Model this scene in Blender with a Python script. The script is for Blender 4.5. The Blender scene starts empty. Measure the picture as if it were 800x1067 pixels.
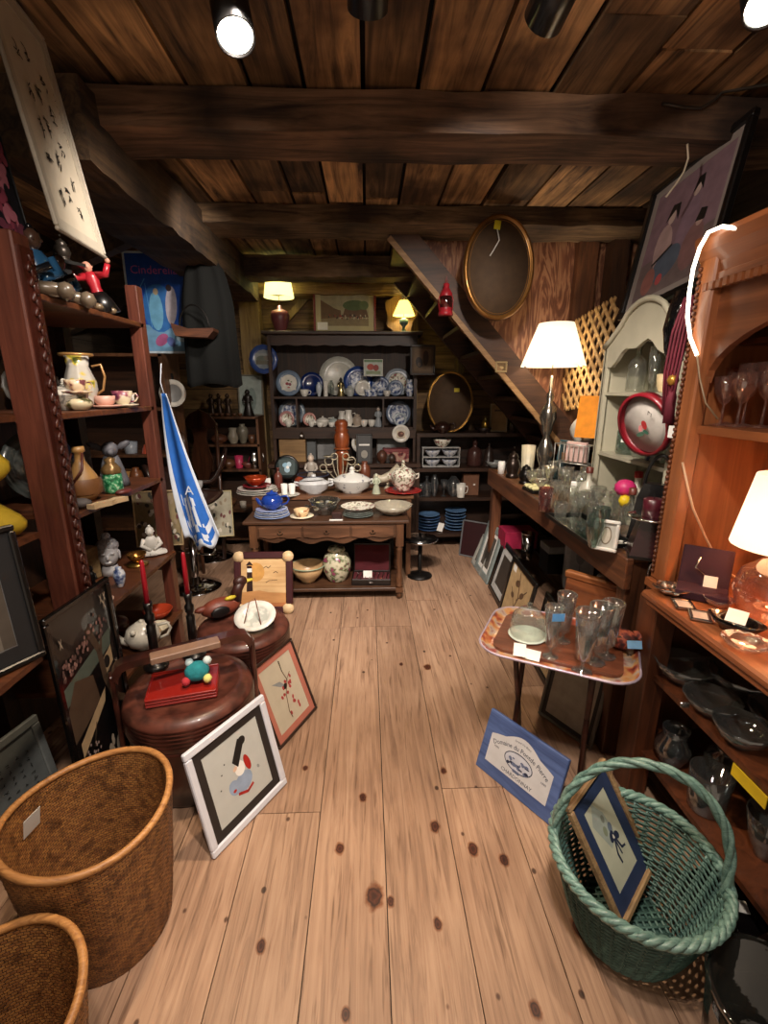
import bpy, bmesh, math, random
from mathutils import Vector, Matrix, Euler
random.seed(7)
R = math.radians
SC = bpy.context.scene
COL = SC.collection
# ------------------------------------------------------------------ camera maths
FP, CH = 480.0, 1.6
TH = math.atan(128/480.0); PH = math.atan(18*math.cos(TH)/480)
_fw = Vector((math.sin(PH)*math.cos(TH), math.cos(PH)*math.cos(TH), -math.sin(TH)))
_rt = Vector((math.cos(PH), -math.sin(PH), 0))
_up = _rt.cross(_fw)
def at(px, py, X=None, Y=None, Z=None):
    d = _fw + _rt*((px-400)/FP) - _up*((py-533.5)/FP)
    t = X/d.x if X is not None else (Y/d.y if Y is not None else (Z-CH)/d.z)
    return Vector((0, 0, CH)) + d*t
def gx(px, py, Y): return at(px, py, Y=Y).x
cam = bpy.data.cameras.new('camera'); co = bpy.data.objects.new('camera', cam); COL.objects.link(co)
co.matrix_world = Matrix((( _rt.x, _up.x, -_fw.x, 0), (_rt.y, _up.y, -_fw.y, 0), (_rt.z, _up.z, -_fw.z, CH), (0, 0, 0, 1)))
cam.sensor_fit = 'VERTICAL'; cam.sensor_height = 36; cam.lens = FP/1067*36; cam.clip_start = .02
SC.camera = co
SC.view_settings.view_transform = 'Standard'; SC.view_settings.look = 'None'
SC.cycles.transparent_max_bounces = 40; SC.view_settings.gamma = 1; SC.view_settings.exposure = 1.0; SC.view_settings.use_curve_mapping = False
# ------------------------------------------------------------------ materials
def C(h, k=1.0):
    h = h.lstrip('#'); v = [int(h[i:i+2], 16)/255 for i in (0, 2, 4)]
    return tuple((c/12.92 if c < .04045 else ((c+.055)/1.055)**2.4)*k for c in v) + (1,)
MATS = {}
def newmat(n):
    m = bpy.data.materials.new(n); m.use_nodes = True
    nt = m.node_tree; nt.nodes.clear()
    out = nt.nodes.new('ShaderNodeOutputMaterial')
    return m, nt, out
def N(nt, t, **k):
    n = nt.nodes.new(t)
    for a, b in k.items():
        if a in n.inputs: n.inputs[a].default_value = b
        else: setattr(n, a, b)
    return n
def L(nt, a, b): nt.links.new(a, b)
def ramp(nt, stops):
    r = nt.nodes.new('ShaderNodeValToRGB')
    el = r.color_ramp.elements
    while len(el) < len(stops): el.new(.5)
    for e, (p, c) in zip(el, stops): e.position = p; e.color = c if not isinstance(c, str) else C(c)
    return r
def pm(h, rough=.5, metal=0, coat=0, var=.12, scale=18, bump=0, emit=0):
    """plain material with slight mottling"""
    key = ('pm', h, rough, metal, coat, var, scale, bump, emit)
    if key in MATS: return MATS[key]
    m, nt, out = newmat('surface_%s_%d' % (h.strip('#'), len(MATS)))
    p = N(nt, 'ShaderNodeBsdfPrincipled', Roughness=rough, Metallic=metal)
    p.inputs['Coat Weight'].default_value = coat
    tc = N(nt, 'ShaderNodeTexCoord'); no = N(nt, 'ShaderNodeTexNoise', Scale=scale, Detail=3.0)
    L(nt, tc.outputs['Object'], no.inputs['Vector'])
    c = C(h); a = tuple(x*(1-var) for x in c[:3])+(1,); b = tuple(min(1, x*(1+var)) for x in c[:3])+(1,)
    r = ramp(nt, [(.35, a), (.65, b)]); L(nt, no.outputs['Fac'], r.inputs['Fac']); L(nt, r.outputs['Color'], p.inputs['Base Color'])
    if bump:
        bn = N(nt, 'ShaderNodeBump', Strength=bump, Distance=.01); L(nt, no.outputs['Fac'], bn.inputs['Height']); L(nt, bn.outputs[0], p.inputs['Normal'])
    if emit:
        L(nt, r.outputs['Color'], p.inputs['Emission Color']); p.inputs['Emission Strength'].default_value = emit
    L(nt, p.outputs[0], out.inputs[0]); MATS[key] = m; return m
def wood(h1, h2, rough=.55, axis='X', scale=1.0, coat=0, bump=.25, tone=.0, ring=1.0, dark=None):
    """grained wood along an object axis; per-board shift from the mesh attribute 'tone'"""
    key = ('wd', h1, h2, rough, axis, scale, coat, bump, tone, ring, dark)
    if key in MATS: return MATS[key]
    m, nt, out = newmat('wood_%s_%d' % (h1.strip('#'), len(MATS)))
    p = N(nt, 'ShaderNodeBsdfPrincipled', Roughness=rough); p.inputs['Coat Weight'].default_value = coat
    tc = N(nt, 'ShaderNodeTexCoord'); mp = N(nt, 'ShaderNodeMapping')
    s = {'X': (1.2, 14, 14), 'Y': (14, 1.2, 14), 'Z': (14, 14, 1.2)}[axis]
    mp.inputs['Scale'].default_value = tuple(v*scale for v in s)
    at_ = N(nt, 'ShaderNodeAttribute', attribute_name='tone')
    ml = N(nt, 'ShaderNodeMath', operation='MULTIPLY'); ml.inputs[1].default_value = 37.0
    ad = N(nt, 'ShaderNodeVectorMath', operation='ADD')
    L(nt, at_.outputs['Fac'], ml.inputs[0]); L(nt, tc.outputs['Object'], ad.inputs[0]); L(nt, ml.outputs[0], ad.inputs[1])
    L(nt, ad.outputs[0], mp.inputs['Vector'])
    no = N(nt, 'ShaderNodeTexNoise', Scale=1.6, Detail=5.0, Roughness=.62, Distortion=1.2*ring)
    L(nt, mp.outputs[0], no.inputs['Vector'])
    r = ramp(nt, [(.3, h1), (.68, h2)]); L(nt, no.outputs['Fac'], r.inputs['Fac'])
    n2 = N(nt, 'ShaderNodeTexNoise', Scale=2.3, Detail=4.0); L(nt, ad.outputs[0], n2.inputs['Vector'])
    r2 = ramp(nt, [(.32, (.45, .42, .4, 1) if dark is None else C(dark)), (.62, (1.15, 1.15, 1.15, 1))]); L(nt, n2.outputs['Fac'], r2.inputs['Fac'])
    mx = N(nt, 'ShaderNodeMix', data_type='RGBA', blend_type='MULTIPLY'); mx.inputs[0].default_value = .55 if dark is None else .9
    L(nt, r.outputs[0], mx.inputs[6]); L(nt, r2.outputs[0], mx.inputs[7])
    last = mx.outputs[2]
    if tone:
        hs = N(nt, 'ShaderNodeHueSaturation'); mr = N(nt, 'ShaderNodeMapRange')
        mr.inputs[3].default_value = 1-tone; mr.inputs[4].default_value = 1+tone
        L(nt, at_.outputs['Fac'], mr.inputs[0]); L(nt, mr.outputs[0], hs.inputs['Value']); L(nt, last, hs.inputs['Color']); last = hs.outputs[0]
    L(nt, last, p.inputs['Base Color'])
    if bump:
        bn = N(nt, 'ShaderNodeBump', Strength=bump, Distance=.004); L(nt, no.outputs['Fac'], bn.inputs['Height']); L(nt, bn.outputs[0], p.inputs['Normal'])
    L(nt, p.outputs[0], out.inputs[0]); MATS[key] = m; return m
def glassm(h='#f2f6f4', refl=.10, tint=.86, rough=.03, haze=.03):
    refl *= .6
    tint = tint**.45
    key = ('gl', h, refl, tint)
    if key in MATS: return MATS[key]
    m, nt, out = newmat('clear_glass_%d' % len(MATS))
    tr = N(nt, 'ShaderNodeBsdfTransparent'); c = C(h); tr.inputs[0].default_value = tuple(x*tint for x in c[:3])+(1,)
    gl = N(nt, 'ShaderNodeBsdfGlossy', Roughness=rough); gl.inputs[0].default_value = (1, 1, 1, 1)
    lw = N(nt, 'ShaderNodeLayerWeight', Blend=.35); mr = N(nt, 'ShaderNodeMapRange'); mr.inputs[3].default_value = refl; mr.inputs[4].default_value = .6
    tc = N(nt, 'ShaderNodeTexCoord'); no = N(nt, 'ShaderNodeTexNoise', Scale=60.0); bn = N(nt, 'ShaderNodeBump', Strength=.15, Distance=.002)
    L(nt, tc.outputs['Object'], no.inputs['Vector']); L(nt, no.outputs['Fac'], bn.inputs['Height']); L(nt, bn.outputs[0], gl.inputs['Normal'])
    L(nt, lw.outputs['Facing'], mr.inputs[0]); mx = N(nt, 'ShaderNodeMixShader')
    L(nt, mr.outputs[0], mx.inputs[0]); L(nt, tr.outputs[0], mx.inputs[1]); L(nt, gl.outputs[0], mx.inputs[2]); df = N(nt, 'ShaderNodeBsdfDiffuse'); df.inputs[0].default_value = C(h); m2 = N(nt, 'ShaderNodeMixShader'); m2.inputs[0].default_value = haze
    L(nt, mx.outputs[0], m2.inputs[1]); L(nt, df.outputs[0], m2.inputs[2]); L(nt, m2.outputs[0], out.inputs[0])
    MATS[key] = m; return m
def shadem(h, e):
    m, nt, out = newmat('lamp_shade_cloth_%d' % len(MATS)); MATS[m.name] = m
    d = N(nt, 'ShaderNodeBsdfDiffuse'); d.inputs[0].default_value = C(h)
    t = N(nt, 'ShaderNodeBsdfTranslucent'); t.inputs[0].default_value = C(h)
    em = N(nt, 'ShaderNodeEmission', Strength=e); em.inputs[0].default_value = C(h)
    mx = N(nt, 'ShaderNodeMixShader'); mx.inputs[0].default_value = .5; ad = N(nt, 'ShaderNodeAddShader')
    L(nt, d.outputs[0], mx.inputs[1]); L(nt, t.outputs[0], mx.inputs[2]); L(nt, mx.outputs[0], ad.inputs[0]); L(nt, em.outputs[0], ad.inputs[1]); L(nt, ad.outputs[0], out.inputs[0])
    return m
def emitm(h, e):
    m, nt, out = newmat('lit_bulb_%d' % len(MATS)); MATS[m.name] = m
    em = N(nt, 'ShaderNodeEmission', Strength=e); em.inputs[0].default_value = C(h); L(nt, em.outputs[0], out.inputs[0]); return m
def voro(name, stops, scale=40, rough=.35, coat=.3, warp=0, bump=0):
    """blotchy pattern: china transfers, tortoiseshell, blossoms"""
    key = ('vo', name)
    if key in MATS: return MATS[key]
    m, nt, out = newmat(name)
    p = N(nt, 'ShaderNodeBsdfPrincipled', Roughness=rough); p.inputs['Coat Weight'].default_value = coat
    tc = N(nt, 'ShaderNodeTexCoord'); no = N(nt, 'ShaderNodeTexNoise', Scale=scale, Detail=2.5, Distortion=warp)
    L(nt, tc.outputs['Object'], no.inputs['Vector'])
    r = ramp(nt, stops); L(nt, no.outputs['Fac'], r.inputs['Fac']); L(nt, r.outputs[0], p.inputs['Base Color'])
    if bump:
        bn = N(nt, 'ShaderNodeBump', Strength=bump, Distance=.01); L(nt, no.outputs['Fac'], bn.inputs['Height']); L(nt, bn.outputs[0], p.inputs['Normal'])
    L(nt, p.outputs[0], out.inputs[0]); MATS[key] = m; return m
# palette
WHITE = pm('#d9d6cc', .25, coat=.4); CREAM = pm('#d8ccb0', .35); BLACK = pm('#0c0b0b', .35, coat=.3); PAPER = pm('#e8e6e0', .8, var=.04)
DKW = wood('#1a100a', '#3a2417', .5); MIDW = wood('#3c2013', '#6b3d22', .45); REDW = wood('#45221a', '#6e3c2c', .45, 'Z', coat=.12)
BRASS = pm('#b98a3a', .28, 1); CHROME = pm('#d5d7da', .08, 1, var=.02); SILVER = pm('#b9b8b4', .2, 1); GLASS = glassm()
IRON = pm('#191614', .45, .6); GOLD = pm('#a8742c', .32, .9); TERRA = pm('#a14a26', .5); BLUE = pm('#1c3a8c', .15, coat=.6)
BLUEWHITE = voro('blue_and_white_china', [(.40, '#2c3f6e'), (.50, '#8f9db8'), (.56, '#d5d8dc')], 34)
FLORAL = voro('floral_china', [(.36, '#9a4f5e'), (.43, '#6f7f54'), (.50, '#e3ded0')], 42)
# ------------------------------------------------------------------ mesh builder
class M:
    def __init__(s): s.bm = bmesh.new(); s.mi = 0; s.tone = s.bm.faces.layers.float.new('tone'); s.tv = 0.0; s.smooth = False
    def _f(s, vs, smooth=None):
        try: f = s.bm.faces.new(vs)
        except ValueError: return None
        f.material_index = s.mi; f[s.tone] = s.tv; f.smooth = s.smooth if smooth is None else smooth; return f
    def box(s, c, d, r=None, bev=0, jit=0, sub=1):
        c = Vector(c); Rm = Euler(r).to_matrix() if r else None
        hx, hy, hz = (v/2 for v in d)
        if bev:
            b = min(bev, hx*.9, hy*.9, hz*.9); vs = {}
            P = []
            for sx in (-1, 1):
                for sy in (-1, 1):
                    for sz in (-1, 1):
                        for k in range(3):
                            v = [sx*hx, sy*hy, sz*hz]
                            for j in range(3):
                                if j != k: v[j] -= (sx, sy, sz)[j]*b
                            v = Vector(v); v = Rm @ v if Rm else v; vs[(sx, sy, sz, k)] = s.bm.verts.new(c+v)
            for k in range(3):
                o = [(0, 1, 2), (1, 2, 0), (2, 0, 1)][k]
                for sg in (-1, 1):
                    q = []
                    for a, b2 in ((-1, -1), (1, -1), (1, 1), (-1, 1)):
                        t = [0, 0, 0]; t[o[0]] = sg; t[o[1]] = a; t[o[2]] = b2; q.append(vs[(*t, k)])
                    if sg < 0: q.reverse()
                    s._f(q)
            for sx in (-1, 1):
                for sy in (-1, 1):
                    for sz in (-1, 1): s._f([vs[(sx, sy, sz, k)] for k in range(3)])
            for k in range(3):
                o = [(0, 1, 2), (1, 2, 0), (2, 0, 1)][k]
                for a in (-1, 1):
                    for b2 in (-1, 1):
                        t0 = [0, 0, 0]; t0[o[1]] = a; t0[o[2]] = b2; t1 = list(t0); t0[o[0]] = -1; t1[o[0]] = 1
                        s._f([vs[(*t0, o[1])], vs[(*t1, o[1])], vs[(*t1, o[2])], vs[(*t0, o[2])]])
            return s
        n = [1, 1, 1]
        if sub > 1: n[max(range(3), key=lambda i: d[i])] = sub
        G = {}
        def g(i, j, k):
            if (i, j, k) not in G:
                v = Vector((-hx+d[0]*i/n[0], -hy+d[1]*j/n[1], -hz+d[2]*k/n[2]))
                if jit: v += Vector([random.uniform(-jit, jit) for _ in range(3)])
                if Rm: v = Rm @ v
                G[(i, j, k)] = s.bm.verts.new(c+v)
            return G[(i, j, k)]
        for i in range(n[0]):
            for j in range(n[1]): s._f([g(i, j, 0), g(i, j+1, 0), g(i+1, j+1, 0), g(i+1, j, 0)]); s._f([g(i, j, n[2]), g(i+1, j, n[2]), g(i+1, j+1, n[2]), g(i, j+1, n[2])])
            for k in range(n[2]): s._f([g(i, 0, k), g(i+1, 0, k), g(i+1, 0, k+1), g(i, 0, k+1)]); s._f([g(i, n[1], k), g(i, n[1], k+1), g(i+1, n[1], k+1), g(i+1, n[1], k)])
        for j in range(n[1]):
            for k in range(n[2]): s._f([g(0, j, k), g(0, j, k+1), g(0, j+1, k+1), g(0, j+1, k)]); s._f([g(n[0], j, k), g(n[0], j+1, k), g(n[0], j+1, k+1), g(n[0], j, k+1)])
        return s
    def bb(s, x0, x1, y0, y1, z0, z1, **k): return s.box(((x0+x1)/2, (y0+y1)/2, (z0+z1)/2), (abs(x1-x0), abs(y1-y0), abs(z1-z0)), **k)
    def lathe(s, prof, c=(0, 0, 0), n=20, sx=1, sy=1, rot=None, flute=0, nf=0):
        """prof: [(r,z[,mi])]; surface of revolution"""
        c = Vector(c); Rm = Euler(rot).to_matrix() if rot else None; rings = []
        for q in prof:
            r, z = q[0], q[1]
            if r < 1e-6: v = Vector((0, 0, z)); rings.append([s.bm.verts.new(c+(Rm @ v if Rm else v))]); continue
            ring = []
            for i in range(n):
                a = 2*math.pi*i/n; rr = r*(1+flute*math.cos(nf*a)) if flute else r
                v = Vector((rr*math.cos(a)*sx, rr*math.sin(a)*sy, z)); ring.append(s.bm.verts.new(c+(Rm @ v if Rm else v)))
            rings.append(ring)
        m0 = s.mi
        for k in range(len(rings)-1):
            a, b = rings[k], rings[k+1]
            if len(prof[k+1]) > 2: s.mi = prof[k+1][2]
            for i in range(n):
                j = (i+1) % n
                if len(a) == 1 and len(b) == 1: break
                if len(a) == 1: s._f([a[0], b[j], b[i]], True)
                elif len(b) == 1: s._f([a[i], a[j], b[0]], True)
                else: s._f([a[i], a[j], b[j], b[i]], True)
        s.mi = m0; return s
    def ball(s, c, r, n=12, sc=(1, 1, 1), rot=None):
        c = Vector(c); Rm = Euler(rot).to_matrix() if rot else None; rings = []
        h = n//2
        for k in range(h+1):
            t = math.pi*k/h
            if k in (0, h): v = Vector((0, 0, -r*math.cos(t)*sc[2])); rings.append([s.bm.verts.new(c+(Rm @ v if Rm else v))]); continue
            ring = []
            for i in range(n):
                a = 2*math.pi*i/n; v = Vector((r*math.sin(t)*math.cos(a)*sc[0], r*math.sin(t)*math.sin(a)*sc[1], -r*math.cos(t)*sc[2])); ring.append(s.bm.verts.new(c+(Rm @ v if Rm else v)))
            rings.append(ring)
        for k in range(h):
            a, b = rings[k], rings[k+1]
            for i in range(n):
                j = (i+1) % n
                if len(a) == 1: s._f([a[0], b[j], b[i]], True)
                elif len(b) == 1: s._f([a[i], a[j], b[0]], True)
                else: s._f([a[i], a[j], b[j], b[i]], True)
        return s
    def tube(s, pts, r, n=8, closed=False, flat=1.0):
        """swept tube; r number or list"""
        P = [Vector(p) for p in pts]; m = len(P); rr = r if isinstance(r, (list, tuple)) else [r]*m
        rings = []; prev = None
        for i, p in enumerate(P):
            if closed: t = (P[(i+1) % m]-P[i-1])
            else: t = P[min(i+1, m-1)]-P[max(i-1, 0)]
            t.normalize()
            if prev is None: u = t.cross(Vector((0, 0, 1))); u = t.cross(Vector((1, 0, 0))) if u.length < .1 else u
            else: u = prev - t*prev.dot(t)
            u.normalize(); prev = u; w = t.cross(u)
            rings.append([s.bm.verts.new(p+(u*math.cos(2*math.pi*k/n)*flat+w*math.sin(2*math.pi*k/n))*rr[i]) for k in range(n)])
        for i in range(m if closed else m-1):
            a, b = rings[i], rings[(i+1) % m]
            for k in range(n): j = (k+1) % n; s._f([a[k], a[j], b[j], b[k]], True)
        if not closed: s._f(rings[0][::-1], False); s._f(rings[-1], False)
        return s
    def prism(s, pts, d, M4=None, axis='Y'):
        """2D outline (x,z) extruded by d along +Y (or (y,z) along X, (x,y) along Z)"""
        def v(p, o):
            q = {'Y': Vector((p[0], o, p[1])), 'X': Vector((o, p[0], p[1])), 'Z': Vector((p[0], p[1], o))}[axis]
            return s.bm.verts.new(M4 @ q if M4 else q)
        A = [v(p, 0) for p in pts]; B = [v(p, d) for p in pts]
        s._f(A); s._f(B[::-1]); n = len(A)
        for i in range(n): s._f([A[i], B[i], B[(i+1) % n], A[(i+1) % n]])
        return s
    def poly(s, pts, y=0): s._f([s.bm.verts.new((p[0], y, p[1])) for p in pts]); return s
    def grid(s, fn, nu, nv, closed=False):
        V = [[s.bm.verts.new(fn(i/nu, j/nv)) for j in range(nv+1)] for i in range(nu if closed else nu+1)]
        for i in range(nu):
            for j in range(nv):
                i2 = (i+1) % nu if closed else i+1
                s._f([V[i][j], V[i2][j], V[i2][j+1], V[i][j+1]], True)
        return s
    def obj(s, name, mats, parent=None, loc=None, rot=None, solid=0, noflip=False):
        if not noflip: bmesh.ops.recalc_face_normals(s.bm, faces=s.bm.faces)
        me = bpy.data.meshes.new(name); s.bm.to_mesh(me); s.bm.free()
        for m in (mats if isinstance(mats, (list, tuple)) else [mats]): me.materials.append(m)
        o = bpy.data.objects.new(name, me); COL.objects.link(o)
        if parent: o.parent = parent
        if loc is not None: o.location = loc
        if rot is not None: o.rotation_euler = rot
        if solid: md = o.modifiers.new('thickness', 'SOLIDIFY'); md.thickness = solid; md.offset = 0
        return o
def tag(o, label, cat, group=None):
    o['label'] = label; o['category'] = cat
    if group: o['group'] = group
    return o
def thing(name, label, cat, loc=(0, 0, 0), rot=None, group=None):
    o = bpy.data.objects.new(name, None); COL.objects.link(o); o.location = loc; o.empty_display_size = .05
    if rot is not None: o.rotation_euler = rot if not isinstance(rot, (int, float)) else (0, 0, rot)
    return tag(o, label, cat, group)
def struct(o): o['kind'] = 'structure'; return o
def arc(c, r, a0, a1, n, plane='XZ', ry=None):
    ry = ry or r; out = []
    for i in range(n+1):
        a = R(a0+(a1-a0)*i/n); u, v = r*math.cos(a), ry*math.sin(a)
        out.append({'XZ': (c[0]+u, c[1], c[2]+v), 'XY': (c[0]+u, c[1]+v, c[2]), 'YZ': (c[0], c[1]+u, c[2]+v)}[plane])
    return out
# ================================================================== THE ROOM
CEIL = 2.7
# floor boards run along Y, seams at measured places
FLM = None
def floor_mat():
    m, nt, out = newmat('pine_floor_boards')
    p = N(nt, 'ShaderNodeBsdfPrincipled', Roughness=.48)
    tc = N(nt, 'ShaderNodeTexCoord'); at_ = N(nt, 'ShaderNodeAttribute', attribute_name='tone')
    ml = N(nt, 'ShaderNodeMath', operation='MULTIPLY'); ml.inputs[1].default_value = 91.0; L(nt, at_.outputs['Fac'], ml.inputs[0])
    ad = N(nt, 'ShaderNodeVectorMath', operation='ADD'); L(nt, tc.outputs['Object'], ad.inputs[0]); L(nt, ml.outputs[0], ad.inputs[1])
    mp = N(nt, 'ShaderNodeMapping'); mp.inputs['Scale'].default_value = (22, 1.1, 1); L(nt, ad.outputs[0], mp.inputs[0])
    no = N(nt, 'ShaderNodeTexNoise', Scale=1.5, Detail=6.0, Roughness=.65, Distortion=1.5); L(nt, mp.outputs[0], no.inputs['Vector'])
    r = ramp(nt, [(.28, '#7d614f'), (.5, '#a5846b'), (.72, '#b6967c')]); L(nt, no.outputs['Fac'], r.inputs[0])
    # fine long dark scratches
    mp2 = N(nt, 'ShaderNodeMapping'); mp2.inputs['Scale'].default_value = (60, 3.5, 1); L(nt, ad.outputs[0], mp2.inputs[0])
    n3 = N(nt, 'ShaderNodeTexNoise', Scale=1.2, Detail=3.0); L(nt, mp2.outputs[0], n3.inputs['Vector'])
    r3 = ramp(nt, [(.30, (.38, .32, .28, 1)), (.40, (1, 1, 1, 1))]); L(nt, n3.outputs['Fac'], r3.inputs[0])
    m1 = N(nt, 'ShaderNodeMix', data_type='RGBA', blend_type='MULTIPLY'); m1.inputs[0].default_value = .7; L(nt, r.outputs[0], m1.inputs[6]); L(nt, r3.outputs[0], m1.inputs[7])
    # worn grey patches
    n4 = N(nt, 'ShaderNodeTexNoise', Scale=1.8, Detail=4.0); L(nt, ad.outputs[0], n4.inputs['Vector'])
    r4 = ramp(nt, [(.35, (.72, .68, .66, 1)), (.6, (1.05, 1.05, 1.05, 1))]); L(nt, n4.outputs['Fac'], r4.inputs[0])
    m2 = N(nt, 'ShaderNodeMix', data_type='RGBA', blend_type='MULTIPLY'); m2.inputs[0].default_value = .8; L(nt, m1.outputs[2], m2.inputs[6]); L(nt, r4.outputs[0], m2.inputs[7])
    # scattered small knots and nail holes
    mp3 = N(nt, 'ShaderNodeMapping'); mp3.inputs['Scale'].default_value = (1.35, 1, 1); L(nt, ad.outputs[0], mp3.inputs[0])
    vo = N(nt, 'ShaderNodeTexVoronoi', Scale=6.5, Randomness=1.0); L(nt, mp3.outputs[0], vo.inputs['Vector'])
    rk = ramp(nt, [(.035, '#2e1a12'), (.06, '#6a4129'), (.085, (1, 1, 1, 1))]); L(nt, vo.outputs['Distance'], rk.inputs[0])
    m3 = N(nt, 'ShaderNodeMix', data_type='RGBA', blend_type='MULTIPLY'); m3.inputs[0].default_value = .85; L(nt, m2.outputs[2], m3.inputs[6]); L(nt, rk.outputs[0], m3.inputs[7])
    # the larger knots seen in the photograph
    last = None
    for px, py, rr in [(378, 831, .016), (354, 884, .017), (390, 934, .03), (453, 861, .019), (493, 885, .02), (525, 896, .018), (456, 963, .014), (272, 986, .015), (462, 803, .014), (407, 940, .013), (445, 695, .022), (602, 967, .02), (360, 1057, .013), (558, 1052, .016), (418, 692, .012), (318, 800, .012)]:
        q = at(px, py, Z=0)
        sb = N(nt, 'ShaderNodeVectorMath', operation='SUBTRACT'); sb.inputs[1].default_value = q; L(nt, tc.outputs['Object'], sb.inputs[0])
        sc = N(nt, 'ShaderNodeVectorMath', operation='MULTIPLY'); sc.inputs[1].default_value = (1/rr, .8/rr, 1/rr); sc.inputs[1].default_value = (1.25/rr, .85/rr, 1/rr); L(nt, sb.outputs[0], sc.inputs[0])
        ln = N(nt, 'ShaderNodeVectorMath', operation='LENGTH'); L(nt, sc.outputs[0], ln.inputs[0])
        if last is None: last = ln.outputs['Value']
        else:
            mn = N(nt, 'ShaderNodeMath', operation='MINIMUM'); L(nt, last, mn.inputs[0]); L(nt, ln.outputs['Value'], mn.inputs[1]); last = mn.outputs[0]
    jt = N(nt, 'ShaderNodeMath', operation='ADD'); n5 = N(nt, 'ShaderNodeTexNoise', Scale=40.0); L(nt, tc.outputs['Object'], n5.inputs['Vector'])
    L(nt, last, jt.inputs[0]); mm = N(nt, 'ShaderNodeMath', operation='MULTIPLY_ADD'); mm.inputs[1].default_value = .9; mm.inputs[2].default_value = -.45; L(nt, n5.outputs['Fac'], mm.inputs[0]); L(nt, mm.outputs[0], jt.inputs[1])
    ms = N(nt, 'ShaderNodeMath', operation='MULTIPLY'); ms.inputs[1].default_value = .5; L(nt, jt.outputs[0], ms.inputs[0])
    rb = ramp(nt, [(.1, '#5a3428'), (.28, '#8a5a44'), (.40, '#4a2c20'), (.52, '#c9a48a'), (.72, (1, 1, 1, 1))]); L(nt, ms.outputs[0], rb.inputs[0])
    m4 = N(nt, 'ShaderNodeMix', data_type='RGBA', blend_type='MULTIPLY'); m4.inputs[0].default_value = 1; L(nt, m3.outputs[2], m4.inputs[6]); L(nt, rb.outputs[0], m4.inputs[7])
    hs = N(nt, 'ShaderNodeHueSaturation'); mr = N(nt, 'ShaderNodeMapRange'); mr.inputs[3].default_value = .9; mr.inputs[4].default_value = 1.1
    L(nt, at_.outputs['Fac'], mr.inputs[0]); L(nt, mr.outputs[0], hs.inputs['Value']); L(nt, m4.outputs[2], hs.inputs['Color'])
    L(nt, hs.outputs[0], p.inputs['Base Color'])
    bn = N(nt, 'ShaderNodeBump', Strength=.2, Distance=.004); L(nt, no.outputs['Fac'], bn.inputs['Height']); L(nt, bn.outputs[0], p.inputs['Normal'])
    L(nt, p.outputs[0], out.inputs[0]); return m
fl = M(); xs = [-2.4, -2.15, -1.9, -1.66, -1.42, -1.18, -.94, -.69, -.447, -.196, .05, .295, .548, .8, 1.05, 1.3, 1.55, 1.8, 2.1]
joints = {8: [1.449, 2.88], 9: [2.9], 10: [.4, 2.9], 11: [1.54, 3.3], 12: [1.54], 7: [2.4], 13: [2.2]}
for i in range(len(xs)-1):
    ys = [-1.2]+joints.get(i, [random.uniform(.8, 3.5)])+[5.2]
    for a, b in zip(ys, ys[1:]):
        fl.tv = random.random(); fl.bb(xs[i]+.0016, xs[i+1]-.0016, a+.0015, b-.0015, -.03, 0)
fl.tv = 0; fl.mi = 1; fl.bb(-2.4, 2.1, -1.2, 5.2, -.06, -.012)
struct(fl.obj('floor', [floor_mat(), pm('#120a06', .9)]))
# ceiling boards along Y
CLM = wood('#33221a', '#c09666', .75, 'Y', .8, tone=.5, dark='#57443a', bump=.6)
cl = M(); x = -2.4; k = 0
while x < 2.1:
    w = random.uniform(.2, .29); ys = [-1.2, random.uniform(1.2, 1.9), random.uniform(3.0, 3.6), 5.2]
    for a, b in zip(ys, ys[1:]):
        cl.tv = random.random(); dz = random.uniform(0, .012); cl.bb(x+.009, min(x+w, 2.1)-.009, a, b, CEIL+dz, CEIL+.03+dz)
    x += w
cl.mi = 1; cl.bb(-2.4, 2.1, -1.2, 5.2, CEIL+.045, CEIL+.08)
struct(cl.obj('ceiling', [CLM, pm('#0d0805', .9)]))
BEAMM = wood('#33241a', '#8c7253', .8, 'X', .9, bump=1.0, dark='#5a4838'); BEAMY = wood('#1d130c', '#5c462e', .8, 'Y', .9, bump=1.0, dark='#5a4838')
def beam(n, x0, x1, y0, y1, z0, z1, m=BEAMM, sub=26, jit=.006):
    b = M(); b.bb(x0, x1, y0, y1, z0, z1, sub=sub, jit=jit); return struct(b.obj(n, m))
beam('trim_1', -2.35, 2.05, 2.1, 2.35, 2.562, 2.70, wood('#2b1b13', '#84644a', .8, 'X', .9, bump=1.0, dark='#4f3d30'))
beam('trim_2', -1.2, 2.05, 3.24, 3.58, 2.60, 2.70)
beam('trim_3', -1.2, .5, 4.2, 4.42, 2.50, 2.66)
beam('trim_4', -1.1, .75, 4.75, 5.0, 2.47, 2.56, wood('#5a452c', '#a58a5e', .8, 'X', .9, bump=.8))
beam('trim_5', -1.36, -1.0, 1.98, 4.75, 2.40, 2.66, BEAMY, 30, .007)
beam('trim_6', -2.3, -1.3, 4.1, 4.3, 2.35, 2.5)
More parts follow.
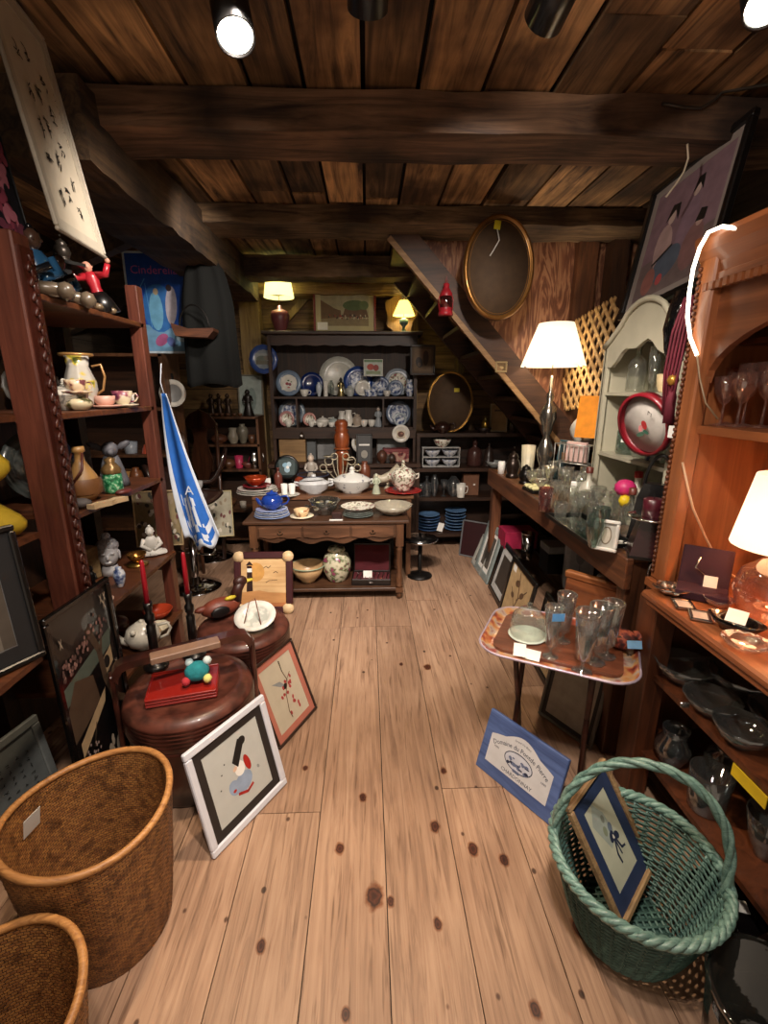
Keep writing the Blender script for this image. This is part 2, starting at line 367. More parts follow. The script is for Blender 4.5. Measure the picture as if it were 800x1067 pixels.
# walls
def wallboards(n, x0, x1, y, z0, z1, bh, m, t=.03):
    w = M(); z = z0
    while z < z1-.01:
        h = min(bh*random.uniform(.85, 1.15), z1-z); w.tv = random.random(); w.bb(x0, x1, y, y+t, z+.003, z+h-.003); z += h
    w.mi = 1; w.bb(x0, x1, y+t*.6, y+t+.02, z0, z1); return struct(w.obj(n, [m, BLACK]))
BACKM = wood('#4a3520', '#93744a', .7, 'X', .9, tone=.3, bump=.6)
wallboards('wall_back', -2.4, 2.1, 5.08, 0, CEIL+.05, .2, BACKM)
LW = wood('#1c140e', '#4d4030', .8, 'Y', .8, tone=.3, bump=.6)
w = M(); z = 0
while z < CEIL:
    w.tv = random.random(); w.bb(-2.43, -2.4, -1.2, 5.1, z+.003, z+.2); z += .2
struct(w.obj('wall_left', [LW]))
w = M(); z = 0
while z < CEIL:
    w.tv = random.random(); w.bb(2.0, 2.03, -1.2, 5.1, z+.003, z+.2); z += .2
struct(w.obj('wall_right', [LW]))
# plywood wall behind the stair, wild grain
m, nt, out = newmat('wild_grain_plywood'); p = N(nt, 'ShaderNodeBsdfPrincipled', Roughness=.55)
tc = N(nt, 'ShaderNodeTexCoord'); mp = N(nt, 'ShaderNodeMapping'); mp.inputs['Scale'].default_value = (4, 4, .9); L(nt, tc.outputs['Object'], mp.inputs[0])
no = N(nt, 'ShaderNodeTexNoise', Scale=1.4, Detail=5.0, Distortion=3.0); L(nt, mp.outputs[0], no.inputs['Vector'])
wv = N(nt, 'ShaderNodeMath', operation='MULTIPLY'); wv.inputs[1].default_value = 34; sn = N(nt, 'ShaderNodeMath', operation='SINE'); L(nt, no.outputs['Fac'], wv.inputs[0]); L(nt, wv.outputs[0], sn.inputs[0])
mr = N(nt, 'ShaderNodeMapRange'); mr.inputs[1].default_value = -1; L(nt, sn.outputs[0], mr.inputs[0])
r = ramp(nt, [(.05, '#6e4430'), (.5, '#8c5c42'), (.95, '#a87a5a')]); L(nt, mr.outputs[0], r.inputs[0]); L(nt, r.outputs[0], p.inputs['Base Color']); L(nt, p.outputs[0], out.inputs[0]); PLY = m
w = M(); w.prism([(.17, 2.6), (.6, 2.12), (1.3, 1.45), (1.45, 1.1), (2.0, 1.1), (2.0, 2.7), (.17, 2.7)], .02); struct(w.obj('wall_partition', [PLY], loc=(0, 3.62, 0)))
b = M(); b.bb(1.5, 1.64, 3.55, 3.63, 1.1, 2.6, sub=8, jit=.004); struct(b.obj('trim_7', wood('#4a2c1a', '#7a4d2e', .6, 'Z')))
b = M(); b.bb(1.72, 1.84, 3.5, 3.62, 1.1, 2.6, sub=8, jit=.004); struct(b.obj('trim_8', wood('#2c1a10', '#54351f', .6, 'Z')))
# rear posts and studs
POSTM = wood('#6a5434', '#a48a5c', .75, 'Z', .9, bump=.7)
b = M(); b.bb(-1.24, -1.05, 4.9, 5.06, 0, 2.5, sub=10, jit=.006); struct(b.obj('trim_9', POSTM))
b = M(); b.bb(-.18, -.06, 5.0, 5.08, 2.0, 2.48); struct(b.obj('trim_10', POSTM))
b = M(); b.bb(.42, .53, 4.95, 5.08, 1.4, 2.5); struct(b.obj('trim_11', POSTM))
b = M(); b.bb(.93, 1.0, 4.9, 5.08, 1.1, 2.2); struct(b.obj('trim_12', wood('#3a2c1c', '#6b5638', .75, 'Z')))
b = M(); b.box((-.72, 5.03, 2.36), (.5, .05, .06), r=(0, R(-45), 0)); struct(b.obj('trim_13', POSTM))
b = M(); b.bb(1.76, 1.96, 2.95, 3.12, .95, 2.7, sub=8, jit=.004); struct(b.obj('trim_14', wood('#1d0f08', '#38200f', .5, 'Z')))
# stair: stringer board + treads + the second stringer
SM = wood('#2a1910', '#553622', .55, 'X', .8, bump=.4)
st = thing('staircase', 'steep dark wooden stair rising left up to the ceiling beside the oval mirror', 'stairs', (0, 3.45, 0))
a0 = Vector((.18, 0, 2.60)); a1 = Vector((1.42, 0, 1.28)); dv = (a1-a0).normalized(); nv = Vector((-dv.z, 0, dv.x)); 
if nv.z < 0: nv = -nv
def strg(n, y, thick=.045):
    q = [a0-dv*.02-nv*.02, a1-nv*.02+dv*.5, a1+nv*.13+dv*.5, a0+nv*.13-dv*.0]
    b = M(); b.prism([(v.x, v.z) for v in q], thick); o = b.obj(n, SM, st, loc=(0, y, 0))
strg('stringer', 0); strg('stringer', .95)
b = M(); q = [a0-nv*.05, a1-nv*.05+dv*.5, a1-nv*.015+dv*.5, a0-nv*.015]; b.prism([(v.x, v.z) for v in q], .03); b.obj('edge_strip', wood('#7a5a36', '#a9855a', .6, 'X'), st, loc=(0, -.02, 0))
for i in range(9):
    c = a0+dv*(.1+i*.24)+nv*.065; b = M(); b.box((c.x, .5, c.z), (.2, .9, .03)); b.obj('tread', SM, st)
# sloping rafters of the lean-to behind the left beam
for i, (y, zz) in enumerate([(3.2, 2.35), (4.0, 2.3)]):
    b = M(); b.box((-1.85, y, zz), (1.15, .1, .12), r=(0, R(-22), 0), sub=8, jit=.004); struct(b.obj('trim_%d' % (15+i), BEAMY))
# ------------------------------------------------------------------ lights
def lamp(kind, loc, e, col, r=.05, aim=None, ang=90, blend=.5):
    l = bpy.data.lights.new('light', kind); l.energy = e; l.color = C(col)[:3]; o = bpy.data.objects.new('light', l); COL.objects.link(o); o.location = loc
    if kind == 'SPOT': l.spot_size = R(ang); l.spot_blend = blend; l.shadow_soft_size = r
    elif kind == 'POINT': l.shadow_soft_size = r
    else: l.size = r
    if aim is not None: o.rotation_euler = (Vector(aim)-Vector(loc)).to_track_quat('-Z', 'Y').to_euler()
    return o
def can(px, py, z, aim, lit, label, energy, ang=75):
    p = at(px, py, Z=z); d = (Vector(aim)-p).normalized()
    t = thing('track_spotlight', label, 'spotlight', p); t.rotation_euler = d.to_track_quat('-Z', 'Y').to_euler()
    b = M(); b.lathe([(0, .17), (.05, .17), (.055, .14), (.055, -.01), (.05, -.01), (.048, .1), (0, .11)], n=24); b.obj('housing', BLACK, t)
    b = M(); b.lathe([(.0, .012), (.04, .008), (.047, -.004), (.05, .03), (0, .04)], n=24); b.obj('lens', emitm('#fff3df', 12) if lit else pm('#332f2b', .2), t)
    if lit: lamp('SPOT', p+d*.03, energy, '#ffe2bd', .04, aim, ang, .8)
    return t
can(245, 36, 2.56, (.15, .6, 0), True, 'lit black ceiling spotlight glaring at the upper left', 60, 100)
can(383, 4, 2.6, (0, 2.0, 2.3), False, 'black ceiling spotlight can at the top middle, unlit side showing', 0)
can(568, 16, 2.57, (.2, 3.4, 1.9), False, 'black ceiling spotlight can right of the middle one, tilted away', 0)
can(800, 2, 2.56, (.6, .2, .6), True, 'bright ceiling spotlight cut by the upper right corner', 30, 100)
# unseen ceiling spots; those on the print, counter and poster added to brighten them
WARM = '#fff0e2'
lamp('SPOT', (.1, .5, 2.6), 95, WARM, .06, (-.02, 1.35, 0), 58, 1)
lamp('SPOT', (0, 1.5, 2.52), 150, WARM, .06, (-.1, 3.3, .4), 66, .9)
lamp('SPOT', (.5, 1.55, 2.55), 65, WARM, .05, (.35, 3.9, 1.0), 80, .9)
lamp('SPOT', (-.3, 1.5, 2.55), 60, WARM, .05, (-1.25, 3.1, 1.1), 90, .9)
lamp('SPOT', (-.2, .3, 2.6), 55, WARM, .06, (-1.1, 1.6, .9), 80, .9)
lamp('SPOT', (.1, .3, 2.6), 42, WARM, .06, (1.1, 1.7, .7), 70, .9)
lamp('SPOT', (-.3, .6, 2.5), 40, WARM, .05, (1.3, 2.3, 2.15), 45, .9)
lamp('SPOT', (.2, 1.3, 2.52), 80, WARM, .05, (1.2, 2.6, .95), 60, .9)
lamp('SPOT', (-.5, 2.5, 2.5), 30, WARM, .05, (-1.6, 3.7, 2.1), 60, .9)
SC.world = bpy.data.worlds.new('world'); SC.world.use_nodes = True
bg = SC.world.node_tree.nodes['Background']; bg.inputs[0].default_value = C('#ffe6cc'); bg.inputs[1].default_value = .25
# ================================================================== FURNITURE
def rope_carve(mb, x, y, z0, z1, step=.035, r=.011, axis='X'):
    """interlaced chain carving as raised links"""
    z = z0; k = 0
    while z < z1:
        s = .007 if k % 2 else -.007
        if axis == 'X': mb.ball((x, y+s, z), r, 8, (.6, .8, 1.7), (R(25 if k % 2 else -25), 0, 0))
        z += step*.62; k += 1
# ---- left carved shelf unit
LS = thing('display_shelf', 'tall red-brown wooden shelf unit with carved chain trim along the left side', 'shelf unit', (-1.05, 1.6, 0))
def ls(n, mats, f, **k): b = M(); f(b); return b.obj(n, mats, k.get('parent', LS))
po = ls('post', REDW, lambda b: b.bb(-.10, 0, -.03, .05, 0, 2.06, bev=.005))
ls('carved_trim', wood('#2c110b', '#4d2015', .35, 'Z', coat=.3), lambda b: (b.bb(-.001, .012, -.02, .04, .05, 2.02), rope_carve(b, .015, .01, .1, 2.0)), parent=po)
ls('post', REDW, lambda b: b.bb(-.055, 0, .74, .80, 0, 2.06, bev=.004))
ls('post', DKW, lambda b: b.bb(-.42, -.36, -.02, .04, 0, 2.0)); ls('post', DKW, lambda b: b.bb(-.42, -.36, .74, .8, 0, 2.0))
for z in (1.90, 1.52, 1.165, .765, .42):
    ls('shelf', MIDW, lambda b: b.bb(-.42, .0 if z > 1 else .02, 0.045, .77, z-.022, z, bev=.003))
ls('top_rail', DKW, lambda b: b.bb(-.42, -.40, 0.04, .74, 1.72, 1.9))
ls('back_panel', wood('#20130c', '#4a2e1c', .6, 'Z'), lambda b: b.bb(-.44, -.425, -.02, .8, .1, 1.75))
# ---- nearer bay at the frame edge
NB = thing('bookcase', 'dark bookcase bay at the left edge in front of the carved post', 'bookcase', (-1.12, 1.5, 0))
for z in (1.52, 1.13, .80): b = M(); b.bb(-.4, 0 if z > 1 else .1, -.6, .04 if z > 1 else -.19, z-.02, z); b.obj('shelf', MIDW, NB)
b = M(); b.bb(-.42, -.4, -.6, .04, 0, 1.9); b.obj('back_panel', DKW, NB)
b = M(); b.bb(-.4, 0, -.64, -.6, 0, 1.9); b.obj('side_panel', DKW, NB)
# ---- long counter on the right
CT = thing('sales_counter', 'long brown wooden counter down the right side crowded with glassware', 'counter', (1.03, 1.7, 0))
CW = wood('#3a2115', '#6e4329', .5, 'Y', .8)
b = M(); b.bb(.0, .85, 0, 2.1, .925, .95, bev=.003); b.obj('worktop', wood('#4b3020', '#8a5e3c', .35, 'Y', .8, coat=.3), CT)
b = M(); b.bb(-.012, .02, -.03, 2.12, .82, .953, bev=.004); b.obj('front_apron', CW, CT)
for y in (0.02, 2.06): b = M(); b.bb(0.02, .1, y-.02, y+.05, 0, .925, bev=.004); b.obj('leg', wood('#3a2115', '#6e4329', .5, 'Z'), CT)
b = M(); b.bb(.3, .85, 0.04, 2.05, .34, .36); b.obj('lower_shelf', DKW, CT)
b = M(); b.bb(.83, .85, 0, 2.1, 0, .92); b.obj('back_panel', DKW, CT)
# ---- right pine cabinet
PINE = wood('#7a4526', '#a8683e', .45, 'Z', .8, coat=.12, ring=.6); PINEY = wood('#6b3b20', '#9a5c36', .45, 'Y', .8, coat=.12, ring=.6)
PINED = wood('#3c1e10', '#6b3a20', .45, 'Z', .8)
CB = thing('hutch_cabinet', 'large orange pine cabinet with arched opening and dentil crown at the right edge', 'cabinet', (1.12, 1.62, 0))
def cb(n, mt, f, parent=CB): b = M(); f(b); return b.obj(n, mt, parent)
cb('side_panel', PINE, lambda b: b.bb(.0, .55, -.03, 0, .9, 2.02)); cb('side_panel', PINE, lambda b: b.bb(0, .55, -1.12, -1.09, .9, 2.02))
pl = cb('pilaster', PINE, lambda b: b.bb(-.03, 0.02, -.075, .005, .9, 2.02, bev=.006))
def beads(b):
    z = .93
    while z < 1.98: b.ball((-.034, -.012, z), .0085, 6); z += .019
cb('bead_trim', PINED, beads, pl)
cb('back_panel', wood('#99552f', '#c97f50', .5, 'Z', .8, ring=.6), lambda b: b.bb(.53, .55, -1.1, 0, .9, 2.02))  # back tinted brighter orange, the lamp's glow put into its colour
cb('arch_dim_sheet', wood('#2c1710', '#55301e', .5, 'Z', .8), lambda b: b.bb(.51, .528, -1.085, -.032, 1.482, 1.93)); cb('shelf', PINEY, lambda b: b.bb(0, .53, -1.09, -.03, 1.455, 1.48)); cb('upper_shelf', PINED, lambda b: b.bb(.1, .53, -1.09, -.03, 1.74, 1.755))  # dark sheet added over the orange back to keep the arch recess dim
# arch board
q = [(-.03, 1.6), (-.03, 1.93), (-1.09, 1.93), (-1.09, 1.6), (-1.05, 1.6)]
for i in range(17): a = math.pi*i/16; q.append((-.56-.49*math.cos(a), 1.62+.2*math.sin(a)))
cb('arch_board', PINEY, lambda b: b.prism(q, .025, axis='X'))
def crown(b):
    b.bb(-.02, .55, -1.14, .01, 1.93, 1.955, bev=.003)
    prof = [(-.012, 1.955), (-.02, 1.985), (-.045, 2.02), (-.055, 2.05), (-.055, 2.065), (.55, 2.065), (.55, 1.955)]
    A = [b.bm.verts.new((x, .005, z)) for x, z in prof]; B = [b.bm.verts.new((x, -1.16, z)) for x, z in prof]
    b._f(A); b._f(B[::-1])
    for i in range(len(A)): b._f([A[i], B[i], B[(i+1) % len(A)], A[(i+1) % len(A)]])
cr = cb('crown_moulding', PINEY, crown)
def dent(b):
    y = -.005
    while y > -1.12: b.bb(-.034, -.015, y-.017, y, 1.905, 1.928); y -= .029
cb('dentil_trim', PINEY, dent, cr)
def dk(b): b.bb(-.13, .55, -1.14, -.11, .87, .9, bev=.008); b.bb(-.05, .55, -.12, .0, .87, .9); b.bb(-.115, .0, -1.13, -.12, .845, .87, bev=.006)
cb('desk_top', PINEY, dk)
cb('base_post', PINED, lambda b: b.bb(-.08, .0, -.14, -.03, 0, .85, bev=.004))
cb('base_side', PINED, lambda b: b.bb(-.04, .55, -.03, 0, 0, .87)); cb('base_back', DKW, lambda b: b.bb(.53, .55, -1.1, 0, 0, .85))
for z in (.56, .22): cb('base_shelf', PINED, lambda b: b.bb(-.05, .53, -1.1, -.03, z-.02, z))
t = cb('sale_tag', pm('#d9b81c', .6), lambda b: b.bb(-.055, -.052, -.66, -.54, .50, .54)); t['label'] = 'yellow sale sticker on the shelf edge'
# ---- centre table: console in front of a higher bench
TW = wood('#2d1c12', '#5f3f2a', .45, 'X', .8, coat=.15); TWZ = wood('#3a2417', '#6f4a30', .45, 'Z', .8)
T = thing('console_table', 'carved brown console table with drawers at the centre of the room', 'table', (-.31, 3.3, 0))
def tb(n, mt, f, parent=T): b = M(); f(b); return b.obj(n, mt, parent)
tb('table_top', TW, lambda b: (b.bb(-.62, .62, 0, .46, .625, .65, bev=.006)))
for sx in (-1, 1):
    for y in (.045, .42):
        def leg(b):
            x = sx*.55
            b.bb(x-.03, x+.03, y-.03, y+.03, .44, .625, bev=.003)
            b.lathe([(0, .1), (.026, .1), (.028, .12), (.02, .13), (.03, .16), (.022, .2), (.017, .22), (.024, .3), (.021, .4), (.028, .42), (.02, .43), (.029, .44), (0, .44)], (x, y, 0), 16)
            b.bb(x-.028, x+.028, y-.028, y+.028, .06, .1); b.lathe([(0, 0), (.014, 0), (.024, .03), (.018, .05), (.02, .06), (0, .06)], (x, y, 0), 14)
        tb('leg', TWZ, leg)
def apr(b):
    pts = [(-.52, .62), (-.52, .49)]
    for i in range(41): x = -.52+1.04*i/40; pts.append((x, .50+.018*math.cos(x*24)-.02*math.exp(-(x/.16)**2)))
    pts += [(.52, .49), (.52, .62)]; b.prism(pts, .02)
ap = tb('apron', TW, apr); ap.location.y = .015
for x0, x1 in ((-.50, -.19), (-.17, .17), (.19, .50)):
    def dr(b):
        pts = [(x0, .605), (x0, .535)]
        for i in range(13): u = i/12; pts.append((x0+(x1-x0)*u, .53-.012*math.sin(u*math.pi*2)**2))
        pts += [(x1, .535), (x1, .605)]; b.prism(pts, .012)
    d = tb('drawer', wood('#3d281a', '#74503a', .4, 'X', .8), dr); d.location.y = .003
    h = tb('handle', pm('#3a2f22', .35, .8), lambda b: (b.tube(arc(((x0+x1)/2, -.005, .572), .022, 200, 340, 8), .003, 6), b.ball(((x0+x1)/2, .0, .572), .008, 8)), d)
for sx in (-1, 1): tb('side_apron', TW, lambda b: b.bb(sx*.55-.01, sx*.55+.01, .05, .42, .5, .62))
tb('lower_shelf', TW, lambda b: b.bb(-.57, .57, .02, .45, .075, .1, bev=.004))
BN = thing('back_bench', 'higher plain wooden bench standing behind the console table', 'bench', (-.31, 3.79, 0))
b = M(); b.bb(-.66, .70, 0, .5, .70, .73, bev=.004); b.obj('bench_top', wood('#4a2f20', '#855b3e', .45, 'X', .8), BN)
for x in (-.64, .66): b = M(); b.bb(x-.02, x+.02, .01, .49, 0, .70); b.obj('end_panel', TWZ, BN)
b = M(); b.bb(-.62, .64, .02, .04, .58, .7); b.obj('front_rail', TW, BN)
b = M(); b.bb(-.62, .64, .46, .48, 0.02, .7); b.obj('back_panel', BLACK, BN)
# ---- plate hutch at the back
HW = wood('#1e120b', '#452b1a', .5, 'X', .8)
HT = thing('plate_hutch', 'tall dark wooden hutch full of plates against the back wall', 'hutch', (-.22, 4.6, 0))
def ht(n, f, mt=HW): b = M(); f(b); return b.obj(n, mt, HT)
for x in (-.69, .69): ht('side_panel', lambda b: b.bb(x-.015, x+.015, 0, .3, .9, 2.09), wood('#1e120b', '#452b1a', .5, 'Z'))
ht('hutch_top', lambda b: b.bb(-.75, .75, -.05, .32, 2.09, 2.12, bev=.006))
def frieze(b):
    pts = [(-.68, 2.09), (-.68, 2.0)]
    for i in range(61): x = -.68+1.36*i/60; pts.append((x, 2.005-.012*abs(math.sin(x*18))))
    pts += [(.68, 2.0), (.68, 2.09)]; b.prism(pts, .02)
ht('scalloped_frieze', frieze)
for z in (1.84 if False else 1.53, 1.235): ht('shelf', lambda b: b.bb(-.68, .68, 0, .28, z-.02, z))
for x in (-.46, .38): ht('divider', lambda b: b.bb(x-.008, x+.008, 0, .27, 1.235, 1.51))
ht('back_panel', lambda b: b.bb(-.68, .68, .28, .3, .9, 2.09), wood('#170e08', '#3c2616', .6, 'Z'))
ht('waist_rail', lambda b: b.bb(-.70, .70, -.01, .015, 1.13, 1.215)); ht('counter_slab', lambda b: b.bb(-.74, .74, -.16, .3, .86, .9, bev=.004))
ht('base_cabinet', lambda b: b.bb(-.70, .70, -.12, .3, 0.0, .86))
# ---- low shelves right of the hutch
S2 = thing('low_shelf_unit', 'dark open shelves under the stair, right of the plate hutch', 'shelf unit', (1.13, 4.45, 0))
for z in (1.19, .85, .555, .18): b = M(); b.bb(-.62, .6, 0, .36, z-.035, z); b.obj('shelf', HW, S2)
for x in (-.635, .61): b = M(); b.bb(x-.015, x+.015, 0, .36, 0, 1.19); b.obj('side_panel', HW, S2)
b = M(); b.bb(-.62, .6, .34, .36, 0, 1.18); b.obj('back_panel', DKW, S2)
# ---- shelves left of the hutch
S3 = thing('narrow_shelf', 'narrow brown wooden shelf with small figures, left of the plate hutch', 'shelf unit', (-1.375, 4.62, 0))
for z in (1.34, 1.07, .82, .40, .10): b = M(); b.bb(-.31, .31, 0, .27, z-.02, z); b.obj('shelf', TWZ, S3)
for x in (-.3, .3): b = M(); b.bb(x-.012, x+.012, 0, .27, 0, 1.33); b.obj('side_panel', TWZ, S3)
b = M(); b.bb(-.3, .3, .26, .27, 0, 1.33); b.obj('back_panel', HW, S3)
S4 = thing('corner_shelf', 'deep brown shelf in the far left corner beneath the blue poster', 'shelf unit', (-2.01, 3.7, 0))
S4.scale = (1.12, 1, 1); S4.location.x = -1.965
for z in (1.86, 1.46, 1.1, .8, .5): b = M(); b.bb(-.38, .38, 0, .32, z-.022, z); b.obj('shelf', TWZ, S4)
for x in (-.37, .37): b = M(); b.bb(x-.012, x+.012, 0, .32, 0, 1.86); b.obj('side_panel', TWZ, S4)
b = M(); b.bb(-.38, .38, .31, .32, 0, 1.86); b.obj('back_panel', HW, S4)
# ---- painted white hutch top on the counter, facing the aisle
WP = pm('#aaa590', .55, var=.08, scale=6)
WS = thing('painted_shelf', 'off-white painted arched shelf hutch standing on the counter', 'shelf unit', (1.264, 1.87, .95)); WS.scale = (.89, .89, .953)
def ws(n, f, mt=WP): b = M(); f(b); return b.obj(n, mt, WS)
W_ = .74
for y in (0, W_): ws('side_panel', lambda b: b.bb(0, .3, y-.012, y+.012, 0, .93))
q = [(0, .0), (.035, .0), (.035, .78)]
for i in range(15):
    u = i/14; y = .035+(W_-.07)*u; q.append((y, .80+.10*math.sin(u*math.pi)**1.4+.018*math.sin(u*math.pi*6)))
q += [(W_-.035, .78), (W_-.035, 0), (W_, 0), (W_, .86)]
for i in range(15):
    u = 1-i/14; q.append((W_*u, .90+.17*math.sin(u*math.pi)**1.2+(.02 if 3 < i < 11 else 0)))
q += [(0, .86)]
ws('arched_front', lambda b: b.prism(q, .022, axis='X'))
ws('top_moulding', lambda b: b.tube([(-.008, y, z+.004) for y, z in q[-16:-1]], .014, 8))
for z in (.02, .33, .66): ws('shelf', lambda b: b.bb(.01, .28, .012, W_-.012, z-.012, z+.006))
ws('back_panel', lambda b: b.bb(.28, .3, 0, W_, 0, .97), pm('#7d7866', .7))
# ---- lattice
LT = thing('lattice_panel', 'pale wooden diamond lattice leaning behind the white painted shelf', 'lattice', (1.5, 3.57, 1.44), (0, 0, 0))
b = M(); Wl, Hl, pitch = .72, .62, .095
def clip(p, q_):
    # Liang-Barsky in box; roof line slopes up
    x0, z0 = p; dx, dz = q_[0]-x0, q_[1]-z0; t0, t1 = 0, 1
    for pp, qq in ((-dx, x0), (dx, Wl-x0), (-dz, z0), (dz-0*dx, Hl-z0)):
        if abs(pp) < 1e-9:
            if qq < 0: return None
        else:
            r_ = qq/pp
            if pp < 0: t0 = max(t0, r_)
            else: t1 = min(t1, r_)
    return None if t0 >= t1 else ((x0+dx*t0, z0+dz*t0), (x0+dx*t1, z0+dz*t1))
for sgn in (1, -1):
    for k in range(-12, 24):
        c0 = k*pitch; s = clip((c0-sgn*2, -2*1.25), (c0+sgn*2, 2*1.25)) if True else None
        if s:
            (xa, za), (xb, zb) = s; ln = math.hypot(xb-xa, zb-za)
            if ln > .03: b.box(((xa+xb)/2, .004*sgn, (za+zb)/2), (ln, .007, .026), r=(0, -math.atan2(zb-za, xb-xa), 0))
b.obj('lattice_strips', wood('#b98d52', '#e0ba80', .6, 'X'), LT); LT.rotation_euler = (0, R(-7), R(-90))
# ---- bar stools
def stool(px, py, sx, sy, label, Z=.74):
    p = at(px, py, Z=0); t = thing('bar_stool', label, 'stool', p)
    b = M(); b.lathe([(0, 0), (.2, 0), (.2, .012), (.12, .03), (.04, .045), (.028, .1), (0, .1)], n=32); b.obj('base', CHROME, t)
    b = M(); b.lathe([(.028, .08), (.028, .42), (.018, .42), (.018, Z)], n=16); b.obj('gas_column', CHROME, t)
    b = M(); b.tube([(-.02, 0, .3)]+arc((0, -.02, .3), .16, 180, 360, 12, 'XY')+[(.02, 0, .3)], .009, 8); b.obj('footrest', CHROME, t)
    b = M(); b.grid(lambda u, v: ((u-.5)*.4, (v-.5)*.38, Z+.0+.05*abs(2*v-1)**2.2+.26*max(0, (u-.62)/.38)**1.8), 14, 10); b.obj('seat', pm('#33201a', .4, coat=.3), t, solid=.03)
    b = M(); b.tube([((u-.5)*.4, -.19, Z+.06+.26*max(0, (u-.62)/.38)**1.8) for u in [i/12 for i in range(13)]], .006, 6); b.obj('seat_trim', CHROME, t)
    return t
s1 = stool(222, 580, 0, 0, 'chrome pedestal bar stool with brown curved seat, the farther of the two'); s1.rotation_euler.z = R(15)
s2 = stool(205, 612, 0, 0, 'chrome pedestal bar stool nearer the shelf unit, mostly hidden by the blue cloth'); s2.rotation_euler.z = R(160)
p = at(437, 600, Z=0); t = thing('round_stand', 'low round black stand with a chrome rim at the right end of the table', 'stand', (p.x, p.y, 0))
b = M(); b.lathe([(0, 0), (.11, 0), (.11, .01), (.03, .03), (0, .03)], n=28); b.obj('base', IRON, t); b = M(); b.lathe([(.018, .02), (.018, .34), (0, .34)], n=12); b.obj('pole', IRON, t)
b = M(); b.lathe([(0, .34), (.14, .34), (.15, .35), (0, .352)], n=32); b.obj('top', BLACK, t); b = M(); b.lathe([(.15, .338), (.156, .346), (.15, .354)], n=32); b.obj('chrome_rim', CHROME, t)
# ---- panel leaned behind the tray
WPn = thing('headboard_panel', 'reddish wooden board standing upright behind the tray of glasses', 'wooden board', (.92, 2.02, 0)); WPn.rotation_euler = (R(-4), 0, R(-50))
b = M(); b.bb(0, .46, 0, .03, 0, .74, bev=.01); b.obj('board', wood('#5e3018', '#9a5a32', .45, 'X', .8, coat=.2), WPn)
b = M(); b.bb(-.004, .464, -.006, .034, .72, .755, bev=.006); b.obj('cap_rail', wood('#7a4424', '#b57443', .4, 'X'), WPn)
# ================================================================== GENERIC WARES
PR = {
 'vase': [(0,0),(.42,0),(.48,.04),(.85,.35),(1,.6),(.8,.82),(.42,.92),(.52,1),(.44,1),(.34,.92),(.6,.8),(.5,.3),(0,.1)],
 'jar': [(0,0),(.6,0),(.66,.04),(.98,.3),(1,.55),(.8,.76),(.5,.82),(.5,.86),(.62,.87),(.55,.95),(.15,.97),(.14,1),(0,1.02)],
 'bowl': [(0,0),(.4,0),(.42,.08),(.75,.4),(1,1),(.95,1),(.7,.48),(.36,.18),(0,.15)],
 'cup': [(0,0),(.5,0),(.55,.05),(.85,.35),(1,1),(.92,1),(.78,.4),(.45,.12),(0,.1)],
 'goblet': [(0,0),(.8,0),(.78,.02),(.12,.05),(.09,.42),(.45,.5),(.85,.7),(1,1),(.95,1),(.8,.72),(.4,.54),(0,.5)],
 'martini': [(0,0),(.7,0),(.66,.02),(.08,.05),(.07,.5),(.3,.6),(1,1),(.95,1),(.26,.62),(0,.56)],
 'flute': [(0,0),(.85,0),(.8,.02),(.2,.05),(.14,.14),(.22,.18),(.6,.24),(.8,.6),(1,1),(.95,1),(.75,.6),(.5,.27),(0,.22)],
 'tumbler': [(0,0),(.8,0),(.84,.03),(1,1),(.93,1),(.78,.08),(0,.08)],
 'bottle': [(0,0),(.9,0),(1,.05),(1,.55),(.8,.68),(.3,.78),(.28,.94),(.36,.95),(.36,1),(.25,1),(.22,.8),(0,.78)],
 'stick': [(0,0),(1,0),(1,.04),(.5,.1),(.22,.16),(.3,.3),(.18,.36),(.4,.5),(.2,.6),(.3,.75),(.22,.84),(.5,.92),(.5,1),(.3,1),(0,.95)],
 'globe': [(0,0),(.45,0),(.4,.05),(.8,.2),(1,.5),(.8,.8),(.4,.95),(.3,1),(0,1)],
 'tureen': [(0,0),(.5,0),(.52,.08),(.9,.25),(1,.52),(1.04,.55),(.97,.6),(.6,.78),(.18,.86),(.12,.9),(.16,.96),(0,1)],
 'plateflat': [(0,0),(.55,0),(.6,.2),(1,.85),(1,1),(.95,1),(.6,.4),(0,.35)],
 'pitcher': [(0,0),(.6,0),(.62,.05),(.98,.35),(.95,.5),(.62,.78),(.72,1),(.66,1),(.55,.8),(.7,.5),(0,.2)],
 'bell': [(0,0),(1,0),(.95,.03),(.8,.4),(.5,.75),(.15,.85),(.12,.9),(.2,.95),(0,1)],
 'candle': [(0,0),(1,0),(1,.95),(.8,1),(0,.97)],
 'lantern': [(0,0),(.9,0),(.9,.1),(.7,.14),(.8,.2),(1,.4),(.8,.6),(.6,.64),(.7,.7),(.5,.82),(.2,.86),(.2,.9),(0,.92)],
}
def prof(kind, w, h): return [(r*w/2, z*h) for r, z in PR[kind]]
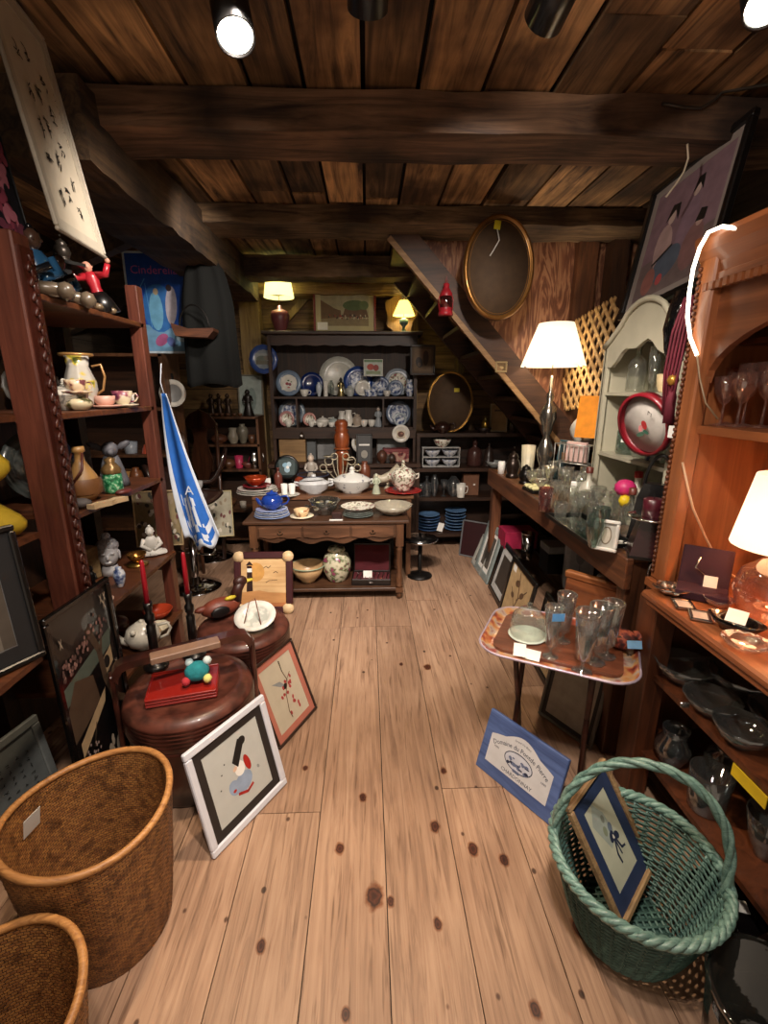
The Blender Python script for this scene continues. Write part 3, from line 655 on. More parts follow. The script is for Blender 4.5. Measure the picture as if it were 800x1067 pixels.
def ware(kind, name, label, cat, loc, w, h, mat, group=None, n=20, sx=1, sy=1, rot=None, flute=0, nf=0, parts=()):
    """a turned vessel; parts = names among handle, handles, spout, lid, flame, tag, rimband"""
    b = M(); b.lathe(prof(kind, w, h), n=n, sx=sx, sy=sy, flute=flute, nf=nf)
    if not parts:
        o = b.obj(name, mat, None, loc, (0, 0, 0) if rot is None else ((0, 0, rot) if isinstance(rot, (int, float)) else rot)); return tag(o, label, cat, group)
    t = thing(name, label, cat, loc, rot if rot is not None else 0, group); b.obj('body', mat, t)
    for p_ in parts:
        pn, pmat = p_ if isinstance(p_, tuple) else (p_, mat); b = M(); rw = w/2*sx
        if pn == 'handle': b.tube([(rw*.8+rw*.0, 0, h*.78), (rw*1.35, 0, h*.82), (rw*1.5, 0, h*.6), (rw*1.3, 0, h*.35), (rw*.8, 0, h*.25)], max(.0022, rw*.09), 6); b.obj('handle', pmat, t)
        elif pn == 'handles':
            for s in (-1, 1): b = M(); b.tube([(s*rw*.9, 0, h*.55), (s*rw*1.22, 0, h*.6), (s*rw*1.2, 0, h*.45), (s*rw*.9, 0, h*.4)], max(.0025, rw*.07), 6); b.obj('handle', pmat, t)
        elif pn == 'spout': b.tube([(-rw*.75, 0, h*.3), (-rw*1.15, 0, h*.42), (-rw*1.4, 0, h*.7)], [rw*.28, rw*.2, rw*.11], 8); b.obj('spout', pmat, t)
        elif pn == 'lid': b.lathe([(rw*.55, h*.98), (rw*.5, h*1.04), (rw*.12, h*1.1), (rw*.14, h*1.17), (0, h*1.2)], n=14); b.obj('lid', pmat, t)
        elif pn == 'cap': b.lathe([(rw*.4, h*.96), (rw*.42, h*1.1), (0, h*1.12)], n=12); b.obj('cap', pmat, t)
        elif pn == 'tag': b.box((0, -w*.5*sy-.003, h*.35), (.022, .001, .016), r=(R(8), 0, R(6))); b.obj('price_tag', PAPER, t)
        elif pn == 'saucer': b.lathe([(0, -.006), (w*.35, -.006), (w*.75, .004), (w*.74, .008), (w*.3, 0), (0, 0)], n=20); b.obj('saucer', pmat, t)
        elif pn == 'wick': b.tube([(0, 0, h*.96), (.001, 0, h+.012)], .0012, 5); b.obj('wick', BLACK, t)
        elif pn == 'rimband': b.lathe([(rw*.97, h*.96), (rw*1.03, h*.97), (rw*1.02, h*1.01), (rw*.95, h)], n=n); b.obj('rim_band', pmat, t)
        elif pn == 'knob': b.ball((0, 0, h*1.03), w*.07, 8); b.obj('knob', pmat, t)
    return t
def plate(name, label, loc, r, rim, mid, tilt=12, yaw=0, group=None, easel=False, cat='plate', n=28, flute=0, sx=1):
    """plate on edge facing -Y, resting at loc"""
    t = thing(name, label, cat, loc, (0, 0, yaw), group)
    b = M(); Rx = (R(90-tilt), 0, 0); c = (0, 0, r*math.cos(R(tilt))+.001)
    b.lathe([(0, 0, 0), (r*.58, .0, 0), (r*.66, .006, 0), (r, .016, 1), (r, .019, 1), (r*.66, .010, 1), (r*.6, .004, 0), (0, .004, 0)], c, n, rot=Rx, flute=flute, nf=12, sx=sx)
    o = b.obj('dish', [mid, rim], t)
    if easel: b = M(); b.tube([(-r*.3, -.03, 0), (0, .02, r*1.1), (r*.3, -.03, 0)], .002, 6); b.tube([(0, .02, r*1.1), (0, .06, 0)], .002, 6); b.obj('stand', IRON, t)
    return t
def art(parent, w, h, bg, shapes, x0=0, z0=0, y=0, name='print', nobg=False):
    """flat printed picture; shapes in 0..1 coordinates"""
    b = M(); mats = [bg]
    if not nobg: b.poly([(x0, z0), (x0+w, z0), (x0+w, z0+h), (x0, z0+h)], y)
    for i, s in enumerate(shapes):
        m = s[-1]
        if m not in mats: mats.append(m)
        b.mi = mats.index(m); yy = y-.0004-.00005*i
        if s[0] == 'e':
            _, cx, cz, rx, rz, ro, _m = s; pts = []
            for k in range(18):
                a = 2*math.pi*k/18; u, v = rx*math.cos(a), rz*math.sin(a); pts.append((x0+(cx+u*math.cos(ro)-v*math.sin(ro))*w, z0+(cz+u*math.sin(ro)+v*math.cos(ro))*h))
            b.poly(pts, yy)
        elif s[0] == 'p': b.poly([(x0+p[0]*w, z0+p[1]*h) for p in s[1]], yy)
        elif s[0] == 'l':
            P = [(x0+p[0]*w, z0+p[1]*h) for p in s[1]]; lw = s[2]*w
            for a, c in zip(P, P[1:]):
                d = Vector((c[0]-a[0], c[1]-a[1])); 
                if d.length < 1e-6: continue
                nn = Vector((-d.y, d.x)).normalized()*lw/2; e_ = d.normalized()*lw*.25
                b.poly([(a[0]-nn.x-e_.x, a[1]-nn.y-e_.y), (c[0]-nn.x+e_.x, c[1]-nn.y+e_.y), (c[0]+nn.x+e_.x, c[1]+nn.y+e_.y), (a[0]+nn.x-e_.x, a[1]+nn.y-e_.y)], yy)
    return b.obj(name, mats, parent, noflip=True)
def frame(name, label, cat, loc, yaw, tilt, w, h, bw, fm, mats=None, bg=None, shapes=(), d=.018, roll=0, group=None, glass=False, mw=.03, extra=None):
    """rectangular picture; front faces -Y before turning"""
    t = thing(name, label, cat, loc, None, group)
    t.rotation_euler = (Matrix.Rotation(yaw, 3, 'Z') @ Matrix.Rotation(-tilt, 3, 'X') @ Matrix.Rotation(-roll, 3, 'Y')).to_euler()
    b = M()
    for x0, x1, z0, z1 in ((0, w, 0, bw), (0, w, h-bw, h), (0, bw, bw, h-bw), (w-bw, w, bw, h-bw)): b.bb(x0, x1, -d/2, d/2, z0, z1, bev=min(.004, bw*.3))
    b.obj('frame', fm, t)
    b = M(); b.bb(bw*.5, w-bw*.5, d*.15, d*.4, bw*.5, h-bw*.5); b.obj('backing', pm('#5a4632', .8), t)
    if mats is not None:
        b = M(); y = d*.1
        for x0, x1, z0, z1 in ((bw, w-bw, bw, bw+mw), (bw, w-bw, h-bw-mw, h-bw), (bw, bw+mw, bw+mw, h-bw-mw), (w-bw-mw, w-bw, bw+mw, h-bw-mw)): b.bb(x0, x1, y-.002, y+.0, z0, z1)
        b.obj('mat_board', mats, t)
    else: mw = 0
    art(t, w-2*bw-2*mw, h-2*bw-2*mw, bg, shapes, bw+mw, bw+mw, d*.08)
    if glass: b = M(); b.bb(bw, w-bw, -d*.1, -d*.05, bw, h-bw); b.obj('glazing', glassm('#ffffff', .05, .97, .01), t)
    return t
def strokes(n, x, z, s, m):
    """one brush-written character as a few strokes"""
    out = []
    for _ in range(n):
        a = random.uniform(-.6, 1.9); l = random.uniform(.4, 1)*s; cx, cz = x+random.uniform(-.35, .35)*s, z+random.uniform(-.3, .3)*s
        out.append(('l', [(cx-math.cos(a)*l/2, cz-math.sin(a)*l*.28), (cx+.1*s, cz+.04*s), (cx+math.cos(a)*l/2, cz+math.sin(a)*l*.28)], s*random.uniform(.10, .18), m))
    return out
def fig(name, label, cat, loc, h, robe, skin, hair=None, group=None, seated=False, yaw=0, arms=True):
    """small standing or seated figurine"""
    t = thing(name, label, cat, loc, yaw, group); b = M()
    if seated:
        b.ball((0, 0, h*.12), h*.34, 14, (1.25, .8, .36)); b.ball((0, 0, h*.42), h*.24, 12, (.95, .7, 1.25))
        for s in (-1, 1): b.tube([(s*h*.2, 0, h*.6), (s*h*.3, -.02*h, h*.38), (s*h*.05, -h*.22, h*.25)], [h*.08, h*.075, h*.05], 8)
        for s in (-1, 1): b.tube([(s*h*.12, -.02*h, h*.14), (s*h*.38, -h*.1, h*.12), (-s*h*.1, -h*.27, h*.1)], [h*.11, h*.11, h*.06], 8)
    else:
        b.lathe([(0, 0), (h*.2, 0), (h*.21, h*.03), (h*.13, h*.35), (h*.1, h*.5), (h*.14, h*.68), (h*.12, h*.76), (h*.045, h*.82), (0, h*.83)], n=14, sy=.75, flute=.05, nf=6)
        if arms:
            for s in (-1, 1): b.tube([(s*h*.12, 0, h*.74), (s*h*.18, -.03*h, h*.58), (s*h*.08, -h*.12, h*.5)], [h*.045, h*.04, h*.028], 6)
    b.obj('body', robe, t)
    zc = h*.88 if not seated else h*.84; r = h*.1 if not seated else h*.14
    b = M(); b.ball((0, 0, zc), r, 12, (.9, .95, 1.15)); b.ball((0, -r*.95, zc-.1*r), r*.18, 6); b.tube([(0, 0, zc-r*1.5), (0, 0, zc-r*.6)], r*.45, 8)
    for s in (-1, 1): b.ball((s*r*.85, 0, zc), r*.22, 6)
    b.obj('head', skin, t)
    if hair: b = M(); b.ball((0, r*.2, zc+r*.35), r*1.0, 10, (.98, .95, .95)); b.ball((0, r*.3, zc+r*1.35), r*.35, 8); b.obj('hair', hair, t)
    return t
def boxy(name, label, cat, loc, d, mat, yaw=0, group=None, lid=None, tagp=False, tilt=0):
    t = thing(name, label, cat, loc, (R(tilt), 0, yaw), group); w, dd, h = d
    b = M(); b.bb(-w/2, w/2, -dd/2, dd/2, 0, h*(.75 if lid else 1), bev=.003); b.obj('body', mat, t)
    if lid: b = M(); b.bb(-w/2-.002, w/2+.002, -dd/2-.002, dd/2+.002, h*.75, h, bev=.004); b.obj('lid', lid, t)
    if tagp: b = M(); b.box((w*.2, -dd/2-.002, h*.5), (.02, .001, .015)); b.obj('price_tag', PAPER, t)
    return t
def table_lamp(name, label, loc, base, shade, shade_h, r0, r1, zs, e=18, col='#ffd9a0', finial=True, basep=None, n=36):
    t = thing(name, label, 'lamp', loc)
    b = M(); b.lathe(basep, n=24); b.obj('base', base, t)
    b = M(); b.lathe([(r0, zs), (r1, zs+shade_h), (r1-.002, zs+shade_h), (r0-.002, zs)], n=n, flute=.006, nf=n//2); b.obj('lamp_shade', shade, t)
    b = M(); b.tube([(0, 0, basep[-1][1]), (0, 0, zs+shade_h+.01)], .003, 6); b.tube([(-r1*.98, 0, zs+shade_h-.006), (r1*.98, 0, zs+shade_h-.006)], .0015, 5); b.ball((0, 0, zs+shade_h+.015), .007, 8); b.obj('harp', BRASS, t)
    b = M(); b.ball((0, 0, zs+shade_h*.42), .026, 12, (1, 1, 1.3)); b.obj('bulb', emitm('#ffe9c4', 14), t)
    l = lamp('POINT', Vector(loc)+Vector((0, 0, zs+shade_h*.45)), e, col, .03)
    return t
# ================================================================== FLOOR ITEMS, LEFT
INK = pm('#15110f', .6); RED = pm('#a5231d', .4); PINK = pm('#b56a5a', .6); PETAL = pm('#a63a3a', .6); SKY = pm('#8fa0b8', .6); LEAF = pm('#5b6f4e', .6)
OFFW = pm('#cfccc2', .7, var=.04); SKINP = pm('#d9b79c', .6); GREYM = pm('#8a8d8c', .6); BROWNP = pm('#5f4630', .6); TAN = pm('#b89b70', .6)
def weave_mat(name, c1, c2, c3):
    return voro(name, [(.34, c1), (.5, c2), (.66, c3)], 55, .6, 0, bump=.4)
def cyl_weave(name, c1, c2, c3, ku, kv, bump=.6):
    m, nt, out = newmat(name); p = N(nt, 'ShaderNodeBsdfPrincipled', Roughness=.55); tc = N(nt, 'ShaderNodeTexCoord'); sp = N(nt, 'ShaderNodeSeparateXYZ'); L(nt, tc.outputs['Object'], sp.inputs[0])
    a2 = N(nt, 'ShaderNodeMath', operation='ARCTAN2'); L(nt, sp.outputs['Y'], a2.inputs[0]); L(nt, sp.outputs['X'], a2.inputs[1])
    mu = N(nt, 'ShaderNodeMath', operation='MULTIPLY'); mu.inputs[1].default_value = ku; L(nt, a2.outputs[0], mu.inputs[0])
    mv = N(nt, 'ShaderNodeMath', operation='MULTIPLY'); mv.inputs[1].default_value = kv; L(nt, sp.outputs['Z'], mv.inputs[0])
    cb_ = N(nt, 'ShaderNodeCombineXYZ'); L(nt, mu.outputs[0], cb_.inputs[0]); L(nt, mv.outputs[0], cb_.inputs[1])
    br = N(nt, 'ShaderNodeTexBrick', Scale=1.0); br.inputs['Color1'].default_value = C(c2); br.inputs['Color2'].default_value = C(c3); br.inputs['Mortar'].default_value = C(c1); br.inputs['Mortar Size'].default_value = .07; br.inputs['Mortar Smooth'].default_value = .6; br.inputs['Brick Width'].default_value = 1.0; br.inputs['Row Height'].default_value = .5; br.inputs['Bias'].default_value = -.1
    L(nt, cb_.outputs[0], br.inputs['Vector']); no = N(nt, 'ShaderNodeTexNoise', Scale=30.0, Detail=4.0); L(nt, tc.outputs['Object'], no.inputs['Vector']); r = ramp(nt, [(.35, (.35, .3, .26, 1)), (.52, (1, 1, 1, 1))]); L(nt, no.outputs['Fac'], r.inputs[0])
    mx = N(nt, 'ShaderNodeMix', data_type='RGBA', blend_type='MULTIPLY'); mx.inputs[0].default_value = .8; L(nt, br.outputs['Color'], mx.inputs[6]); L(nt, r.outputs[0], mx.inputs[7]); L(nt, mx.outputs[2], p.inputs['Base Color'])
    iv = N(nt, 'ShaderNodeMath', operation='SUBTRACT'); iv.inputs[0].default_value = 1; L(nt, br.outputs['Fac'], iv.inputs[1]); bn = N(nt, 'ShaderNodeBump', Strength=bump, Distance=.004); L(nt, iv.outputs[0], bn.inputs['Height']); L(nt, bn.outputs[0], p.inputs['Normal']); L(nt, p.outputs[0], out.inputs[0]); return m
SEA = cyl_weave('woven_seagrass', '#3a2212', '#a8743c', '#80502a', 13, 62); SEAR = wood('#8a5a30', '#c08a50', .5, 'X', 3)
def basket(label, c, r0, r1, h, sx, sy, yaw, nu=150, nv=40):
    t = thing('woven_basket', label, 'basket', c, yaw)
    def wl(sgn, off):
        def fn(u, v):
            a = 2*math.pi*u; r = r0+(r1-r0)*(v**.8)+off
            r += .0022*math.sin(v*75)*math.cos(a*60)
            return (r*math.cos(a)*sx, r*math.sin(a)*sy, .004+h*v+.012*math.sin(2*a)*v)
        return fn
    b = M(); b.grid(wl(1, 0), nu, nv, closed=True); b.obj('wall', SEA, t, noflip=True)
    b = M(); b.grid(wl(1, -.010), nu, nv, closed=True); b.obj('lining', SEA, t, noflip=True)
    b = M(); b.lathe([(0, .012), (r0-.006, .012), (r0, .002), (0, 0)], n=40, sx=sx, sy=sy); b.obj('base', SEA, t)
    rim = []
    for k in range(60): a = 2*math.pi*k/60; rim.append(((r1-.005)*math.cos(a)*sx, (r1-.005)*math.sin(a)*sy, h+.006+.012*math.sin(2*a)))
    b = M(); b.tube(rim, .010, 8, closed=True); b.obj('rim', SEAR, t); return t
bk = basket('large tan woven seagrass basket with a paper tag on its inside wall', (-.80, 1.08, 0), .165, .215, .45, 1.0, 1.0, 0)
b = M(); b.box((-.182, .015, .385), (.001, .055, .065), r=(0, R(12), R(-10))); b.obj('price_tag', PAPER, bk)
basket('smaller reddish woven basket cut off by the lower left corner', (-.80, .66, 0), .14, .19, .36, 1.0, 1.0, .4)
# white framed print
ELE = [('e', .52, .32, .17, .13, .2, SKY), ('e', .36, .34, .09, .11, .5, SKY), ('e', .52, .52, .09, .1, 0, PAPER), ('p', [(.5, .55), (.72, .85), (.6, .9), (.42, .66)], INK), ('e', .66, .84, .07, .06, 0, INK),
       ('e', .66, .52, .05, .12, .2, RED), ('l', [(.4, .22), (.55, .16), (.66, .2)], .04, RED), ('e', .35, .3, .03, .02, 0, RED), ('e', .22, .62, .012, .01, 0, INK), ('e', .3, .72, .012, .01, 0, INK), ('e', .15, .45, .012, .01, 0, INK), ('e', .82, .35, .02, .03, .5, GREYM), ('e', .44, .56, .04, .03, .4, SKINP)]
frame('framed_print', 'white framed print with a black mat leaning on the red lacquer box', 'picture', (-.555, 1.271, .002), R(58), R(14.6), .381, .405, .028, pm('#d3d5de', .4, var=.02), pm('#241c18', .7), pm('#b9bbb6', .6, var=.03), ELE, mw=.032)
BR = [('l', [(.62, .95), (.6, .8), (.66, .62), (.5, .45), (.42, .2), (.45, .08)], .02, BROWNP), ('l', [(.6, .6), (.8, .7)], .015, BROWNP), ('p', [(.22, .72), (.45, .68), (.58, .55), (.42, .6)], GREYM), ('e', .55, .56, .06, .04, .4, INK)]
random.seed(3)
for k in range(16): BR.append(('e', .42+random.uniform(-.08, .38), random.choice([.2, .3, .55, .6, .5, .15])+random.uniform(-.06, .08), .035, .026, random.random()*3, PETAL))
for k in range(6): BR.append(('e', .6, .95-.03*k, .016, .01, .5, INK))
frame('framed_print', 'narrow dark framed print of a bird on a red blossom branch with a pink mat', 'picture', (-.415, 1.774, .002), R(64), R(20.5), .319, .398, .012, pm('#2b1a12', .4), pm('#b06a58', .7, var=.05), pm('#bdb29c', .7, var=.04), BR, mw=.03)
# lacquer boxes
LAC = voro('red_brown_lacquer', [(.35, '#24120e'), (.55, '#46221a'), (.7, '#5c3226')], 9, .32, .4); LACT = voro('red_brown_lacquer_worn', [(.35, '#3c2019'), (.6, '#65382c')], 14, .4, .25)
def lacquer_box(label, c, r, h, yaw, hh=.62, handle=True, cs=1.0):
    t = thing('lacquer_box', label, 'lacquer box', c, yaw)
    b = M(); P = [(0, 0), (r*.86, 0), (r*.9, .02), (r*.9, .05), (r*.98, h*.2), (r, h*.35), (r*.97, h*.6), (r*.99, h*.64), (r*.99, h*.68), (0, h*.68)]; b.lathe(P, n=56); b.obj('body', LAC, t)
    b = M(); b.lathe([(r*1.0, h*.685), (r*1.02, h*.72), (r*1.02, h*.9), (r*.97, h*.97), (r*.8, h), (r*.78, h*.985), (r*.3, h*.99), (0, h*.99)], n=56); lid = b.obj('lid', LACT, t)
    b = M()
    for k in range(5): b.lathe([(r*1.02, h*(.73+.04*k)), (r*1.03, h*(.74+.04*k)), (r*1.02, h*(.755+.04*k))], n=56)
    b.obj('rattan_bands', LAC, lid)
    if handle:
        for s in (-1, 1): b = M(); b.box((s*(r+.016), 0, hh/2), (.018, .05, hh-.02), bev=.004); b.obj('handle_post', LAC, t)
        pts = []
        for k in range(17): a = math.pi*k/16; pts.append((-(r+.016)*math.cos(a)*(1 if abs(math.cos(a)) < .9 else 1), hh-.02+.055*min(1, math.sin(a)*2.2)))
        out = pts+[(x*.93, z-.028) for x, z in reversed(pts)]
        b = M(); b.prism(out, .055); hb = b.obj('handle_bar', LAC, t, loc=(0, -.0275, 0))
        b = M(); b.bb(-.13, .13, -.029, .029, hh+.012, hh+.039, bev=.003); b.obj('worn_grip', pm('#8d6f5c', .5, coat=.3), hb)
    return t
lb1 = lacquer_box('large round red-brown lacquer box with an arched handle, in front of the other', (-.75, 1.70, 0), .25, .42, R(28), .56)
lb2 = lacquer_box('round red-brown lacquer box without handle, holding a duck decoy and plate', (-.67, 2.24, 0), .235, .40, 0, handle=False)
LT1 = .42
# red trays
for i in range(3):
    b = M(); w, d = .25, .165
    b.bb(-w/2, w/2, -d/2, d/2, 0, .004); b.bb(-w/2-.004, w/2+.004, -d/2-.006, -d/2, .0, .01, bev=.002); b.bb(-w/2-.004, w/2+.004, d/2, d/2+.006, 0, .01, bev=.002); b.bb(-w/2-.006, -w/2, -d/2, d/2, 0, .01, bev=.002); b.bb(w/2, w/2+.006, -d/2, d/2, 0, .01, bev=.002)
    p = at(192, 716, Z=.43); o = b.obj('lacquer_tray', pm('#8f1f17', .3, coat=.5, var=.06), None, (p.x, p.y, .424+i*.0125), (R(3), 0, R(14)))
    tag(o, ['bottom red lacquer tray of the three stacked on the lacquer box', 'middle red lacquer tray of the three stacked on the lacquer box', 'top red lacquer tray of the three, under the teal toy'][i], 'tray', 'red trays on the lacquer box')
p = at(206, 706, Z=.47); t = thing('stuffed_toy', 'small teal knitted ball toy with red and yellow feet on the red trays', 'toy', (p.x, p.y, .462), .3)
t.scale = (1.3, 1.3, 1.3); b = M(); b.ball((0, 0, .03), .034, 14, (1.1, 1, .9)); b.obj('body', pm('#1f7f88', .9, bump=.6, scale=60), t)
for n_, c_, xy in (('red_foot', '#b8323c', (-.032, -.022)), ('yellow_foot', '#d6cf7a', (.03, -.026)), ('ear', '#b9cdd0', (-.02, .012)), ('ear', '#c9d9da', (.032, .008))):
    b = M(); b.ball((xy[0], xy[1], .014 if 'foot' in n_ else .056), .014, 8); b.obj(n_, pm(c_, .9), t)
# candlesticks
for (px, py, tip, lb) in ((163, 694, 583, 'left black candlestick with a red taper candle on the lacquer box'), (203, 682, 575, 'right black candlestick with a red taper candle behind the other')):
    p = at(px, py, Z=.425); top = at(px-13, tip, Y=p.y).z; H0 = top-.425
    t = thing('candlestick', lb, 'candlestick', (p.x, p.y, .423)); t.rotation_euler = (0, 0, 0)
    b = M(); b.lathe([(0, 0), (.05, 0), (.052, .008), (.03, .014), (.014, .03), (.012, .05), (.019, .055), (.019, H0*.4), (.013, H0*.42), (.02, H0*.45), (.02, H0*.5), (.012, H0*.52), (.018, H0*.58), (.018, H0*.62), (0, H0*.6)], n=18); b.obj('stick', pm('#0e0c0c', .35, coat=.3), t)
for i, (px, py, tip) in enumerate(((163, 694, 583), (203, 682, 575))):
    p = at(px, py, Z=.425); top = at(px-13, tip, Y=p.y).z; H0 = top-.425
    b = M(); b.tube([(0, 0, H0*.56), (0, 0, H0*.8), (0, 0, H0*.98), (0, 0, H0)], [.0115, .0105, .0085, .004], 12)
    o = b.obj('taper_candle', pm('#a81527', .35, coat=.2), None, (p.x, p.y, .423)); tag(o, ['red taper candle in the left black candlestick', 'red taper candle in the right black candlestick'][i], 'candle')
# duck decoy and plate
p = at(238, 640, Z=.4); t = thing('duck_decoy', 'painted wooden duck decoy in reddish brown and black on the rear lacquer box', 'duck decoy', (p.x-.03, p.y-.02, .40), R(38))
b = M(); b.ball((0, 0, .055), .055, 16, (2.0, 1.05, .95)); b.ball((-.1, 0, .07), .03, 10, (1.4, .7, .6)); b.obj('body', pm('#7b3a28', .5, coat=.3, scale=8, var=.35), t)
b = M(); b.tube([(.08, 0, .075), (.10, 0, .13), (.115, 0, .165)], [.036, .027, .03], 12); b.ball((.118, 0, .172), .035, 12, (1.15, .85, .9)); b.obj('head', pm('#3a1d16', .45), t)
b = M(); b.ball((.165, 0, .165), .02, 8, (1.7, .8, .45)); b.obj('bill', pm('#c9b23c', .5), t)
b = M(); b.ball((.045, -.03, .105), .025, 8, (1.4, .6, .5)); b.obj('wing_patch', pm('#c4b02f', .5), t)
b = M(); b.ball((-.02, -.05, .05), .035, 10, (1.6, .35, .9)); b.obj('wing', pm('#141010', .4), t)
p = at(268, 650, Z=.4); t = plate('serving_plate', 'white leaf patterned plate resting in a wire stand on the rear lacquer box', (p.x, p.y-.02, .402), .095, WHITE, voro('leaf_plate', [(.45, '#b9bcb2'), (.55, '#dad8cd')], 30), 62, R(-8), sx=1.15)
b = M(); b.tube([(-.05, -.05, .01), (-.03, .0, .13), (0, .01, .15), (.05, -.05, .01)], .003, 6); b.obj('wire_stand', pm('#8a5a48', .5), t)
# game board / wooden tray picture
PURP = pm('#3c1418', .5); MAPLE = wood('#b98f5c', '#dcb987', .5, 'X', 1.0)
GB = thing('inlaid_tray', 'square inlaid wooden tray with a lighthouse scene leaning on the table', 'tray', (-.995, 2.95, .01)); GB.location = tuple(at(243, 628, Z=.0).to_tuple()); GB.location.z = .003
GB.rotation_euler = (R(-15), 0, 0); w, h = .427, .454
GB.location = (-.985, 3.12, .003)
b = M(); b.bb(.05, w-.05, -.004, .008, .05, h-.05); b.obj('panel', MAPLE, GB)
b = M()
for x0, x1, z0, z1 in ((.065, w-.065, 0, .05), (.065, w-.065, h-.05, h), (0, .05, .065, h-.065), (w-.05, w, .065, h-.065)): b.bb(x0, x1, -.018, .014, z0, z1, bev=.006)
b.obj('purple_sides', PURP, GB)
for cx, cz in ((.035, .035), (w-.035, .035), (.035, h-.035), (w-.035, h-.035)):
    b = M(); b.lathe([(0, 0), (.037, 0), (.04, .004), (.04, .032), (0, .034)], (cx, .015, cz), 20, rot=(R(90), 0, 0)); b.obj('corner_block', wood('#c9a878', '#e3c9a0', .5, 'X', 1), GB)
art(GB, w-.1, h-.1, wood('#c79e6a', '#e0bd8a', .5, 'X', 1), [('e', .32, .72, .2, .2, 0, pm('#cf9a52', .5)), ('p', [(.12, .3), (.13, .85), (.24, .85), (.26, .3)], pm('#2e1812', .5)), ('p', [(.13, .72), (.13, .8), (.24, .8), (.24, .72)], PAPER), ('p', [(.1, .86), (.185, .95), (.27, .86)], pm('#2e1812', .5)), ('p', [(0, 0), (1, 0), (1, .28), (.6, .3), (.4, .34), (0, .3)], wood('#b07a48', '#cf9a62', .5, 'X', 1)), ('p', [(0, 0), (1, 0), (1, .08), (0, .06)], wood('#9a5c34', '#b9784a', .5, 'X', 1)), ('l', [(.5, .8), (.56, .84), (.6, .8), (.66, .85)], .012, INK), ('l', [(.72, .7), (.77, .73), (.82, .7)], .012, INK), ('l', [(.55, .5), (.62, .54), (.8, .55)], .01, INK)], .05, .05, -.0045, 'inlay')
# black lacquer panel with tree, and frames at the left edge
PEARL = pm('#9a8f80', .35); LBR = pm('#4b3b2e', .5)
TR = [('p', [(0, .62), (.9, .72), (.95, .80), (0, .70)], pm('#4f5a52', .5)), ('p', [(.02, .45), (.55, .52), (.5, .66), (.2, .7), (.02, .6)], LBR), ('p', [(.1, .36), (.62, .5), (.66, .56), (.1, .43)], pm('#a58f70', .5)), ('p', [(.7, .6), (.9, .64), (.9, .72), (.7, .68)], pm('#a58f70', .5)), ('e', .78, .66, .06, .03, 0, INK), ('l', [(.98, .42), (.8, .48), (.7, .6), (.68, .74), (.55, .86)], .09, LBR), ('l', [(.69, .7), (.78, .82), (.8, .88)], .04, LBR), ('l', [(.6, .83), (.4, .82)], .03, LBR), ('l', [(.3, .36), (.4, .45)], .015, LBR)]
for k in range(70):
    u = random.random(); x_ = .05+.85*u; z_ = .76+.08*u+random.uniform(-.03, .04)+(.05 if .55 < u < .75 else 0); TR.append(('e', x_, z_, .017, .009, 0, pm(random.choice(['#7a5a56', '#8f6f68', '#5a4440']), .5)))
for k in range(12): TR.append(('e', .28+random.uniform(-.12, .12), .36+random.uniform(-.03, .03), .014, .007, 0, pm('#8f7d78', .5)))
for x_, z_ in ((.1, .89), (.86, .95), (.93, .95), (.9, .92), (.93, .62), (.94, .57)):
    TR.append(('e', x_, z_, .03, .006, .8, PEARL)); TR.append(('e', x_, z_, .03, .006, -.8, PEARL))
for cx, cz, rx, rz, ro, m_ in ((.55, .2, .07, .1, .3, PEARL), (.72, .22, .08, .08, -.5, PEARL), (.85, .25, .07, .07, .3, pm('#7f7466', .5)), (.66, .1, .12, .06, 0, pm('#4d5c48', .5)), (.85, .12, .09, .07, .4, pm('#6a6f5c', .5)), (.6, .3, .03, .03, 0, PEARL)): TR.append(('e', cx, cz, rx, rz, ro, m_))
frame('lacquer_screen', 'black lacquer panel picturing a tree, river and blossoms, leaning beside the shelf post', 'panel', (-1.005, 1.335, .004), R(88), R(1), .355, .90, .022, pm('#0b0a0a', .25, coat=.6), None, pm('#0d0c0d', .3, coat=.5), TR)
SILV = pm('#8f9296', .3, .6)
frame('framed_print', 'black frame with a silver inner line and a grey scroll, upper left edge', 'picture', (-1.10, 1.115, .803), R(64), R(4), .215, .42, .018, BLACK, pm('#1c1d20', .6), pm('#4a433c', .7), [('p', [(.0, .0), (.6, .0), (.6, 1), (0, 1)], pm('#6d675f', .7)), ('p', [(.1, .3), (.5, .3), (.5, .7), (.1, .7)], pm('#8f9396', .7)), ('l', [(.99, 0), (.99, 1)], .03, SILV), ('l', [(0, .01), (1, .01)], .03, SILV)], mw=.045)
GC = []
for c_ in range(4):
    for r_ in range(9): GC += strokes(3, .3+c_*.16, .2+r_*.075, .06, INK)
frame('framed_print', 'pale grey framed calligraphy low at the left edge behind the big basket', 'picture', (-1.235, 1.23, .02), R(78), R(9), .27, .42, .03, pm('#787d7c', .5), None, pm('#6b706f', .6), GC)
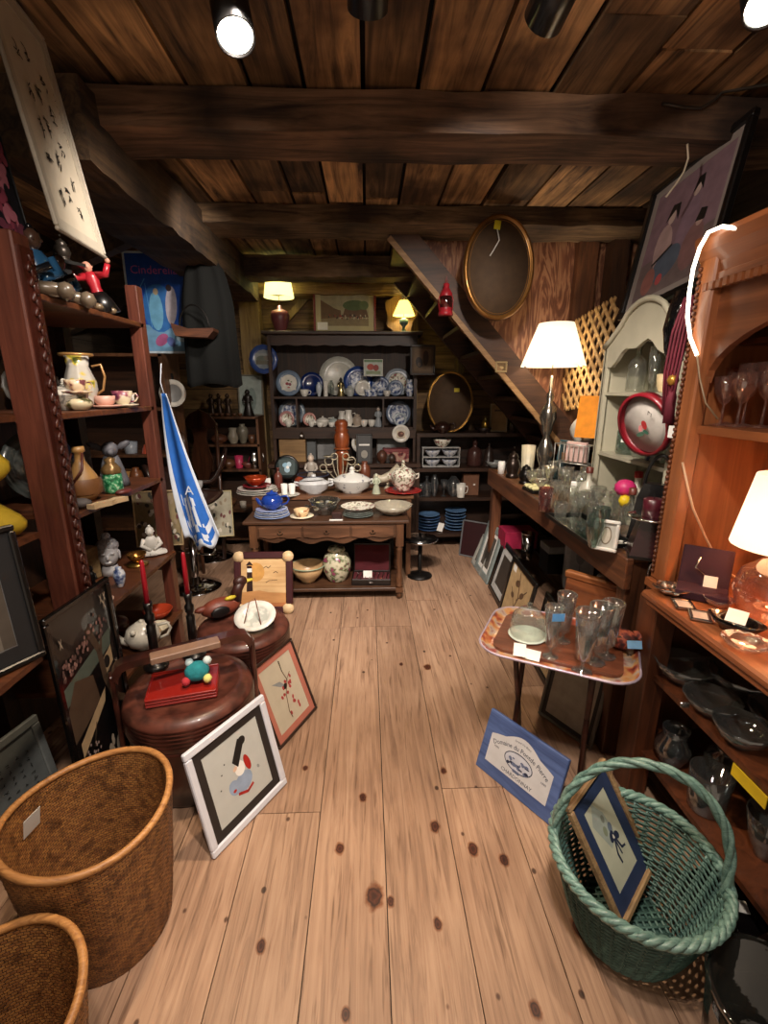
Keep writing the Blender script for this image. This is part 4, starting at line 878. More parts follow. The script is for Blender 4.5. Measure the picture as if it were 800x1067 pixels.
# ================================================================== FLOOR ITEMS, RIGHT
def text(s, size, mat, parent, loc, arc_r=None, align='CENTER', sx=1, a0=0):
    """lettering as a flat mesh"""
    c = bpy.data.curves.new('lettering', 'FONT'); c.body = s; c.size = size; c.align_x = align; c.align_y = 'CENTER'; c.resolution_u = 2
    o = bpy.data.objects.new('tmp', c); COL.objects.link(o); dg = bpy.context.evaluated_depsgraph_get(); dg.update()
    me = bpy.data.meshes.new_from_object(o.evaluated_get(dg)); COL.objects.unlink(o); bpy.data.objects.remove(o); bpy.data.curves.remove(c)
    for v in me.vertices:
        x, z = v.co.x*sx, v.co.y
        if arc_r: a = x/arc_r; x, z = (arc_r+z)*math.sin(a), (arc_r+z)*math.cos(a)-arc_r
        if a0: x, z = x*math.cos(a0)-z*math.sin(a0), x*math.sin(a0)+z*math.cos(a0)
        v.co = (x, 0, z)
    me.materials.clear(); me.materials.append(mat); q = bpy.data.objects.new('lettering', me); COL.objects.link(q); q.parent = parent; q.location = loc; return q
BLF = wood('#3c4f7e', '#5a72a8', .5, 'X', 1, bump=.1); NAVY = pm('#1f2740', .6)
SG = thing('wine_sign', 'blue bordered wooden wine sign reading Chardonnay leaning by the green basket', 'sign', (.462, 1.659, .002)); w, h = .373, .265
SG.rotation_euler = (Matrix.Rotation(R(-54.9), 3, 'Z') @ Matrix.Rotation(R(-19), 3, 'X')).to_euler()
b = M(); b.bb(0, w, 0, .018, 0, h, bev=.003); b.obj('board', BLF, SG)
LB = [(.1, .2), (.9, .2), (.9, .66), (.82, .70)]
for k in range(11): u = k/10; LB.append((.72-.44*u, .74+.13*math.sin(u*math.pi)))
LB += [(.18, .70), (.1, .66)]
b = M(); b.poly([(x*w, z*h) for x, z in LB], -.0008); b.obj('label_panel', pm('#c4c4c6', .6, var=.05), SG)
text('Domaine du Pontde Pierre', .027, NAVY, SG, (w*.5, -.0016, h*.68), .26, sx=.95)
text('CHARDONNAY', .021, NAVY, SG, (w*.52, -.0016, h*.26)); text('Grand Vin Blanc', .012, NAVY, SG, (w*.5, -.0016, h*.79), .2)
text('1990', .013, NAVY, SG, (w*.2, -.0016, h*.5)); text('1990', .013, NAVY, SG, (w*.82, -.0016, h*.46))
b = M(); mats_ = [NAVY, pm('#b9bcc6', .6), pm('#5d6784', .6)]
def ell(cx, cz, rx, rz, mi, y):
    b.mi = mi; b.poly([(cx+rx*math.cos(a*math.pi/14), cz+rz*math.sin(a*math.pi/14)) for a in range(28)], y)
ell(w*.5, h*.48, .068, .038, 0, -.0012); ell(w*.5, h*.48, .064, .034, 1, -.0014); b.mi = 2
for k in range(26): ell(w*.5+random.uniform(-.045, .045), h*.48+random.uniform(-.022, .01), random.uniform(.004, .011), random.uniform(.003, .008), random.choice([0, 2, 2]), -.0016-k*.00002)
for k in range(3): ell(w*.5+(k-1)*.01, h*.345, .008, .006, 2, -.0022)
b.obj('vignette', mats_, SG, noflip=True)
# green wicker basket
GRN = wood('#3a5c57', '#86a99e', .4, 'X', 3, coat=.2); GRD = wood('#2a4541', '#5a7d75', .5, 'X', 3)
GK = thing('wicker_basket', 'green painted wicker basket with tall twisted hoop handle on the floor', 'basket', (.775, 1.02, 0), 0)
def rr(z): return .135+.085*(z/.27)**.75
b = M(); nr = 30
for k in range(nr):
    z = .01+.25*k/(nr-1); pts = []
    for i in range(72): a = 2*math.pi*i/72; r = rr(z)+.0035*(1 if (i//2+k) % 2 else -1); pts.append((r*math.cos(a), r*math.sin(a), z))
    b.tube(pts, .0043, 5, closed=True)
b.obj('woven_wall', GRD, GK)
b = M()
for i in range(36): a = 2*math.pi*i/36; b.tube([(rr(z)*math.cos(a), rr(z)*math.sin(a), z) for z in (.005, .07, .14, .2, .265)], .0035, 5)
b.obj('stakes', GRN, GK)
b = M(); b.lathe([(0, .008), (.134, .008), (.134, .0), (0, 0)], n=30)
for i in range(13): o_ = -.12+.02*i; L_ = math.sqrt(max(0, .134**2-o_**2)); b.tube([(o_, -L_, .012), (o_, L_, .012)], .005, 5); b.tube([(-L_, o_, .014), (L_, o_, .014)], .004, 5)
b.obj('base', GRD, GK)
b = M()
for s in range(3):
    pts = []
    for i in range(120): a = 2*math.pi*i/120; ph_ = a*16+s*2.094; r = .228+.0085*math.cos(ph_); pts.append((r*math.cos(a), r*math.sin(a), .278+.0085*math.sin(ph_)))
    b.tube(pts, .009, 6, closed=True)
b.obj('braided_rim', GRN, GK)
b = M(); A0 = Vector((-.205, .09, .24)); A1 = Vector((.195, -.10, .24))
def hpath(u): 
    q = A0.lerp(A1, u); a = math.pi*u; wd = (A1-A0).normalized(); mid = (A0+A1)/2
    c = mid-wd*math.cos(a)*(A1-A0).length/2*(1+.06*math.sin(a)); return Vector((c.x+.03*math.sin(a), c.y+.02*math.sin(a), 24e-2+.34*max(0, math.sin(a))**.85))
for s in range(3):
    pts = []
    for i in range(64):
        u = i/63; c = hpath(u); t_ = (hpath(min(1, u+.01))-hpath(max(0, u-.01))).normalized(); n1 = t_.cross(Vector((.4, .9, 0))).normalized(); n2 = t_.cross(n1); ph_ = u*26+s*2.094; pts.append(c+n1*.0075*math.cos(ph_)+n2*.0075*math.sin(ph_))
    b.tube(pts, .0082, 6)
b.obj('handle', GRN, GK)
FL = [('p', [(.1, .8), (.35, 1), (.6, .8), (.7, .5), (.4, .4)], pm('#8f9a94', .7)), ('e', .5, .75, .06, .05, 0, pm('#6a7168', .7)), ('e', .62, .6, .08, .06, 0, pm('#5c6a7c', .7)), ('e', .42, .62, .07, .06, 0, pm('#76806c', .7)), ('e', .55, .5, .1, .06, .3, NAVY), ('e', .72, .46, .09, .05, -.3, NAVY), ('e', .6, .48, .03, .03, 0, OFFW), ('l', [(.6, .45), (.5, .3), (.52, .18)], .05, NAVY), ('l', [(.64, .45), (.72, .3), (.85, .28)], .05, NAVY), ('l', [(.6, .45), (.64, .25)], .04, NAVY)]
frame('framed_print', 'blue matted floral print in a tan wood frame propped inside the green basket', 'picture', (.735, .965, .055), R(40), R(32), .27, .37, .018, wood('#6a5138', '#a58a64', .5, 'X', 2), pm('#1b2c4e', .7), pm('#a9ad9b', .7, var=.05), FL, roll=R(3), mw=.045, d=.022)
# dark glass jar + shoe-like black item
ware('tumbler', 'glass_jar', 'large dark clear glass jar at the lower right corner of the floor', 'jar', (.93, .70, 0), .27, .24, glassm('#8a8f8c', .1, .5), n=32, parts=('rimband',))
p = at(785, 940, Z=.1); t = boxy('gift_box', 'small glossy black box with a white price tag beside the green basket', 'box', (1.10, 1.02, 0), (.15, .2, .1), pm('#0e0c0d', .12, coat=.8), .3); b = M(); b.box((-.02, -.02, .104), (.075, .035, .001), r=(R(6), 0, R(-35))); b.obj('price_tag', PAPER, t)
# tray table
TT = thing('tray_table', 'folding tray table with an orange patterned tray on crossed dark legs', 'table', (.765, 1.64, 0), R(-28))
TRM = voro('orange_patterned_tray', [(.36, '#5f2a22'), (.44, '#9a4a34'), (.52, '#b98a58'), (.58, '#a89a90'), (.64, '#8c4a44')], 12, .3, .5)
def rrect(w, h, r, n=7):
    out = []
    for cx, cy, a0_ in ((w/2-r, h/2-r, 0), (-w/2+r, h/2-r, 90), (-w/2+r, -h/2+r, 180), (w/2-r, -h/2+r, 270)):
        for k in range(n+1): a = R(a0_+90*k/n); out.append((cx+r*math.cos(a), cy+r*math.sin(a)))
    return out
b = M(); TZ = .60
def loopz(lst):
    rings = [[b.bm.verts.new((x, y, z)) for x, y in rrect(w_, h_, r_)] for w_, h_, r_, z in lst]; b._f(rings[0][::-1]); b._f(rings[-1])
    for A, B in zip(rings, rings[1:]):
        for i in range(len(A)): j = (i+1) % len(A); b._f([A[i], A[j], B[j], B[i]], True)
loopz([(.50, .36, .08, TZ-.003), (.56, .42, .1, TZ+.012), (.575, .435, .105, TZ+.022), (.56, .42, .1, TZ+.024), (.53, .39, .09, TZ+.006), (.48, .34, .07, TZ+.003)])
b.obj('tray', TRM, TT)
b = M(); b.tube([(x, y, TZ+.020) for x, y in rrect(.578, .438, .107)], .005, 6, closed=True); b.obj('tray_rim', pm('#b3a5b8', .35, .3), TT)
LGM = wood('#22110b', '#4a261a', .45, 'Z')
for s in (-1, 1):
    for d_ in (-1, 1):
        b = M(); b.tube([(s*.14, d_*.13+.05, .0), (s*.14, -d_*.15+.0, TZ-.004)], .011, 8); b.obj('leg', LGM, TT)
for y in (-.15, .15): b = M(); b.tube([(-.15, y, TZ-.012), (.15, y, TZ-.012)], .008, 6); b.obj('cross_rail', LGM, TT)
def tt(px, py, z=TZ+.02): return at(px, py, Z=z)
# cutting board, dome, flutes on tray
b = M(); b.prism(rrect(.47, .325, .05), .012, axis='Z'); o = b.obj('serving_board', wood('#4a2618', '#7a4630', .4, 'X', .8, coat=.2), None, (.765, 1.64, TZ+.0045), (0, 0, R(-28))); tag(o, 'brown rounded wooden board lying on the orange tray', 'board')
BZ = TZ+.017
p = tt(545, 664, BZ); t = thing('cheese_dome', 'clear glass dome with a knob over a white plate on the tray', 'cheese dome', (p.x+.02, p.y+.01, BZ))
b = M(); b.lathe([(0, 0), (.07, 0), (.078, .008), (.07, .01), (0, .006)], n=28); b.obj('plate', pm('#d0dcd2', .3), t)
b = M(); b.lathe([(.070, .011), (.072, .05), (.064, .095), (.038, .12), (.008, .127), (.006, .133), (.013, .14), (.01, .148), (0, .149)], n=28); b.obj('dome', GLASS, t)
CUTG = glassm('#e8eef0', .16, .8)
for i, (px, py, w_, h_, lb) in enumerate(((573, 684, .062, .165, 'footed glass with a blue sticker standing nearest the dome'), (586, 668, .066, .165, 'footed cut glass at the back of the tray'), (606, 700, .078, .19, 'tall footed cut glass at the front centre of the tray'), (620, 690, .075, .185, 'tall footed cut glass just behind the front one'), (632, 684, .07, .18, 'footed cut glass at the right of the tray group'))):
    p = tt(px, py, BZ); t = ware('flute', 'footed_glass', lb, 'glass', (p.x, p.y, BZ), w_*1.12, h_*1.25, CUTG, 'footed glasses on the tray', 18, flute=.02, nf=9, parts=('rimband',) if i else ('rimband',))
    if i == 0: b = M(); b.box((0, -.036, h_*1.1), (.045, .001, .03), r=(0, 0, 0)); b.obj('blue_sticker', pm('#5d9bd6', .6), t)
p = tt(645, 675, BZ); t = thing('fabric_pouch', 'dark red and brown printed pouch with a blue price tag on the tray', 'pouch', (p.x+.01, p.y, BZ), R(-20))
b = M(); b.ball((0, 0, .038), .06, 14, (1.05, .75, .65)); b.tube([(.04, 0, .05), (.09, 0, .065)], [.03, .02], 8); b.obj('body', voro('dark_floral_cloth', [(.38, '#20100e'), (.5, '#5e1f1a'), (.58, '#a3513a'), (.66, '#3a2a20')], 30, .7, 0), t)
b = M(); b.box((.03, -.055, .05), (.055, .001, .03), r=(R(-25), 0, R(15))); b.obj('price_tag', pm('#7fb2dd', .6), t)
p = tt(638, 655, BZ); t = thing('china_shell', 'cream ribbed shell shaped dish standing behind the pouch on the tray', 'dish', (p.x+.02, p.y+.02, BZ), 0)
b = M(); b.lathe([(0, 0), (.03, 0), (.055, .03), (.06, .06), (.04, .09), (0, .1)], n=28, flute=.08, nf=12, sy=.55); b.obj('shell', CREAM, t)
p = at(553, 682, Z=.63); o = M(); o.box((0, 0, 0), (.06, .001, .04), r=(R(-50), 0, 0)); o.box((-.045, -.004, .01), (.045, .001, .05), r=(R(-50), 0, R(10))); q_ = o.obj('price_tag', PAPER, None, (p.x, p.y-.01, TZ+.035), (0, 0, R(-30))); tag(q_, 'cream cards tied on string at the front edge of the orange tray', 'price tag')
# frames leaned along the counter
BARE = [('l', [(.5, .02), (.45, .3), (.55, .55), (.4, .95)], .03, BROWNP), ('l', [(.5, .5), (.8, .8)], .02, BROWNP), ('l', [(.47, .35), (.2, .6)], .02, BROWNP), ('e', .4, .75, .1, .06, .3, BROWNP), ('e', .65, .65, .09, .05, .6, BROWNP), ('e', .3, .5, .07, .05, 0, BROWNP), ('e', .6, .35, .08, .04, 0, BROWNP), ('p', [(.05, .86), (.2, .86), (.2, .97), (.05, .97)], PAPER)]
frame('framed_print', 'small pale framed print, farthest of the row leaning under the counter', 'picture', (.985, 4.10, .002), R(-90), R(20), .33, .30, .02, pm('#8a8a84', .5), pm('#b3b2aa', .6), pm('#5b5a56', .6), [], mw=.03)
frame('framed_print', 'tall grey wood frame with a small white matted picture under the counter', 'picture', (.985, 3.97, .002), R(-88), R(14.4), .40, .47, .06, pm('#7d8886', .5), PAPER, pm('#54504a', .6), [('e', .5, .4, .3, .25, 0, pm('#34302c', .6))], mw=.035)
frame('framed_print', 'black framed picture with white mat, between the grey and the branch frames', 'picture', (1.0, 3.52, .002), R(-92), R(15), .42, .43, .04, BLACK, pm('#b5b6b4', .6), pm('#3a332d', .6), [], mw=.05)
frame('framed_print', 'black framed tan print of bare branches with a paper card under the counter', 'picture', (.95, 3.06, .002), R(-92), R(11), .52, .47, .035, BLACK, None, pm('#b0956c', .7), BARE)
frame('framed_print', 'black framed tan print nearest the tray with a white card', 'picture', (.99, 2.50, .002), R(-92), R(10), .46, .44, .035, BLACK, None, pm('#a88f6a', .7), [('p', [(.1, .7), (.3, .7), (.3, .9), (.1, .9)], PAPER), ('l', [(.6, .1), (.5, .6)], .02, BROWNP)])
frame('framed_print', 'thin framed cream print standing behind the legs of the tray table', 'picture', (.86, 1.98, .002), R(-60), R(12), .30, .40, .015, pm('#6a665c', .4), pm('#1b1a18', .5), pm('#9c9484', .6), [], mw=.02)
frame('framed_print', 'dark red picture in a silver frame at the far end beneath the counter', 'picture', (.90, 4.30, .002), R(-35), R(12), .30, .36, .014, SILV, None, pm('#2b0f12', .4), [])
# ================================================================== LEFT DISPLAY SHELF WARES
def onx(px, py, X): return at(px, py, X=X).y     # depth of a thing standing at a known X
STRP = voro('striped_grey_china', [(.42, '#8f8d86'), (.52, '#d0cbbd')], 30, .3, .4, warp=2)
X_ = -1.17
y = onx(67, 405, X_); ware('tureen', 'lidded_dish', 'oval striped cream lidded dish beside the carved post', 'dish', (X_, y, 1.522), .15, .105, STRP, n=24, flute=.03, nf=14, parts=('knob',))
y = onx(72, 395, -1.34); plate('wall_plate', 'grey scalloped plate standing behind the striped lidded dish', (-1.36, 1.95, 1.522), .085, pm('#5f5c56', .4), pm('#87837a', .4), 10, R(60), flute=.03)
frame('photo_frame', 'small old photograph leaning at the back of the eye level shelf', 'picture', (-1.34, 2.02, 1.522), R(70), R(10), .09, .13, .008, pm('#4a4038', .5), None, pm('#6b655c', .6), [('e', .5, .45, .2, .3, 0, pm('#a7a092', .6))])
y = onx(113, 395, -1.17); GPI = voro('gilt_floral_pitcher', [(.36, '#5f6b32'), (.42, '#c9b13f'), (.48, '#b9b4a8'), (.7, '#c4c2bc')], 14, .25, .5)
ware('pitcher', 'floral_pitcher', 'tall floral pitcher with gilt scalloped rim and handle', 'pitcher', (-1.17, 2.0, 1.522), .12, .215, GPI, n=28, rot=R(30), flute=.03, nf=8, parts=(('handle', pm('#9d7446', .35, .3)), ('rimband', pm('#a97f4c', .3, .4))))
CUPF = voro('pink_gilt_cup', [(.40, '#6a3a3e'), (.47, '#c4a27f'), (.56, '#d3bfa0')], 36, .3, .4)
ware('cup', 'teacup', 'floral teacup stacked on top of the squat sugar bowl', 'cup', (-1.12, 1.88, 1.585), .075, .05, CUPF, rot=R(20), parts=('handle', 'saucer'))
ware('jar', 'sugar_bowl', 'squat green and cream floral sugar bowl under the teacup', 'bowl', (-1.12, 1.88, 1.522), .10, .055, voro('green_cream_floral', [(.42, '#4a4a2c'), (.52, '#cdbf9c')], 30, .3, .4))
ware('cup', 'teacup', 'cream cup with a large purple fruit beside the pitcher', 'cup', (-1.09, 2.16, 1.528), .085, .065, voro('fruit_cup', [(.38, '#4a1f3a'), (.46, '#8c4a5a'), (.52, '#cfc2a6')], 16, .3, .4), rot=R(10), parts=('handle', 'saucer'))
ware('cup', 'teacup', 'pale pink cup between the sugar bowl and the purple fruit cup', 'cup', (-1.1, 2.03, 1.528), .085, .045, pm('#c99c8a', .35), rot=R(10), parts=('saucer',))
ware('cup', 'teacup', 'small white cup with black handle near the far shelf post', 'cup', (-1.12, 2.27, 1.522), .06, .06, WHITE, parts=(('handle', BLACK),))
ware('vase', 'bud_vase', 'dark glossy little vase behind the purple fruit cup', 'vase', (-1.25, 2.2, 1.522), .055, .12, pm('#2c1a20', .2, coat=.5))
# second shelf z 1.165
plate('wall_plate', 'dark glass plate standing at the back behind the gourd bottle', (-1.30, 1.86, 1.167), .14, pm('#3c4240', .25, coat=.5), voro('dark_plate', [(.4, '#23282a'), (.6, '#5a605c')], 20), 10, R(62))
p = (-1.14, 1.86, 1.167); t = thing('gourd_bottle', 'brown leather wrapped gourd bottle with straps on the second shelf', 'bottle', p)
b = M(); b.lathe([(0, 0), (.035, 0), (.062, .03), (.064, .06), (.05, .1), (.028, .14), (.018, .16), (.016, .19), (.024, .195), (.022, .215), (0, .215)], n=24); b.obj('body', pm('#9a7442', .45, coat=.3, scale=10, var=.3), t)
b = M(); b.lathe([(.064, .03), (.067, .05), (.066, .075), (.060, .09)], n=24); b.obj('leather_band', pm('#6b4524', .5), t)
for s in (-1, 1): b = M(); b.tube([(s*.02, -.01, .19), (s*.03, -.045, .13), (0, -.065, .08)], .005, 6); b.obj('strap', pm('#4a2016', .5), t)
t = thing('ginger_jar', 'small green crackle jar with ornate gilt cap on the second shelf', 'jar', (-1.10, 2.0, 1.167))
b = M(); b.lathe([(0, 0), (.036, 0), (.038, .01), (.038, .075), (.034, .085), (0, .085)], n=20); b.obj('body', voro('green_crackle', [(.4, '#1c5a36'), (.55, '#3f9362'), (.65, '#a8c9a4')], 60), t)
b = M(); b.lathe([(.038, .085), (.04, .1), (.03, .115), (.018, .13), (.022, .145), (0, .155)], n=20, flute=.06, nf=7); b.obj('cap', pm('#7a5f3a', .35, .5), t)
t = thing('animal_figurine', 'grey long eared animal figurine standing behind the green jar', 'figurine', (-1.17, 2.14, 1.167), R(30))
b = M(); b.lathe([(0, 0), (.065, 0), (.06, .03), (.045, .09), (.03, .14), (0, .15)], n=18, sy=.7); b.obj('body', pm('#55555a', .6, bump=.3), t)
b = M(); b.ball((0, -.01, .17), .036, 12, (.95, 1.1, 1)); b.ball((0, -.045, .16), .016, 8); b.obj('head', pm('#5c5c62', .6), t)
for s in (-1, 1): b = M(); b.ball((s*.055, 0, .185), .022, 8, (1.6, .4, .7), (0, R(-s*30), 0)); b.obj('ear', pm('#4a4a50', .6), t)
o = M(); o.ball((0, 0, .02), .03, 10, (1.5, 1, .65)); tag(o.obj('stone_carving', pm('#4c4644', .7, bump=.4), None, (-1.08, 1.72, 1.167)), 'small grey carved stone beside the carved post, second shelf', 'carving')
t = M(); t.prism([(0, 0), (.02, .006), (.05, 0), (.09, .02), (.13, .015), (.15, .035), (.15, .06), (.1, .045), (.07, .05), (.03, .03), (0, .032)], .018); tag(t.obj('wooden_bracket', pm('#b59d7a', .6), None, (-1.045, 1.70, 1.167), (R(90), 0, R(80))), 'pale wavy wooden piece lying at the front of the second shelf', 'carving')
o = M(); o.lathe([(0, 0), (.035, 0), (.04, .008), (.03, .016), (0, .018)], n=20, sy=.6); tag(o.obj('trinket_box', pm('#5e2a26', .4), None, (-1.05, 1.98, 1.167), (0, 0, R(70))), 'flat dark red oval trinket box in front of the green jar', 'box')
# third shelf z .765
t = thing('buddha_bust', 'white plaster Buddha head on the third shelf', 'bust', (-1.20, 2.05, .767), R(25))
b = M(); b.lathe([(0, 0), (.04, 0), (.035, .03), (.03, .045)], n=14); b.ball((0, 0, .10), .052, 14, (.85, .95, 1.25)); b.ball((0, -.052, .095), .01, 6, (.8, .8, 1.6)); b.ball((0, -.046, .068), .014, 6, (1.3, .5, .5))
for s in (-1, 1): b.ball((s*.045, 0, .09), .012, 6, (.5, 1, 2.2)); b.ball((s*.018, -.044, .11), .009, 6, (1.5, .6, .6))
b.obj('face', pm('#b9b9bb', .5), t); b = M(); b.ball((0, .008, .135), .05, 14, (.95, 1, .8)); b.ball((0, .01, .18), .02, 8); b.obj('hair_curls', pm('#a2a2a6', .7, bump=.8, scale=90), t)
fig('buddha_statue', 'small white seated Buddha statue at the far end of the third shelf', 'statue', (-1.12, 2.30, .767), .15, pm('#c9c6be', .5), pm('#c9c6be', .5), pm('#bfbcb4', .6), seated=True, yaw=R(30))
ware('bowl', 'brass_bowl', 'shiny brass bowl between the two white Buddhas', 'bowl', (-1.13, 2.16, .782), .09, .045, pm('#9c6c34', .25, .9)); 
o = M(); o.lathe([(0, 0), (.045, 0), (.05, .006), (.02, .014), (0, .014)], n=20); tag(o.obj('brass_stand', pm('#a98646', .3, .9), None, (-1.13, 2.16, .767)), 'flat brass stand beneath the shiny brass bowl', 'stand')
ware('vase', 'blue_vase', 'small blue and white vase near the front of the third shelf', 'vase', (-1.08, 1.90, .767), .05, .09, BLUEWHITE)
boxy('burlap_box', 'tan woven box at the back of the third shelf', 'box', (-1.3, 1.95, .767), (.18, .1, .15), pm('#7d6642', .9, bump=.6, scale=60), R(70))
fig('iron_figure', 'thin dark iron figure in front of the tan woven box', 'figurine', (-1.15, 1.82, .767), .13, IRON, IRON)
ware('plateflat', 'saucer', 'small pale pink saucer beside the carved post, third shelf', 'saucer', (-1.08, 1.74, .767), .10, .014, pm('#b99a8a', .4))
# fourth shelf z .42
t = ware('globe', 'teapot', 'round white teapot with animal face on the low shelf', 'teapot', (-1.06, 1.98, .422), .16, .13, pm('#cfcabc', .25, coat=.5), rot=R(20), parts=('spout', 'handle', 'knob'))
for s in (-1, 1): b = M(); b.ball((s*.03, -.06, .11), .014, 6); b.obj('ear', pm('#cfcabc', .3), t)
ware('bowl', 'enamel_bowl', 'orange red enamel bowl on the low shelf behind the candles', 'bowl', (-1.12, 2.27, .422), .15, .05, pm('#a33a20', .25, coat=.5))
ware('bowl', 'cream_bowl', 'cream scalloped bowl under the orange red bowl', 'bowl', (-1.06, 2.12, .422), .12, .035, CREAM, flute=.04, nf=10)
ware('globe', 'dark_pot', 'dark red lidded pot at the back of the low shelf', 'pot', (-1.25, 2.1, .422), .13, .10, pm('#3f1512', .3, coat=.4))
BLO = [('e', random.random()*.9+.05, random.random()*.9+.05, .05, .035, random.random()*3, random.choice([pm('#6b3a3a', .6), pm('#3c3c34', .6), pm('#8f7f68', .6), pm('#d0c8b8', .6)])) for _ in range(90)]
frame('blossom_print', 'unframed print crowded with blossoms standing behind the small Buddha', 'picture', (-1.36, 2.62, .70), R(8), R(6), .26, .33, .006, pm('#b9a27a', .6), None, pm('#8a7a5a', .7), BLO)
frame('blossom_print', 'print of birds and flowers on the floor behind the bar stool', 'picture', (-1.52, 4.02, .3), R(10), R(8), .30, .42, .008, pm('#c9b98a', .6), None, pm('#a8a28e', .7), BLO[:50])
# top shelf z 1.90
DKB = pm('#0f1216', .25, coat=.6); SKB = pm('#2c5a80', .25, coat=.6)
for i, (yy, xx, hh, lb) in enumerate(((1.74, -1.10, .21, 'dark glazed seated figure in a blue robe, left one on the top shelf'), (1.90, -1.12, .17, 'dark glazed seated figure in a blue robe, right one on the top shelf'))):
    t = fig('glazed_figure', lb, 'figurine', (xx, yy, 1.902), hh, SKB, pm('#4a3428', .3, coat=.5), DKB, seated=True, yaw=R(40))
    b = M(); b.ball((.02, -.05, .02), .05, 10, (1.3, .8, .5)); b.ball((.06, -.08, .015), .03, 8); b.obj('rock_base', pm('#5d5142', .3, coat=.5), t)
    b = M(); b.tube([(-.08, -.02, .03), (-.05, -.06, .05), (.03, -.08, .09)], .012, 8); b.obj('sash', DKB, t)
for k in range(7):
    o = M(); o.ball((0, 0, .012), .02, 8, (1.2, .9, .7)); tag(o.obj('netsuke_carving', pm(['#6a5a44', '#28241f'][k % 2], .3, coat=.5), None, (-1.055-.02*(k % 2), 1.80+.05*k, 1.902)), 'tiny glazed carving in the row along the front of the top shelf', 'carving', 'tiny carvings along the top shelf')
t = fig('red_doll', 'doll in a shiny red jacket with arms raised at the end of the top shelf', 'doll', (-1.09, 2.12, 1.905), .2, pm('#a3202c', .3, coat=.5), pm('#c08a74', .5), None, arms=False, yaw=R(30)); t.rotation_euler = (0, R(-14), R(30))
for s in (-1, 1): b = M(); b.tube([(s*.02, 0, .145), (s*.055, -.02, .14), (s*.075, -.03, .175)], [.016, .014, .011], 8); b.obj('sleeve', pm('#a3202c', .3, coat=.5), t); b = M(); b.ball((s*.078, -.032, .185), .011, 8); b.obj('hand', pm('#c08a74', .5), t)
b = M(); b.lathe([(0, 0), (.06, 0), (.045, .05), (.03, .08), (0, .08)], n=14); b.obj('black_skirt', BLACK, t)
t = thing('black_stand', 'black stepped display stand at the back of the top shelf', 'stand', (-1.24, 1.97, 1.902), R(60))
b = M(); b.bb(-.09, .09, -.06, .06, 0, .16); b.obj('column', BLACK, t); b = M(); b.bb(-.13, .13, -.09, .09, .16, .172); b.obj('top', pm('#1b1b1a', .3, coat=.5), t)
ware('lantern', 'small_lantern', 'tiny bronze lantern on the black display stand', 'lantern', (-1.17, 2.02, 2.076), .06, .09, pm('#3b352f', .35, .6), parts=('knob',))
CAL = []
for c_, n0, off in ((.72, 5, .0), (.48, 5, .06), (.25, 5, .02)):
    for r_ in range(n0): CAL += strokes(6, c_+random.uniform(-.03, .03), .12+off+r_*.16, .11, INK)
for r_ in range(9): CAL += strokes(2, .9, .5+r_*.03, .03, INK)
frame('calligraphy_panel', 'tall off-white calligraphy panel leaning up toward the ceiling at upper left', 'panel', (-.89, 1.53, 2.045), R(97.3), R(8.2), .35, .64, .012, pm('#8f8779', .6), pm('#a49c8c', .7, var=.04), pm('#b3a996', .7, var=.04), CAL, roll=R(1.3), mw=.03, d=.012)
FLW = [('e', random.random(), random.random(), .07, .045, random.random()*3, random.choice([pm('#8c3f50', .6), pm('#b06a78', .6), pm('#15151c', .6), pm('#6a3444', .6)])) for _ in range(160)]
frame('blossom_print', 'dark print thick with pink blossoms at the upper left edge', 'picture', tuple(at(-45, 225, X=-1.13)), R(85), R(8), .26, .36, .006, BLACK, None, pm('#14131a', .6), FLW)
# near bay
o = M(); o.grid(lambda u, v: (.05*math.sin(v*9)+.03*math.cos(u*7), (u-.5)*.2+.03*v, .28*(1-v)*(.6+.4*u)+.005), 12, 14); tag(o.obj('yellow_scarf', pm('#a58a12', .8), None, (-1.2, 1.38, 1.135), None, solid=.006), 'mustard yellow cloth heaped on the left edge shelf', 'scarf')
plate('wall_plate', 'yellow rimmed dark plate cut by the left edge', (-1.26, 1.36, 1.522), .09, pm('#b9a54a', .3), pm('#2b241c', .3), 10, R(60))
ware('globe', 'dark_bowl', 'dark metal dish glinting on the lowest left edge shelf', 'bowl', (-1.18, 1.44, .90), .12, .06, pm('#2a1d18', .25, .5))
# blue cloth hanging from the far post
t = thing('blue_cloth', 'bright blue and white printed cloth hanging from the far shelf post', 'cloth', (-.99, 2.37, 1.58))
CB_, CW_ = pm('#1f62b8', .75, var=.08), pm('#c9d2de', .75, var=.05)
def clothf(u, v):
    wd = .035+.15*v**.8+.0*u; x = (u-.25)*wd; return (x+.12*v*v*.6, -.02-.05*math.sin(u*9+v*3)*v*.5-.03*u, -.74*v-.10*u*(1-u)*v*2+.02*math.sin(u*14)*v)
b = M(); V = [[b.bm.verts.new(clothf(i/28, j/40)) for j in range(41)] for i in range(29)]
for i in range(28):
    for j in range(40):
        u, v = (i+.5)/28, (j+.5)/40; b.mi = 1 if (u < .16 or u > .93 or (.66 < v < .86 and .2 < u < .8 and (math.sin(u*38+v*10) > -.3)) or v > .97 or (v > .86 and math.sin(u*20)*math.sin(v*70) > .2)) else 0
        b._f([V[i][j], V[i+1][j], V[i+1][j+1], V[i][j+1]], True)
b.obj('cloth', [CB_, CW_], t, solid=.003)
q_ = text('A', .065, CW_, t, (.10, -.09, -.47)); q_.name = 'letter_print'
b = M(); b.tube([(0, 0, .14), (-.01, -.01, .05), (0, -.01, 0)], .003, 5); b.obj('hanging_cord', CW_, t)
